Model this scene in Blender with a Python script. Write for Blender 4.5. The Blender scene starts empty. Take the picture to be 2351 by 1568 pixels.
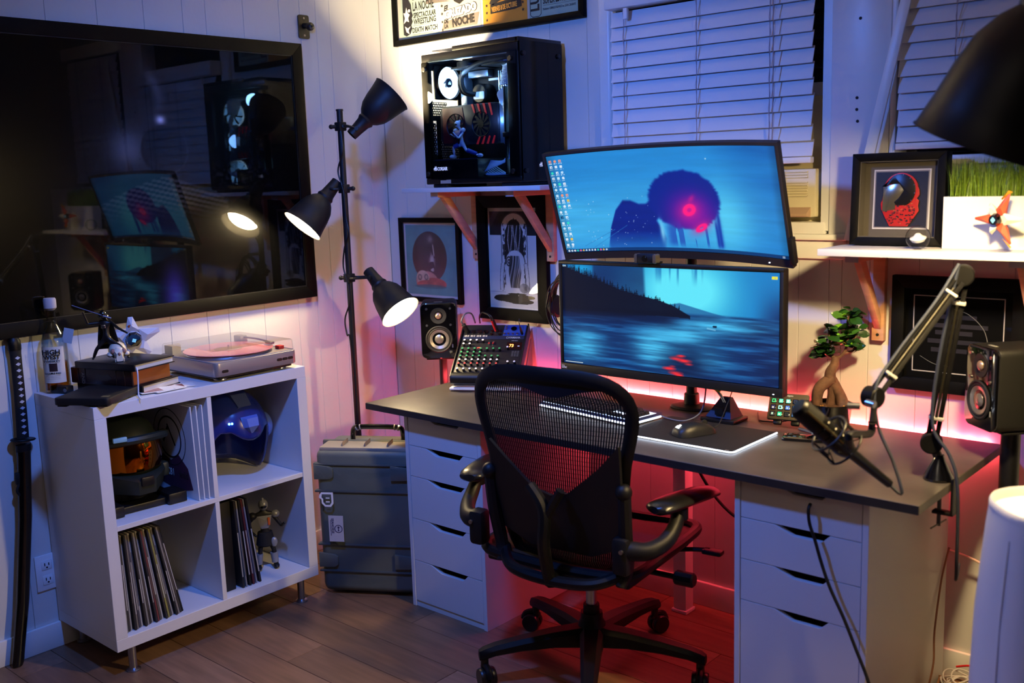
import bpy, bmesh, math, random
import numpy as np
from mathutils import Vector, Matrix, Quaternion
random.seed(7); RNG = np.random.RandomState(5)
SC = bpy.context.scene; COL = SC.collection
PI = math.pi
def lin(c): return c/12.92 if c <= .04045 else ((c+.055)/1.055)**2.4
def H(h, a=1.0):
    h = h.lstrip('#'); return tuple(lin(int(h[i:i+2], 16)/255) for i in (0, 2, 4))+(a,)
# ---------------------------------------------------------------- camera
cd = bpy.data.cameras.new('camera'); cam = bpy.data.objects.new('camera', cd); COL.objects.link(cam)
cd.sensor_width = 36; cd.lens = 2318.8*36/2351; cd.clip_start = .05
_y, _p, _r = .7255, .1627, -.0328
_f = Vector((-math.sin(_y)*math.cos(_p), math.cos(_y)*math.cos(_p), -math.sin(_p)))
_rt = Vector((math.cos(_y), math.sin(_y), 0)); _up = _rt.cross(_f)
_r2 = math.cos(_r)*_rt+math.sin(_r)*_up; _u2 = -math.sin(_r)*_rt+math.cos(_r)*_up
cam.matrix_world = Matrix(((_r2.x, _u2.x, -_f.x, 3.2514), (_r2.y, _u2.y, -_f.y, -2.9054), (_r2.z, _u2.z, -_f.z, 1.4928), (0, 0, 0, 1)))
cd.dof.use_dof = True; cd.dof.focus_distance = 3.4; cd.dof.aperture_fstop = 2.8
SC.camera = cam
# ---------------------------------------------------------------- world, exposure, lights
w = bpy.data.worlds.new('world'); SC.world = w; w.use_nodes = True
w.node_tree.nodes['Background'].inputs[0].default_value = (.10, .14, .35, 1)
w.node_tree.nodes['Background'].inputs[1].default_value = .02
vs = SC.view_settings; vs.view_transform = 'Standard'; vs.look = 'None'; vs.exposure = 0; vs.gamma = 1; vs.use_curve_mapping = False
SC.cycles.max_bounces = 7; SC.cycles.diffuse_bounces = 4; SC.cycles.glossy_bounces = 4; SC.cycles.transmission_bounces = 6
SC.cycles.transparent_max_bounces = 10; SC.cycles.sample_clamp_indirect = 3; SC.cycles.caustics_reflective = False; SC.cycles.caustics_refractive = False
def light(name, kind, loc, color, power, radius=.05, **kw):
    d = bpy.data.lights.new(name, kind); o = bpy.data.objects.new(name, d); COL.objects.link(o)
    o.location = loc; d.color = color[:3]; d.energy = power
    if kind in ('POINT', 'SPOT'): d.shadow_soft_size = radius
    for k, v in kw.items(): setattr(d, k, v)
    return o
BLUE_P = 125; HEAD_ES = (620, 190, 120); NEAR_ES = 1100; LED_S = 260
bl_ = light('blue_room_lamp', 'SPOT', (1.40, -1.62, 2.16), (.075, .235, 1.0), BLUE_P, .055, spot_size=math.radians(160), spot_blend=1)   # blue reflector bulb under the ceiling
bl_.rotation_euler = Vector((-.5, 1.02, -1.7)).to_track_quat('-Z', 'Y').to_euler()
up_ = light('added_ceiling_fill', 'AREA', (2.7, -3.3, 1.85), (1, .86, .70), 8, shape='DISK', size=.25)   # unseen fill added behind the viewer, bounced off the ceiling to lift the upper walls
up_.rotation_euler = (PI, 0, 0)
# ---------------------------------------------------------------- materials
MATS = {}
def mat(name, col, rough=.5, metal=0, coat=0, emit=None, es=0, trans=0, ior=1.45, bump=0, bscale=40, var=0, vscale=8, spec=.5, alpha=1, stretch=(1, 1, 1), sheen=0):
    if name in MATS: return MATS[name]
    m = bpy.data.materials.new(name); m.use_nodes = True; nt = m.node_tree; b = nt.nodes['Principled BSDF']
    col = H(col) if isinstance(col, str) else col
    b.inputs['Base Color'].default_value = col; b.inputs['Roughness'].default_value = rough; b.inputs['Metallic'].default_value = metal
    b.inputs['Coat Weight'].default_value = coat; b.inputs['Coat Roughness'].default_value = .05
    b.inputs['Transmission Weight'].default_value = trans; b.inputs['IOR'].default_value = ior
    b.inputs['Specular IOR Level'].default_value = spec; b.inputs['Alpha'].default_value = alpha
    if emit:
        b.inputs['Emission Color'].default_value = H(emit) if isinstance(emit, str) else emit; b.inputs['Emission Strength'].default_value = es
    if bump or var:
        tc = nt.nodes.new('ShaderNodeTexCoord'); mp = nt.nodes.new('ShaderNodeMapping'); mp.inputs['Scale'].default_value = stretch
        nt.links.new(tc.outputs['Object'], mp.inputs['Vector'])
    if bump:
        n = nt.nodes.new('ShaderNodeTexNoise'); n.inputs['Scale'].default_value = bscale; n.inputs['Detail'].default_value = 4
        bp = nt.nodes.new('ShaderNodeBump'); bp.inputs['Strength'].default_value = bump; bp.inputs['Distance'].default_value = .002
        nt.links.new(mp.outputs[0], n.inputs['Vector']); nt.links.new(n.outputs[0], bp.inputs['Height']); nt.links.new(bp.outputs[0], b.inputs['Normal'])
    if var:
        n = nt.nodes.new('ShaderNodeTexNoise'); n.inputs['Scale'].default_value = vscale; n.inputs['Detail'].default_value = 6
        r = nt.nodes.new('ShaderNodeMapRange'); r.inputs[1].default_value = .3; r.inputs[2].default_value = .7; r.inputs[3].default_value = 1-var; r.inputs[4].default_value = 1+var
        mx = nt.nodes.new('ShaderNodeVectorMath'); mx.operation = 'SCALE'; mx.inputs[0].default_value = col[:3]
        nt.links.new(mp.outputs[0], n.inputs['Vector']); nt.links.new(n.outputs[0], r.inputs[0]); nt.links.new(r.outputs[0], mx.inputs['Scale']); nt.links.new(mx.outputs[0], b.inputs['Base Color'])
    MATS[name] = m; return m
def attr_mat(name, emit=0, rough=.5, coat=0, spec=.5):
    if name in MATS: return MATS[name]
    m = bpy.data.materials.new(name); m.use_nodes = True; nt = m.node_tree; b = nt.nodes['Principled BSDF']
    a = nt.nodes.new('ShaderNodeAttribute'); a.attribute_name = 'Col'
    b.inputs['Roughness'].default_value = rough; b.inputs['Coat Weight'].default_value = coat; b.inputs['Specular IOR Level'].default_value = spec
    if emit:
        b.inputs['Base Color'].default_value = (.004, .004, .005, 1); nt.links.new(a.outputs[0], b.inputs['Emission Color']); b.inputs['Emission Strength'].default_value = emit
    else: nt.links.new(a.outputs[0], b.inputs['Base Color'])
    MATS[name] = m; return m
def thin_glass(name, tint=(1, 1, 1, 1), rough=.0, haze=0, edge=None):
    # a thin pane: clear, with a surface sheen that grows at grazing angles; haze adds a dusty, wide sheen
    if name in MATS: return MATS[name]
    m = bpy.data.materials.new(name); m.use_nodes = True; nt = m.node_tree; nt.nodes.remove(nt.nodes['Principled BSDF'])
    N = nt.nodes.new; L = nt.links.new
    t = N('ShaderNodeBsdfTransparent'); t.inputs[0].default_value = tint
    g = N('ShaderNodeBsdfGlossy'); g.inputs['Roughness'].default_value = rough
    w = N('ShaderNodeLayerWeight'); w.inputs[0].default_value = .5
    if edge is not None:   # glass looks denser where the line of sight runs along the wall
        r = N('ShaderNodeMath'); r.operation = 'POWER'; r.inputs[1].default_value = 2.2; L(w.outputs['Facing'], r.inputs[0]); c = N('ShaderNodeMixRGB'); L(r.outputs[0], c.inputs[0])
        c.inputs[1].default_value = tint; c.inputs[2].default_value = edge; L(c.outputs[0], t.inputs[0])
    p = N('ShaderNodeMath'); p.operation = 'POWER'; p.inputs[1].default_value = 4.5; L(w.outputs['Facing'], p.inputs[0])
    q = N('ShaderNodeMath'); q.operation = 'MULTIPLY_ADD'; q.inputs[1].default_value = .9; q.inputs[2].default_value = .034; L(p.outputs[0], q.inputs[0])
    mx = N('ShaderNodeMixShader'); L(q.outputs[0], mx.inputs[0]); L(t.outputs[0], mx.inputs[1]); L(g.outputs[0], mx.inputs[2]); out = mx
    if haze:
        g2 = N('ShaderNodeBsdfGlossy'); g2.inputs['Roughness'].default_value = .28; m2 = N('ShaderNodeMixShader'); m2.inputs[0].default_value = haze
        L(mx.outputs[0], m2.inputs[1]); L(g2.outputs[0], m2.inputs[2]); out = m2
    L(out.outputs[0], nt.nodes['Material Output'].inputs[0]); MATS[name] = m; return m
# ---------------------------------------------------------------- mesh helpers
class B:
    def __init__(s): s.b = bmesh.new()
    def _new(s, f):
        n = len(s.b.verts); f(); s.b.verts.ensure_lookup_table(); return s.b.verts[n:]
    def _tr(s, vs, M):
        if M is not None: bmesh.ops.transform(s.b, matrix=M, verts=vs)
    def box(s, x0, x1, y0, y1, z0, z1, bev=0, M=None, seg=2):
        t = bmesh.new(); bmesh.ops.create_cube(t, size=1)
        bmesh.ops.transform(t, matrix=Matrix.Translation(((x0+x1)/2, (y0+y1)/2, (z0+z1)/2)) @ Matrix.Diagonal((x1-x0, y1-y0, z1-z0, 1)), verts=t.verts)
        if bev: bmesh.ops.bevel(t, geom=t.edges[:], offset=bev, segments=seg, affect='EDGES', profile=.5)
        if M is not None: bmesh.ops.transform(t, matrix=M, verts=t.verts)
        s.merge(t); return s
    def merge(s, t):
        me = bpy.data.meshes.new('tmp'); t.to_mesh(me); t.free(); s.b.from_mesh(me); bpy.data.meshes.remove(me)
    def cbox(s, c, sz, bev=0, M=None, seg=2):
        return s.box(c[0]-sz[0]/2, c[0]+sz[0]/2, c[1]-sz[1]/2, c[1]+sz[1]/2, c[2]-sz[2]/2, c[2]+sz[2]/2, bev, M, seg)
    def lathe(s, prof, n=24, M=None, cap=True):
        v = []
        for r, z in prof:
            v.append([s.b.verts.new((r*math.cos(2*PI*i/n), r*math.sin(2*PI*i/n), z)) for i in range(n)] if r > 1e-6 else [s.b.verts.new((0, 0, z))])
        for a, c in zip(v, v[1:]):
            for i in range(n):
                j = (i+1) % n
                if len(a) == 1 and len(c) == 1: continue
                if len(a) == 1: s.b.faces.new((a[0], c[j], c[i]))
                elif len(c) == 1: s.b.faces.new((a[i], a[j], c[0]))
                else: s.b.faces.new((a[i], a[j], c[j], c[i]))
        if cap:
            if len(v[0]) > 1: s.b.faces.new(v[0][::-1])
            if len(v[-1]) > 1: s.b.faces.new(v[-1])
        s._tr([x for r in v for x in r], M); return s
    def cyl(s, p0, p1, r0, r1=None, n=16, bev=0):
        p0, p1 = Vector(p0), Vector(p1); r1 = r0 if r1 is None else r1; d = p1-p0; L = d.length
        pr = [(r0, 0), (r1, L)] if not bev else [(r0-bev, 0), (r0, bev), (r1, L-bev), (r1-bev, L)]
        return s.lathe(pr, n, Matrix.Translation(p0) @ d.to_track_quat('Z', 'Y').to_matrix().to_4x4())
    def tube(s, pts, r, n=8, smooth=6, closed=False):
        P = [Vector(p) for p in pts]
        if smooth and len(P) > 2:
            Q = []; m = len(P)
            rng = range(m if closed else m-1)
            for i in rng:
                if closed: a, b, c, d = P[i-1], P[i], P[(i+1) % m], P[(i+2) % m]
                else: a, b, c, d = P[max(i-1, 0)], P[i], P[i+1], P[min(i+2, m-1)]
                for k in range(smooth):
                    t = k/smooth; Q.append(.5*((2*b)+(c-a)*t+(2*a-5*b+4*c-d)*t*t+(3*b-a-3*c+d)*t**3))
            if not closed: Q.append(P[-1])
            P = Q
        R = r if callable(r) else (lambda t: r)
        m = len(P); rings = []; up = None
        for i, p in enumerate(P):
            d = (P[(i+1) % m]-P[i-1]) if closed else (P[min(i+1, m-1)]-P[max(i-1, 0)])
            d = d.normalized() if d.length > 1e-9 else Vector((0, 0, 1))
            if up is None: up = d.orthogonal().normalized()
            up = (up-d*up.dot(d)); up = up.normalized() if up.length > 1e-6 else d.orthogonal().normalized()
            sd = d.cross(up); rr = R(i/max(m-1, 1))
            rings.append([s.b.verts.new(p+rr*(math.cos(2*PI*k/n)*up+math.sin(2*PI*k/n)*sd)) for k in range(n)])
        for i in range(m if closed else m-1):
            a, c = rings[i], rings[(i+1) % m]
            for k in range(n): s.b.faces.new((a[k], a[(k+1) % n], c[(k+1) % n], c[k]))
        if not closed: s.b.faces.new(rings[0][::-1]); s.b.faces.new(rings[-1])
        return s
    def prism(s, pts, z0, z1, M=None, bev=0):
        t = bmesh.new(); a = [t.verts.new((x, y, z0)) for x, y in pts]; c = [t.verts.new((x, y, z1)) for x, y in pts]; n = len(pts)
        t.faces.new(a[::-1]); t.faces.new(c)
        for i in range(n): t.faces.new((a[i], a[(i+1) % n], c[(i+1) % n], c[i]))
        bmesh.ops.recalc_face_normals(t, faces=t.faces[:])
        if bev: bmesh.ops.bevel(t, geom=t.edges[:], offset=bev, segments=2, affect='EDGES', profile=.5)
        if M is not None: bmesh.ops.transform(t, matrix=M, verts=t.verts)
        s.merge(t); return s
    def sph(s, c, r, u=20, v=12, M=None):
        r = (r, r, r) if not hasattr(r, '__len__') else r
        T = Matrix.Translation(c) @ Matrix.Diagonal((*r, 1)); T = T if M is None else M @ T
        t = bmesh.new(); bmesh.ops.create_uvsphere(t, u_segments=u, v_segments=v, radius=1); bmesh.ops.transform(t, matrix=T, verts=t.verts); s.merge(t); return s
    def poly(s, pts): s.b.faces.new([s.b.verts.new(p) for p in pts]); return s
    def hull(s, pts):
        t = bmesh.new(); [t.verts.new(p) for p in pts]; r = bmesh.ops.convex_hull(t, input=t.verts[:]); 
        bmesh.ops.delete(t, geom=[g for g in r['geom_interior'] if isinstance(g, bmesh.types.BMVert)], context='VERTS'); s.merge(t); return s
    def loft(s, rings, cap=True, closed=True):
        V = [[s.b.verts.new(p) for p in r] for r in rings]; n = len(V[0])
        for a, c in zip(V, V[1:]):
            for i in range(n if closed else n-1): s.b.faces.new((a[i], a[(i+1) % n], c[(i+1) % n], c[i]))
        if cap: s.b.faces.new(V[0][::-1]); s.b.faces.new(V[-1])
        return s
def rrect(w, h, r, n=5, cx=0, cy=0):
    o = []
    for (sx, sy, a0) in ((1, 1, 0), (-1, 1, 90), (-1, -1, 180), (1, -1, 270)):
        for k in range(n+1):
            a = math.radians(a0+90*k/n); o.append((cx+sx*(w/2-r)+r*math.cos(a), cy+sy*(h/2-r)+r*math.sin(a)))
    return o
def obj(name, bm, m, parent=None, smooth=True, ang=35, loc=None, kind=None):
    me = bpy.data.meshes.new(name)
    b = bm.b if isinstance(bm, B) else bm
    bmesh.ops.recalc_face_normals(b, faces=b.faces[:]); b.to_mesh(me); b.free()
    if m is not None:
        for x in (m if isinstance(m, (list, tuple)) else [m]): me.materials.append(x)
    if smooth:
        me.polygons.foreach_set('use_smooth', [True]*len(me.polygons)); me.set_sharp_from_angle(angle=math.radians(ang))
    o = bpy.data.objects.new(name, me); COL.objects.link(o)
    if parent is not None: o.parent = parent
    if loc: o.location = loc
    if kind: o['kind'] = kind
    return o
def thing(name, label, cat, loc=(0, 0, 0), rz=0, group=None, rot=None):
    o = bpy.data.objects.new(name, None); COL.objects.link(o); o.empty_display_size = .05; o.location = loc
    o.rotation_euler = rot if rot else (0, 0, rz); o['label'] = label; o['category'] = cat
    if group: o['group'] = group
    return o
def tag(o, label, cat, group=None):
    o['label'] = label; o['category'] = cat
    if group: o['group'] = group
    return o
def dup(o, parent=None):
    c = o.copy(); COL.objects.link(c)
    if parent is not None: c.parent = parent
    for ch in o.children: dup(ch, c)
    return c
def text(s, parent, loc, size, m, rot=(PI/2, 0, 0), align='LEFT', sx=1, off=0, ex=.0002, name='lettering', shear=0):
    cu = bpy.data.curves.new(name, 'FONT'); cu.body = s; cu.size = size; cu.align_x = align; cu.extrude = ex; cu.offset = off; cu.resolution_u = 2; cu.shear = shear
    t = bpy.data.objects.new('tmp_text', cu); COL.objects.link(t); me = bpy.data.meshes.new_from_object(t.evaluated_get(bpy.context.evaluated_depsgraph_get()))
    bpy.data.objects.remove(t); bpy.data.curves.remove(cu); me.name = name; me.materials.clear(); me.materials.append(m)
    o = bpy.data.objects.new(name, me); COL.objects.link(o); o.parent = parent; o.location = loc; o.rotation_euler = rot; o.scale = (sx, 1, 1); return o
def sheet(name, nx, ny, pos, colf, m, parent=None, loc=None):
    # a printed or lit surface: a fine grid whose colour comes from a function of (u, v)
    u, v = np.meshgrid(np.linspace(0, 1, nx), np.linspace(0, 1, ny)); P = np.stack(pos(u, v), -1).reshape(-1, 3)
    idx = np.arange(nx*ny).reshape(ny, nx); F = np.stack([idx[:-1, :-1], idx[:-1, 1:], idx[1:, 1:], idx[1:, :-1]], -1).reshape(-1, 4)
    me = bpy.data.meshes.new(name); me.vertices.add(len(P)); me.vertices.foreach_set('co', P.astype('f').ravel())
    me.loops.add(F.size); me.loops.foreach_set('vertex_index', F.astype('i').ravel()); me.polygons.add(len(F)); me.polygons.foreach_set('loop_start', np.arange(0, F.size, 4, dtype='i'))
    me.update(); me.validate()
    c = np.clip(np.asarray(colf(u, v), float), 0, None); c = np.where(c <= .04045, c/12.92, ((c+.055)/1.055)**2.4).reshape(-1, 3)
    a = me.color_attributes.new('Col', 'FLOAT_COLOR', 'POINT'); a.data.foreach_set('color', np.concatenate([c, np.ones((len(c), 1))], 1).astype('f').ravel())
    me.materials.append(m); me.polygons.foreach_set('use_smooth', [True]*len(me.polygons))
    o = bpy.data.objects.new(name, me); COL.objects.link(o); o.parent = parent
    if loc: o.location = loc
    return o
def vn(x, y, seed=0):
    r = np.random.RandomState(seed).rand(64, 64); xi = np.floor(x).astype(int); yi = np.floor(y).astype(int); fx = x-xi; fy = y-yi; fx = fx*fx*(3-2*fx); fy = fy*fy*(3-2*fy)
    g = lambda a, b: r[a % 64, b % 64]
    return (g(xi, yi)*(1-fx)+g(xi+1, yi)*fx)*(1-fy)+(g(xi, yi+1)*(1-fx)+g(xi+1, yi+1)*fx)*fy
def fbm(x, y, seed=0, o=4): return sum(vn(x*2**k, y*2**k, seed+k)/2**(k+1) for k in range(o))
def sstep(a, b, x): t = np.clip((x-a)/(b-a), 0, 1); return t*t*(3-2*t)
def hx(h): h = h.lstrip('#'); return np.array([int(h[i:i+2], 16)/255 for i in (0, 2, 4)])
def mixc(a, b, t): return a*(1-t[..., None])+b*t[..., None]
def aim(loc, d): return Matrix.Translation(loc) @ Vector(d).to_track_quat('Z', 'Y').to_matrix().to_4x4()
# ================================================================ materials in use
WALL = mat('wall_paint', '#d2d2d0', .42, bump=.25, bscale=60, spec=.4)
TRIM = mat('trim_paint', '#e2e2e0', .35, bump=.2, bscale=45)
BLK = mat('black_plastic', '#0d0d0f', .42)
BLKM = mat('black_matte', '#0b0b0d', .7)
BLKG = mat('black_gloss', '#060608', .08, coat=1)
FRAME = mat('black_frame_wood', '#050505', .55, spec=.1)
WHITE = mat('white_laminate', '#d8d8da', .35)
WHP = mat('white_plastic', '#e6e6e8', .35)
STEEL = mat('brushed_steel', '#b5b5b8', .28, 1)
CHROME = mat('chrome', '#d8d8da', .1, 1)
DKM = mat('dark_lamp_metal', '#17191d', .5, .3)
PINE = mat('pine_wood', '#c99a78', .5, var=.12, vscale=6, stretch=(1, 1, 12))
INNER = mat('shade_inner_white', '#f2eee2', .6)
BULB = [mat('lamp_bulb_%d' % k, '#ffffff', .4, emit=(1, .76, .40, 1), es=HEAD_ES[k]) for k in range(3)]
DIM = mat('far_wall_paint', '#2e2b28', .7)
LEDW = mat('led_white', '#ffffff', .4, emit=(.72, .82, 1, 1), es=5)
RED = mat('red_plastic', '#c02020', .4)
PAPER = mat('paper_white', '#e6e4dd', .7)
CABLE = mat('cable_black', '#0c0c0e', .5)
CABG = mat('cable_grey', '#585d6e', .5)
GLASS = thin_glass('clear_pane')
INK = mat('ink_black', '#191613', .7)
INKW = mat('ink_white', '#eeece6', .7)
# ================================================================ room
fl = B().box(-.1, 4.6, -4.4, .1, -.06, -.013)
floor = obj('floor', fl, mat('floor_base', '#1c130d', .8), kind='structure')
planks = [mat('oak_laminate_%d' % i, c, .38, var=.22, vscale=3.2, stretch=(1.2, 14, 1), bump=.12, bscale=20) for i, c in enumerate(('#7a5b46', '#6d513e', '#846550', '#735641'))]
pmesh = []
for k in range(4):
    o = obj('plank', B().box(0, 1.2985, 0, .1435, -.012, 0, .001, seg=1), planks[k], floor, smooth=False); pmesh.append(o.data)
    if k: bpy.data.objects.remove(o)
    else: first = o
for r in range(16):
    for c in range(-1, 4):
        x = c*1.3-((r*.47) % 1.3)+.1; y = -.145*(r+1)
        if x > 3.1 or x < -1.3: continue
        if first: o = first; first = None
        else: o = bpy.data.objects.new('plank', pmesh[(r*3+c*5) % 4]); COL.objects.link(o); o.parent = floor
        o.data = pmesh[(r*3+c*5+7) % 4]
        if x < 0:   # first board of the row is cut at the wall
            o.scale.x = (1.3+x-.004)/1.3; x = .004
        o.location = (x, y, 0)
ceil_ = obj('ceiling', B().box(-.1, 4.6, -4.4, .1, 2.5, 2.56), mat('ceiling_white', '#e6e4df', .6), kind='structure')
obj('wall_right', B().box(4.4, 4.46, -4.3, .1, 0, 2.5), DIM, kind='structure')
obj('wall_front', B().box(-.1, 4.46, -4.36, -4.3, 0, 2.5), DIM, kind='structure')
wl = obj('wall_left', B().box(-.1, -.006, -4.3, .1, -.02, 2.5), mat('groove_shadow', '#a8a5a0', .8), kind='structure')
wb = B()
for x0, x1, z0, z1 in ((0, 1.18, -.02, 2.5), (1.95, 2.15, -.02, 2.5), (2.75, 4.4, -.02, 2.5), (1.18, 1.95, -.02, 1.30), (2.15, 2.75, -.02, 1.50), (1.18, 2.75, 2.3, 2.5)): wb.box(x0, x1, .006, .1, z0, z1)
wall_back = obj('wall_back', wb, mat('groove_shadow', '#a8a5a0', .8), kind='structure')
def panel(par, x0, x1, z0, z1, axis):
    b = B()
    if axis == 'y': b.box(x0+.0005, x1-.0005, 0, .008, z0, z1, .0010, seg=1)
    else: b.box(-.008, 0, x0+.0005, x1-.0005, z0, z1, .0010, seg=1)
    return obj('panel', b, WALL, par, smooth=False)
ys = [0, -.085, -.26, -.328, -.405, -.501, -.66, -.817, -.908, -1.055, -1.22, -1.39, -1.54, -1.63, -1.80, -1.90, -2.1, -2.25, -2.5]
for a, c in zip(ys[1:], ys): panel(wl, a, c, .0, 2.5, 'x')
xs = [0, .115, .231, .40, .50, .698, .80, .902, 1.068, 1.13]
for a, c in zip(xs, xs[1:]): panel(wall_back, a, c, 0, 2.5, 'y')
for a, c in zip([1.13, 1.216, 1.311, 1.405, 1.57, 1.70, 1.862, 1.96], [1.216, 1.311, 1.405, 1.57, 1.70, 1.862, 1.96, 2.0]): panel(wall_back, a, c, 0, 1.28, 'y')
for a, c in zip([2.0, 2.084, 2.227, 2.32, 2.48, 2.56, 2.72, 2.9], [2.084, 2.227, 2.32, 2.48, 2.56, 2.72, 2.9, 3.2]): panel(wall_back, a, c, 0, 1.28 if c < 2.1 else 1.5, 'y')
# dark specks and screw holes in the boards are real little holes with plugs
bs = obj('baseboard_left', B().box(0, .014, -2.5, -.02, 0, .085, .003), TRIM, kind='structure')
obj('baseboard_back', B().box(.02, 3.2, -.014, 0, 0, .085, .003), TRIM, kind='structure')
# wide boards beside and between the windows
obj('trim_1', B().box(1.125, 1.18, -.02, .008, 1.28, 2.45, .014, seg=4), TRIM, kind='structure')
b = B().box(1.962, 2.135, -.016, .008, 1.28, 2.45, .003)
t2 = obj('trim_2', b, TRIM, kind='structure')
holes = B()
for px, pz in ((2.041, 1.681), (2.041, 1.648), (2.044, 1.615), (2.046, 1.90)): holes.cyl((px, -.0172, pz), (px, -.0155, pz), .0045, n=10)
obj('screw_hole', holes, BLKM, t2)
obj('trim_3', B().box(1.10, 2.02, -.03, .004, 1.272, 1.29, .004).box(1.11, 2.01, -.014, .004, 1.215, 1.272, .003), TRIM, kind='structure')
# window 1 : recess, sash, dark panes above, painted board below
w1 = obj('window_1', B().box(1.18, 1.20, -.012, .09, 1.30, 2.3).box(1.936, 1.962, -.012, .09, 1.30, 2.3).box(1.18, 1.95, -.02, .09, 1.29, 1.325, .003).box(1.2, 1.936, .055, .075, 1.70, 1.74), TRIM, kind='structure')
obj('pane', B().box(1.2, 1.936, .066, .07, 1.74, 2.3), mat('night_glass', '#05070c', .05, coat=.5), w1)
obj('infill_board', B().box(1.2, 1.936, .045, .075, 1.325, 1.70), mat('cream_board', '#d8cda6', .5), w1)
CREAM = mat('cream_plastic', '#d9cfae', .45)
ac = thing('window_air_conditioner', 'cream window air conditioner with fine louvres below the blind', 'air conditioner', (1.56, .04, 1.34))
obj('housing', B().box(-.33, .36, -.055, .01, 0, .145, .006), CREAM, ac)
for k in range(3): obj('louvre', B().box(-.315, .335, -.060, -.052, .118+k*.008, .1225+k*.008, .001), CREAM, ac)
for k in range(6): obj('louvre', B().box(-.315, .335, -.060, -.052, .062+k*.008, .0665+k*.008, .001), CREAM, ac)
obj('lower_lip', B().prism([(-.055, .03), (-.085, .012), (-.085, .004), (-.055, .0)], -.32, .345, Matrix(((0, 0, 1, 0), (1, 0, 0, 0), (0, 1, 0, 0), (0, 0, 0, 1)))), mat('lip_pinkish_beige', '#b89a80', .5), ac)
obj('latch', B().cyl((.0, -.062, .05), (0, -.055, .05), .006, n=12), CREAM, ac)
# blinds: each slat a piece of its own
SLAT = mat('blind_slat', '#dadade', .45)
def blind(name, label, x0, x1, ztop, zbot, cords, y, tilt=62):
    t = thing(name, label, 'window blind', ((x0+x1)/2, y, ztop))
    hw = (x1-x0)/2; pitch = .0445; n = int((ztop-zbot)/pitch)
    obj('headrail', B().box(-hw-.01, hw+.01, -.03, .03, .008, .075, .004), TRIM, t)
    sb = obj('slat', B().box(-hw, hw, -.0255, .0255, -.0014, .0014, .0008, seg=1), SLAT, t); sb.location = (0, 0, -.024); sb.rotation_euler = (math.radians(tilt), 0, 0)
    for k in range(1, n):
        o = sb.copy(); COL.objects.link(o); o.location = (random.uniform(-.003, .003), 0, -.024-k*pitch); o.rotation_euler = (math.radians(tilt+random.uniform(-2, 2)), 0, random.uniform(-.002, .002))
    obj('bottom_rail', B().box(-hw, hw, -.012, .012, -n*pitch-.024, -n*pitch-.006, .003), SLAT, t)
    for c in cords:
        z = 0; p = []
        for k in range(n+1): p += [(c-(x0+x1)/2, -.016, -k*pitch+.004)]
        obj('ladder_cord', B().tube(p, .0013, 5, 1).tube([(a+.006*(i % 2), -.0225, b) for i, (a, _, b) in enumerate(p)], .0008, 4, 1), mat('cord_beige', '#9a93a0', .8), t)
    return t
bl1 = blind('venetian_blind', 'white slatted blind in the window behind the curved upper monitor', 1.205, 1.922, 2.015, 1.485, (1.265, 1.54, 1.79), -.045, 75)
obj('tilt_cord', B().tube([(.245, -.034, .01), (.247, -.034, -.3), (.244, -.034, -.58)], .0016, 6), mat('cord_beige', '#9a93a0', .8), bl1)
obj('cord_clip', B().box(-.29, -.275, -.032, -.02, -.03, .005, .002), WHP, bl1)
w2 = obj('window_2', B().box(2.138, 2.156, -.022, .09, 1.50, 2.4, .004).box(2.138, 2.75, -.02, .09, 1.485, 1.51, .003), TRIM, kind='structure')
obj('pane', B().box(2.15, 2.75, .066, .07, 1.50, 2.4), mat('night_glass', '#05070c', .05), w2)
blind('venetian_blind', 'white slatted blind partly hidden behind the big black lamp shade', 2.165, 2.74, 2.22, 1.525, (2.32, 2.60), -.035, 75)
st = obj('white_wooden_slat', B().box(-.015, .015, -.004, .004, 0, .92, .002, M=Matrix.Translation((2.045, -.060, 1.275)) @ Matrix.Rotation(math.radians(12.5), 4, 'Y')), TRIM)
tag(st, 'thin white wooden strip leaning diagonally in front of the window blind', 'wooden strip')
# outlet low on the left wall
ou = thing('wall_outlet', 'white double power outlet on the wall behind the black sword', 'power outlet', (.001, -1.575, .262))
obj('cover_plate', B().box(0, .005, -.036, .036, -.06, .06, .002), WHP, ou)
for s in (-1, 1):
    f = obj('socket', B().box(.004, .0075, -.017, .017, s*.025-.015, s*.025+.015, .003), WHP, ou)
    obj('slot', B().box(.0074, .0079, -.008, -.005, s*.025-.002, s*.025+.008).box(.0074, .0079, .005, .008, s*.025-.002, s*.025+.007).cyl((.0074, 0, s*.025-.008), (.0079, 0, s*.025-.008), .003, n=10), BLKM, f)
# little ball-mount bracket high on the left wall
mb = thing('camera_mount', 'small black wall bracket with ball joint above the big framed picture', 'wall mount', (.001, -.392, 2.083))
obj('plate', B().prism(rrect(.05, .088, .008), 0, .006, Matrix(((0, 0, 1, 0), (1, 0, 0, 0), (0, 1, 0, 0), (0, 0, 0, 1)))), BLK, mb)
obj('ball_joint', B().cyl((.006, 0, .004), (.03, .004, .0), .011).sph((.036, .006, -.002), .016), BLK, mb)
obj('screw', B().cyl((.006, 0, .032), (.008, 0, .032), .004, n=10).cyl((.006, 0, -.032), (.008, 0, -.032), .004, n=10), STEEL, mb)
obj('stud', B().cyl((.045, .0, -.006), (.06, -.01, -.012), .004, n=10), STEEL, mb)
MXZ = Matrix(((1, 0, 0, 0), (0, 0, 1, 0), (0, 1, 0, 0), (0, 0, 0, 1)))   # (x, z) outline pushed along y
MYZ = Matrix(((0, 0, 1, 0), (1, 0, 0, 0), (0, 1, 0, 0), (0, 0, 0, 1)))   # (y, z) outline pushed along x
T = Matrix.Translation
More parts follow.
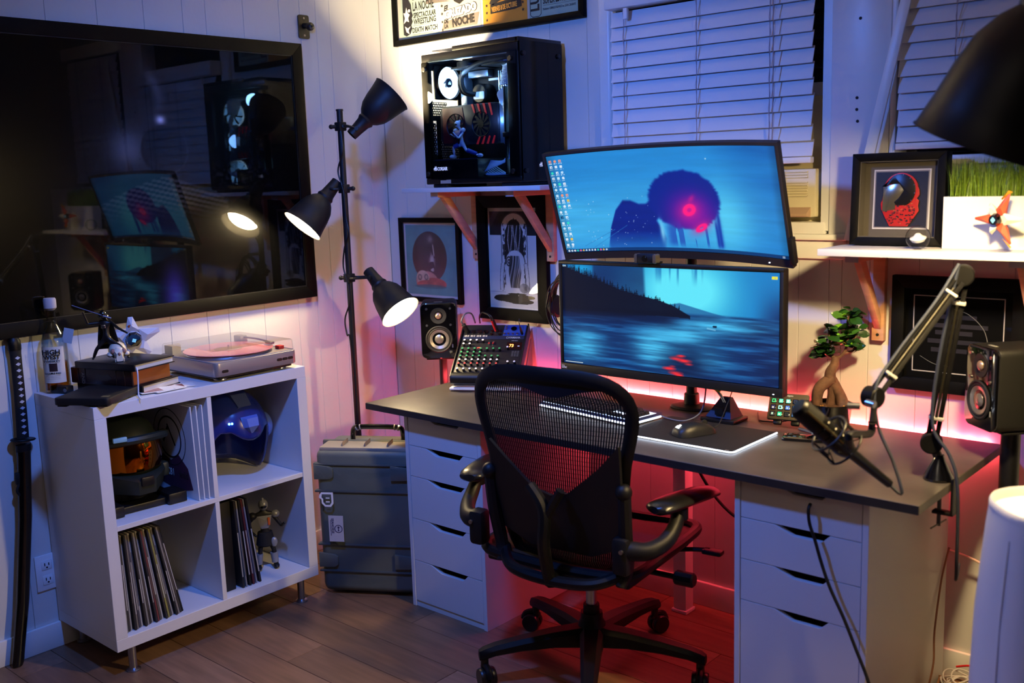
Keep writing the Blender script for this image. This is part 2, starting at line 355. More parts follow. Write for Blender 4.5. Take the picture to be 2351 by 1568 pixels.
# ================================================================ desk
DESK = mat('desk_slate', '#453f38', .42, var=.35, vscale=5, bump=.15, bscale=70, stretch=(1, 1.6, 1))
DESKE = mat('desk_edge', '#1b1c22', .5)
dk = thing('desk', 'long dark slate desk top resting on two white drawer units', 'desk', (.5658, -.6611, .7015))
obj('slab', B().box(0, 1.911, 0, .640, 0, .0228, .0012, seg=1), DESK, dk)
obj('front_edge_band', B().box(.0005, 1.9105, -.0012, 0, .001, .0218), DESKE, dk)
# light strip stuck along the back edge, one diode after another
stp = thing('light_strip', 'glowing red light strip stuck along the back edge of the desk', 'light strip', (.60, -.0185, .712))
obj('tape', B().box(0, 1.84, 0, .0012, -.006, .006), WHP, stp)
LED = mat('led_red', '#ff3040', .4, emit=(1, .060, .075, 1), es=LED_S)
b = B()
for k in range(46): b.box(.012+k*.04, .034+k*.04, .0012, .0060, -.005, .005)
obj('diodes', b, LED, stp, smooth=False, kind='stuff')
s2_ = thing('light_strip', 'red light strip run under the rear of the desk between the drawer units', 'light strip', (1.10, -.10, .7012)); obj('tape', B().box(0, .86, -.006, .006, -.0012, 0), WHP, s2_); b = B()
for k in range(22): b.box(.010+k*.039, .032+k*.039, -.005, .005, -.0032, -.0012)
obj('diodes', b, mat('led_red_low', '#ff3040', .4, emit=(1, .03, .09, 1), es=LED_S*.24), s2_, smooth=False, kind='stuff')
s3_ = thing('light_strip', 'added unseen red light strip on the left rear edge of the desk', 'light strip', (.5650, -.30, .713)); obj('tape', B().box(-.0012, 0, 0, .27, -.006, .006), WHP, s3_); b = B()  # hidden run added to redden the wall corner left of the desk
for k in range(7): b.box(-.0045, -.0012, .008+k*.037, .030+k*.037, -.005, .005)
obj('diodes', b, LED, s3_, smooth=False, kind='stuff')
# ================================================================ drawer units
def drawer_unit(label, x, zs, seed, notch=(.10, .275)):
    t = thing('drawer_unit', label, 'drawer unit', (x, -.6188, 0), group='white drawer units under the desk')
    for s in (0, .344): obj('side_panel', B().box(s, s+.016, 0, .575, 0, .70, .0008, seg=1), WHITE, t)
    obj('back_panel', B().box(.016, .344, .565, .575, .02, .70), WHITE, t)
    obj('plinth', B().box(.016, .344, .006, .02, .0, .05), WHITE, t); obj('top_panel', B().box(.016, .344, .004, .565, .688, .70), WHITE, t)
    a, c = notch
    for z1, z0 in zip(zs, zs[1:]):
        p = [(.018, z0+.001), (.342, z0+.001), (.342, z1-.001), (c, z1-.001), (c-.022, z1-.022), (a+.05, z1-.022), (a+.02, z1-.010), (a, z1-.001), (.018, z1-.001)]
        d = obj('drawer', B().prism(p, 0.002, .018, MXZ, .0006), WHITE, t, ang=20)
        obj('drawer_box', B().box(.03, .33, .018, .53, z0+.012, z1-.035).box(.03, .33, .10, .53, z1-.034, z1-.012), mat('drawer_notch_shade', '#1d1d20', .7), d)  # near-black colour paints the shade seen through the drawer notches
    return t
drawer_unit('white five-drawer unit under the desk end beside the rugged case', .7137, [.70, .588, .478, .325, .172, .022], 0)
ar = drawer_unit('white drawer unit under the desk end with a black cord hanging down its front', 1.9869, [.70, .590, .476, .362, .022], 1, (.115, .262))
# white post carrying the middle of the desk
po = thing('support_post', 'white square post under the middle of the desk by the wall', 'desk leg', (1.497, -.085, 0))
obj('post', B().box(-.025, .025, -.025, .025, .012, .695, .004), WHP, po); obj('foot', B().box(-.03, .03, -.03, .03, 0, .012, .003), WHP, po); obj('top_plate', B().box(-.04, .04, -.04, .04, .695, .7012), WHP, po)
# ================================================================ cube shelf
kx = thing('cube_shelf', 'white four-cube shelf on steel legs holding records and helmets', 'shelf unit', (.005, -1.5526, 0))
Z0 = .0879
obj('top_board', B().box(0, .39, 0, .77, Z0+.732, Z0+.77, .001, seg=1), WHITE, kx); obj('bottom_board', B().box(0, .39, 0, .77, Z0, Z0+.038, .001, seg=1), WHITE, kx)
for y in (0, .732): obj('side_board', B().box(0, .39, y, y+.038, Z0+.0382, Z0+.7318, .001, seg=1), WHITE, kx)
obj('shelf_board', B().box(.0, .388, .0385, .7315, Z0+.377, Z0+.393, .0008, seg=1), WHITE, kx)
for z in (Z0+.0385, Z0+.3935): obj('divider', B().box(.0, .388, .377, .393, z, z+.338, .0008, seg=1), WHITE, kx)
for x in (.03, .36):
    for y in (.06, .71):
        l = obj('leg', B().cyl((x, y, .008), (x, y, Z0), .0125, n=20), STEEL, kx); obj('foot', B().lathe([(.021, 0), (.022, .004), (.013, .010)], 20, T((x, y, 0))), STEEL, l)
# ================================================================ wall shelves and brackets
def bracket(par, x, depth, zt, drop):
    # pine bracket: top bar, wall bar and slanted strut (y = 0 at the wall)
    bar = obj('bracket', B().box(x-.018, x+.018, -depth, -.001, zt-.020, zt, .002), PINE, par)
    obj('wall_bar', B().box(x-.018, x+.018, -.021, -.001, zt-drop, zt-.020, .002), PINE, bar)
    obj('strut', B().prism([(-depth+.035, zt-.0205), (-depth+.075, zt-.0205), (-.0215, zt-drop+.075), (-.0215, zt-drop+.035)], x-.010, x+.010, MYZ, .001), PINE, bar)
    obj('screw', B().cyl((x, -.0225, zt-drop+.018), (x, -.021, zt-drop+.018), .0045, n=10), BLKM, bar)
    obj('end_cap', B().box(x-.0185, x+.0185, -depth-.0015, -depth, zt-.0195, zt), mat('bracket_cap', '#a9a9b6', .5), bar)
sl = thing('wall_shelf', 'white wall shelf on pine brackets carrying the glass-sided computer', 'shelf', (0, 0, 0))
obj('board', B().box(.376, 1.06, -.268, -.001, 1.441, 1.4575, .0015), WHITE, sl)
bracket(sl, .520, .235, 1.4408, .265); bracket(sl, .895, .235, 1.4408, .265)
sr = thing('wall_shelf', 'white wall shelf with pine brackets carrying a shadow box and a planter', 'shelf', (0, 0, 0))
obj('board', B().box(2.041, 2.78, -.262, -.001, 1.2475, 1.2665, .0015), WHITE, sr)
bracket(sr, 2.120, .215, 1.247, .265); bracket(sr, 2.54, .215, 1.247, .265)
# ================================================================ frames on the walls
def frame4(par, w, h, bw, d, m, y0=0):
    # picture frame in the x-z plane, front at -d, mitred corners
    for (p, q) in (((0, 0), (w, 0)), ((w, 0), (w, h)), ((w, h), (0, h)), ((0, h), (0, 0))):
        cx, cz = w/2, h/2
        def ins(c): return (c[0]+bw*(1 if c[0] < cx else -1), c[1]+bw*(1 if c[1] < cz else -1))
        obj('frame_side', B().prism([p, q, ins(q), ins(p)], y0-d, y0-.001, MXZ, .0012), m, par)
# big dark picture on the left wall: local x runs along the wall to the viewer's left end
MY = Matrix(((0, -1, 0, 0), (1, 0, 0, 0), (0, 0, 1, 0), (0, 0, 0, 1)))
bp_ = thing('framed_picture', 'huge dark framed picture behind glass mirroring the room on the side wall', 'framed picture', (.002, -1.93, 1.0446), PI/2)
frame4(bp_, 1.5026, .9706, .046, .028, FRAME)
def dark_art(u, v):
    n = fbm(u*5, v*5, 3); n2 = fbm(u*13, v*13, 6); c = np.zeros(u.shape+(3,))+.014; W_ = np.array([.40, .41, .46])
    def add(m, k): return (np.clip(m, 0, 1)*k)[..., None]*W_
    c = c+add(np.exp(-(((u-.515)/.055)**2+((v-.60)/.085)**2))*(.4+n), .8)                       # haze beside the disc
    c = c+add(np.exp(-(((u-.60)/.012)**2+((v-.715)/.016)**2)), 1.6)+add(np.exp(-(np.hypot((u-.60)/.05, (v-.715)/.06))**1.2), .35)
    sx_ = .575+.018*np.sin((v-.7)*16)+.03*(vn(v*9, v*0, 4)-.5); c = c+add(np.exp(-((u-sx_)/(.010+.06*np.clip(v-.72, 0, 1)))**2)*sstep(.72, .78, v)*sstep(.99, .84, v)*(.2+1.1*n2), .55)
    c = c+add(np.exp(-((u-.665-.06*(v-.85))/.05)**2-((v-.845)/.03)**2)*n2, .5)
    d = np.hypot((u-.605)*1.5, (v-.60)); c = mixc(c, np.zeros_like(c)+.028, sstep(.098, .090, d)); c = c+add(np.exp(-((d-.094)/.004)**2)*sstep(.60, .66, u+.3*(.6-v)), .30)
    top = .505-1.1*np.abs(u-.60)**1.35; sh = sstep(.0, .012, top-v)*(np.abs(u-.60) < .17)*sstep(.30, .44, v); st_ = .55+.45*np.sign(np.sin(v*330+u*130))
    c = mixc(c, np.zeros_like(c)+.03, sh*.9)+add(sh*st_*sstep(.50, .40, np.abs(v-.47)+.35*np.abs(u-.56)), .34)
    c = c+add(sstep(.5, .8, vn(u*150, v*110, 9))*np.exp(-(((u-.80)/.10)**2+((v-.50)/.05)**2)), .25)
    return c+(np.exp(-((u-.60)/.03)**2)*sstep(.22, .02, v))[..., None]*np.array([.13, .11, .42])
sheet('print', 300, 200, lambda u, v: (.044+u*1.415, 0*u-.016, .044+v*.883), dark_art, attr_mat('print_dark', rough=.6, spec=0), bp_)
obj('glass', B().box(.045, 1.4576, -.0215, -.0195, .045, .9256), thin_glass('dusty_pane', haze=.003), bp_)
obj('inner_lip', B().box(.046, 1.4566, -.0245, -.0215, .046, .0485).box(.046, .0485, -.0245, -.0215, .0485, .922).box(1.4541, 1.4566, -.0245, -.0215, .0485, .922).box(.0485, 1.4541, -.0245, -.0215, .922, .9246), mat('lip_dark', '#191919', .4), bp_)
# long frame with four wrestling bills, bottom shown in the picture
cf = thing('framed_posters', 'black framed row of four wrestling posters high above the computer', 'framed posters', (.103, -.001, 2.024))
frame4(cf, .968, .42, .0225, .022, FRAME)
obj('mount_board', B().box(.022, .946, -.008, -.004, .022, .398), mat('mount_white', '#bdbab4', .7), cf)
GREEN = mat('paper_mint', '#a3b8af', .7); GREYP = mat('paper_grey', '#aea79f', .7); ORG = mat('paper_orange', '#c88a22', .7); TEAL = mat('paper_teal', '#8fada5', .7)
def bill(x0, x1, m): return obj('poster', B().box(x0, x1, -.0092, -.0081, .048, .375), m, cf)
yy = -.0098
p1 = bill(.046, .232, GREEN); p2 = bill(.243, .438, GREYP); p3 = bill(.449, .655, ORG); p4 = bill(.666, .905, TEAL)
text('LA NOCHE', p1, (.105, yy, .152), .046, INK, sx=.46, off=.0012); text('SPECTACULAR', p1, (.108, yy, .124), .027, INK, sx=.62, off=.0008); text('WRESTLING', p1, (.108, yy, .099), .030, INK, sx=.68, off=.0008)
text('DEATH MATCH', p1, (.100, yy, .068), .027, INK, sx=.66, off=.0008); text('LA MASCARA', p1, (.105, yy, .192), .024, INK, sx=.7)
obj('rule', B().box(.104, .206, yy-.0002, yy, .0935, .0945).box(.100, .206, yy-.0002, yy, .060, .0612), INK, p1)
# a plain masked face in profile, drawn as ink shapes
obj('ink_shape', B().prism([(.055, .215), (.082, .205), (.098, .178), (.100, .15), (.106, .135), (.099, .125), (.104, .112), (.096, .098), (.10, .086), (.09, .066), (.07, .058), (.055, .066)], yy-.0002, yy, MXZ), INK, p1)
obj('ink_star', B().prism([(.058, .15), (.068, .148), (.074, .17), (.08, .148), (.09, .14), (.081, .128), (.085, .112), (.072, .118), (.058, .108), (.065, .13)], yy-.0004, yy-.0002, MXZ).cyl((.087, yy-.0004, .155), (.087, yy-.0002, .155), .006, n=12).prism([(.063, .098), (.078, .088), (.092, .095), (.08, .08), (.085, .066), (.07, .075)], yy-.0004, yy-.0002, MXZ), INKW, p1)
GRI = mat('ink_grey', '#6f6660', .7); b = B()
for k in range(-5, 6):
    a = k*.28; b.prism([(.34+.045*math.sin(a-.06), .155+.045*math.cos(a)), (.34+.045*math.sin(a+.06), .155+.045*math.cos(a)), (.34+.17*math.sin(a+.07), .155+.13*math.cos(a+.07)), (.34+.17*math.sin(a-.07), .155+.13*math.cos(a-.07))], yy-.0001, yy, MXZ)
obj('ink_rays', b, GRI, p2)
obj('ink_shape', B().prism([(.29, .24), (.39, .24), (.385, .19), (.365, .158), (.34, .145), (.315, .158), (.297, .19)], yy-.0003, yy-.0001, MXZ), INK, p2)
obj('banner', B().prism([(.248, .06), (.42, .06), (.432, .105), (.26, .09)], yy-.0001, yy, MXZ), GRI, p2)
text('El', p2, (.262, yy-.0006, .128), .026, INK, rot=(PI/2, -.15, 0), off=.001, shear=.3)
text('CRUZADO', p2, (.268, yy-.0006, .100), .040, INKW, rot=(PI/2, -.10, 0), sx=.78, off=.0022, name='lettering'); text('CRUZADO', p2, (.2685, yy-.0003, .0995), .040, INK, rot=(PI/2, -.10, 0), sx=.785, off=.0042)
text('DE', p2, (.262, yy-.0006, .083), .020, INK, off=.001, sx=.8); text('LA', p2, (.262, yy-.0006, .065), .020, INK, off=.001, sx=.8); text('NOCHE', p2, (.302, yy-.0006, .066), .042, INK, rot=(PI/2, -.06, 0), sx=.72, off=.0022)
def star(b, cx, cz, r, y): b.prism([(cx+(r if k % 2 == 0 else r*.42)*math.sin(k*PI/5), cz+(r if k % 2 == 0 else r*.42)*math.cos(k*PI/5)) for k in range(10)], y-.0002, y, MXZ)
b = B()
for k in range(5): star(b, .253, .06+k*.03, .007, yy-.0002)
obj('ink_star', b, INK, p2)
b = B()
for k in range(6): star(b, .468, .068+k*.026, .007, yy); star(b, .637, .085+k*.026, .007, yy)
obj('ink_star', b, INK, p3)
obj('ink_shape', B().prism([(.455, .16), (.47, .172), (.49, .185), (.52, .215), (.57, .222), (.60, .19), (.63, .165), (.622, .15), (.60, .138), (.56, .132), (.53, .13), (.50, .118), (.48, .125), (.49, .14), (.47, .15)], yy-.0002, yy, MXZ), INK, p3)
obj('ink_eye', B().prism([(.52, .145), (.53, .15), (.535, .14), (.525, .133)], yy-.0004, yy-.0002, MXZ), ORG, p3)
obj('banner', B().prism([(.485, .088), (.60, .092), (.632, .098), (.630, .134), (.486, .122)], yy-.0002, yy, MXZ), INK, p3)
text('VIERNES 8 DE OCTUBRE', p3, (.492, yy-.0006, .094), .025, mat('ink_gold', '#e0a23a', .6), rot=(PI/2, -.06, 0), sx=.44, off=.0008)
text('LU', p4, (.715, yy, .07), .062, INK, rot=(PI/2, -PI/2, 0), off=.002, sx=.8)
obj('ink_frame', B().tube([(.672+.0, yy, .06), (.672, yy, .2), (.725, yy, .2), (.725, yy, .06), (.715, yy, .052), (.682, yy, .052)], .0012, 4, 1, True), INK, p4)
obj('banner', B().box(.735, .90, yy-.0002, yy, .122, .142), INK, p4)
text('ESPECTACULAR SEMIFINAL', p4, (.738, yy-.0006, .125), .0175, TEAL, sx=.72); text('SUPER ESTRELLA', p4, (.735, yy, .092), .030, INK, sx=.66, off=.001)
obj('rule', B().box(.735, .90, yy-.0002, yy, .085, .0858), INK, p4); text('Preliminar: CABALLO BLANCO vs. LAVA CALIENTE', p4, (.733, yy, .070), .0115, INK, sx=.62)
for p_, l0, l1, sx_ in ((p1, .046, .043, 1.14), (p2, .243, .264, 1.10), (p3, .449, .490, 1.05), (p4, .666, .7165, .94)): p_.scale.x = sx_; p_.location = (l1-l0*sx_, 0, -.0245)
obj('glass', B().box(.022, .946, -.0185, -.0175, .022, .398), GLASS, cf)
# small teal print
a1 = thing('framed_print', 'small black framed teal print with dark oval below the shelf bracket', 'framed print', (.0755, -.001, .986))
frame4(a1, .353, .348, .020, .020, FRAME)
obj('mount_board', B().box(.019, .334, -.007, -.003, .019, .329), mat('paper_pinkish', '#d9cfd4', .7), a1)
def oval_art(u, v):
    n = fbm(u*9, v*9, 8); c = np.zeros(u.shape+(3,))+hx('5d9296'); c *= (.92+.16*n)[..., None]
    o = sstep(1.01, .985, np.hypot((u-.47)/.345, (v-.545)/.365)); pur = mixc(np.zeros_like(c)+hx('3c2532'), np.zeros_like(c)+hx('6a2b35'), sstep(.8, .2, v)); c = mixc(c, pur*(.8+.4*n)[..., None], o)
    m = np.exp(-(((u-.49)/.06)**2+((v-.80)/.06)**2))*n*1.6; c = mixc(c, np.zeros_like(c)+hx('b9a8a4'), np.clip(m, 0, 1))
    f = np.exp(-((u-.52-.08*(v-.5))/.05)**2)*sstep(.28, .34, v)*sstep(.66, .5, v)*sstep(.47, .6, vn(u*26, v*22, 11)); c = mixc(c, np.zeros_like(c)+hx('c8aeb0'), np.clip(f*1.2, 0, 1))
    st = np.exp(-((u-.55-.12*(.68-v))/.010)**2)*sstep(.54, .58, v)*sstep(.75, .7, v); c = mixc(c, np.zeros_like(c)+hx('d9c8c0'), st)
    for cx, cz, rx, rz, col in ((.40, .20, .22, .14, 'd98a80'), (.55, .16, .24, .09, 'c8544c'), (.32, .24, .13, .11, 'e0b3a0'), (.46, .145, .27, .07, 'c95a50')):
        k = sstep(1.05, .95, np.hypot((u-cx)/rx, (v-cz)/rz))*(v > .115); c = mixc(c, (np.zeros_like(c)+hx(col))*(.75+.5*n)[..., None], k)
    for cx, cz in ((.26, .25), (.39, .255)): k = np.exp(-((np.hypot((u-cx)*1.1, v-cz)-.035)/.010)**2)*.7; c = mixc(c, np.zeros_like(c)+hx('4a3238'), k)
    sh = sstep(1.05, .9, np.hypot((u-.47)/.33, (v-.12)/.03)); c = mixc(c, np.zeros_like(c)+hx('40666c'), sh*.7)
    return c
sheet('print', 150, 150, lambda u, v: (.030+u*.293, 0*u-.0078, .030+v*.288), oval_art, attr_mat('print_paper', rough=.6), a1)
obj('glass', B().box(.019, .334, -.0165, -.0158, .019, .329), GLASS, a1)
# larger black and white print
a2 = thing('framed_print', 'large black framed ink drawing of a bowed long-haired figure in an archway', 'framed print', (.531, -.001, .941))
frame4(a2, .347, .478, .046, .024, FRAME)
def ink_art(u, v):
    n = fbm(u*14, v*14, 21); P = np.zeros(u.shape+(3,))+hx('d8d4cc'); D = np.zeros_like(P)+hx('181412'); c = P.copy()
    c = mixc(c, D, ((v > .735) & (v < .98) & (u > .02) & (u < .97)).astype(float))
    arch = ((np.abs(u-.52) < .27) & (v < .80)) | (np.hypot((u-.52)/.27, (v-.80)/.17) < 1)
    ins = ((np.abs(u-.52) < .255) & (v < .80)) | (np.hypot((u-.52)/.255, (v-.80)/.158) < 1)
    c = mixc(c, P, arch.astype(float)); c = mixc(c, D, ((arch & ~ins) & (v > .16)).astype(float)*.7)
    ru = .19+.035*(vn(v*40, u*0, 5)-.5)+.02*np.sin(v*90)*(.5-abs(.5)); hair = (np.abs(u-.52) < np.where(v > .72, ru*np.sqrt(np.clip(1-((v-.72)/.18)**2, 0, 1)), ru+.02*(.72-v)*2)) & (v > .44)
    c = mixc(c, D, hair.astype(float))
    spk = (np.abs(u-.52) < .17*(vn(u*30, v*0+1, 9)+.25)) & (v > .84) & (v < .84+.075*vn(u*40, v*0, 7)); c = mixc(c, D, spk.astype(float))
    sidec = ((np.abs(np.abs(u-.52)-.215) < .028) & (v > .18) & (v < .86)); c = mixc(c, D, sidec*sstep(.52, .6, vn(u*60, v*38, 15))*.8)
    body = (np.hypot((u-.53)/.20, (v-.46)/.13) < 1) | ((np.abs(u-.53) < .20-.12*sstep(.46, .2, v)) & (v < .46) & (v > .14)); c = mixc(c, P, body.astype(float)); 
    rim = np.abs(np.hypot((u-.53)/.20, (v-.46)/.13)-1) < .05; c = mixc(c, D, (rim & (v > .44))*.7)
    bh = (np.abs(u-.52) < .13-.30*np.abs(v-.37)**1.15) & (v > .20) & (v < .53); c = mixc(c, D, bh*(.25+.65*sstep(.3, .75, vn(u*55+3*np.sin(v*9), v*4, 31))))
    for k in range(5):
        x0 = .52+(k-2)*.055; ln = np.abs(u-x0-.018*np.sin(v*16+k*2)) < .006; c = mixc(c, P, (ln & (v > .54) & (v < .84))*.85)
    arm = (np.abs(np.abs(u-.51)-.235-.03*np.sin(v*7)) < .035) & (v > .17) & (v < .45); ed = np.abs(np.abs(np.abs(u-.51)-.235-.03*np.sin(v*7))-.035) < .006; c = mixc(c, P, arm*.9); c = mixc(c, D, (ed & (v > .17) & (v < .45))*.7)
    eye = np.hypot((u-.40)/.05, (v-.47)/.045); c = mixc(c, D, ((np.abs(eye-1) < .2) | (np.abs(eye-.4) < .2))*.8)
    fur = (np.hypot((u-.70)/.10, (v-.20)/.05) < 1) & (v > .14); c = mixc(c, D, fur*(.15+.5*n))
    for (cx, cz, rx, rz) in ((.40, .088, .33, .040), (.62, .062, .28, .030), (.72, .105, .20, .022), (.56, .135, .20, .012)):
        k = np.hypot((u-cx)/rx, (v-cz)/rz)+.35*(n-.5) < 1; c = mixc(c, D, k.astype(float))
    c = mixc(c, D, ((np.abs(v-.15) < .0025) & (np.abs(u-.52) > .2))*.4)
    return c
obj('mount_board', B().box(.045, .302, -.007, -.003, .045, .433), PAPER, a2)
sheet('print', 190, 280, lambda u, v: (.050+u*.247, 0*u-.0078, .052+v*.374), ink_art, attr_mat('print_paper', rough=.6), a2)
obj('glass', B().box(.046, .301, -.0165, -.0158, .046, .432), GLASS, a2)
# dark frame under the right shelf
a3 = thing('framed_print', 'dark framed picture with a thin pale inner border below the right shelf', 'framed print', (2.160, -.001, .848))
frame4(a3, .36, .329, .036, .024, FRAME)
obj('mount_board', B().box(.035, .325, -.008, -.003, .035, .294), mat('mat_black', '#070708', .9, spec=.1), a3)
b = B().box(.058, .302, -.0095, -.008, .055, .0575).box(.058, .302, -.0095, -.008, .2715, .274).box(.058, .0605, -.0095, -.008, .0575, .2715).box(.2995, .302, -.0095, -.008, .0575, .2715)
obj('border_line', b, mat('border_grey', '#bdb7b6', .6), a3)
obj('ink_line', B().tube([(.165, -.0095, .24), (.21, -.0095, .225), (.25, -.0095, .185), (.265, -.0095, .13)], .0008, 4).tube([(.08, -.0095, .10), (.12, -.0095, .08), (.17, -.0095, .075)], .0005, 4), mat('ink_silver', '#8a8a8a', .5), a3)
for k, (x, z, ww) in enumerate(((.11, .21, .12), (.10, .185, .16), (.12, .165, .10), (.10, .14, .15), (.11, .115, .13))): obj('print_band', B().box(x, x+ww, -.0093, -.008, z, z+.012), mat('band_dark', '#1c1a24', .6), a3)
obj('glass', B().box(.035, .325, -.0175, -.0168, .035, .294), GLASS, a3)
# ================================================================ three-headed floor lamp
PX, PY = .297, -.48
lamp = thing('floor_lamp', 'dark grey floor lamp with three adjustable heads in the corner', 'floor lamp', (PX, PY, 0))
obj('base', B().lathe([(0, 0), (.125, 0), (.13, .006), (.125, .016), (.03, .024), (.018, .05)], 32), DKM, lamp)
obj('pole', B().cyl((0, 0, .02), (0, 0, 1.745), .0115, n=20).cyl((0, 0, 1.745), (0, 0, 1.752), .0135, n=20), DKM, lamp)
def shade_prof(s=1, t=.0015):
    o = [(.021, -.062), (.023, -.03), (.026, 0), (.032, .012), (.030, .02), (.042, .032), (.056, .055), (.064, .085), (.070, .12), (.0765, .150), (.0785, .152)]
    o = [(r*s, z*s) for r, z in o]; i = [(r-t*s, z) for r, z in o[5:]][::-1]
    return o, i
def lamp_head(loc, d, zc, k, lit):
    o, i = shade_prof(); M = aim(Vector(loc)-Vector((PX, PY, 0)), d)
    h = obj('lamp_shade', B().lathe(o, 40, M, cap=False), DKM, lamp)
    inn = [(0, .030)]+[(r-.0018, z) for r, z in o[5:-1]]+[(.0785, .152)]
    obj('shade_lining', B().lathe(inn, 40, M, cap=False), INNER, h)
    obj('bulb', B().lathe([(.062, .121), (.058, .127), (.040, .133), (.018, .136), (0, .137)], 32, M, cap=False), BULB[k], h)
    obj('bulb_neck', B().lathe([(.013, .03), (.015, .06), (.040, .095), (.0615, .119), (.062, .121)], 32, M, cap=False), INNER, h)
    ld = Vector(d).normalized()
    # clamp on the pole, fork and thumb screws
    c = obj('clamp', B().box(-.016, .016, -.016, .016, zc-.016, zc+.016, .003), DKM, lamp)
    e = Vector(loc)-Vector((PX, PY, 0))-ld*.03; s = Vector((0, 0, zc)); dirv = (e-s); fl_ = Vector((dirv.x, dirv.y, 0)).normalized()
    sd = fl_.cross(Vector((0, 0, 1)))
    obj('fork', B().tube([s+fl_*.015+sd*.026, s+fl_*.03+sd*.032, e+sd*.027], .0045, 6).tube([s+fl_*.015-sd*.026, s+fl_*.03-sd*.032, e-sd*.027], .0045, 6).tube([s+fl_*.014-sd*.027, s+fl_*.012, s+fl_*.014+sd*.027], .006, 6), DKM, c)
    obj('thumb_screw', B().cyl(e+sd*.026, e+sd*.042, .008, n=8).cyl(s-fl_*.014, s-fl_*.034, .007, n=8).sph(s-fl_*.034, .009, 8, 6), DKM, c)
lamp_head((.352, -.418, 1.700), (.36, .62, .66), 1.690, 0, 1)
lamp_head((.252, -.524, 1.446), (-.20, -.62, -.70), 1.465, 1, 1)
lamp_head((.404, -.436, 1.117), (.72, .05, -.69), 1.135, 2, .8)
pts = [(.012, -.01, 1.68), (.018, -.012, 1.60), (-.012, -.014, 1.53), (.012, -.014, 1.46), (.016, -.012, 1.36), (.026, -.012, 1.30), (-.002, -.012, 1.25), (-.014, -.014, 1.18), (.004, -.014, 1.12), (.010, -.012, 1.05), (-.022, -.014, .98), (-.016, -.014, .92), (.002, -.013, .86), (.004, -.013, .3), (.006, -.013, .05)]
obj('cord', B().tube(pts, .003, 6), CABLE, lamp)
# ================================================================ big black shade above the right shelf
NC, nd = Vector((2.620, -.742, 1.520)), Vector((-.378, .02, -.926)).normalized()
nl = thing('tripod_lamp', 'large black lamp shade hanging in at the top corner over the white shelf', 'lamp', NC)
s_ = 1.975; o, _i = shade_prof(s_); M = aim(-nd*.152*s_, nd)
sh = obj('lamp_shade', B().lathe(o, 64, M, cap=False), mat('black_enamel', '#0b0c10', .42), nl)
obj('shade_lining', B().lathe([(0, .056)]+[(r-.003, z) for r, z in o[5:-1]]+[(.0785*s_, .152*s_)], 64, M, cap=False), INNER, sh)
obj('bulb', B().sph((0, 0, .2265), (.040, .040, .045), M=M).lathe([(.02, .07), (.022, .14), (.034, .19)], 16, M), mat('big_bulb', '#ffffff', .4, emit=(1, .72, .33, 1), es=NEAR_ES), sh)
obj('socket_cap', B().cyl(M @ Vector((0, 0, -.20)), M @ Vector((0, 0, -.11)), .026, .04, n=24, bev=.004), BLK, nl)
obj('arm', B().tube([M @ Vector((0, 0, -.19)), M @ Vector((.03, .0, -.27)), (.45, -.02, .42), (.56, -.02, .2), (.56, -.02, -1.50)], .011, 10), BLK, nl)
obj('base', B().lathe([(0, 0), (.14, 0), (.14, .012), (.02, .03)], 32, T((.56, -.02, -1.537))), BLK, nl)
# ================================================================ monitors on one pole stand
GREYP2 = mat('monitor_grey', '#2b2729', .4)
um = thing('curved_monitor', 'upper curved ultrawide monitor showing a dark figure with pink eyes', 'monitor', (1.556, -.303, 1.383), rot=(math.radians(17.5), 0, 0))
W2, H2, SAG = .409, .183, .045
def cy(x): return SAG*(1-(x/W2)**2)
def curved(b, x0, x1, z0, z1, d0, d1, n=28):
    rings = []
    for k in range(n+1):
        x = x0+(x1-x0)*k/n; y = cy(x); rings.append([(x, y+d0, z0), (x, y+d1, z0), (x, y+d1, z1), (x, y+d0, z1)])
    b.loft(rings); return b
b = curved(B(), -W2, W2, -H2, H2, .003, .022); obj('back_shell', b, BLK, um)
hump = B()
for zz, dd in ((.13, .055),): curved(hump, -.22, .22, -.12, .12, .022, dd)
obj('rear_housing', hump, BLK, um)
bz = B(); curved(bz, -W2, W2, H2-.0085, H2, -.001, .004); curved(bz, -W2, W2, -H2, -H2+.023, -.001, .004); curved(bz, -W2, -W2+.0085, -H2+.023, H2-.0085, -.001, .004, 2); curved(bz, W2-.0085, W2, -H2+.023, H2-.0085, -.001, .004, 2)
obj('bezel', bz, GREYP2, um)
obj('power_light', B().box(.328, .332, cy(.33)-.003, cy(.33)-.001, -.1745, -.1725), LEDW, um)
obj('side_button_box', B().box(W2-.004, W2+.012, -.01, .014, -.17, -.09, .004), BLK, um)
SX0, SX1, SZ0, SZ1 = -W2+.0105, W2-.0105, -H2+.025, H2-.0105
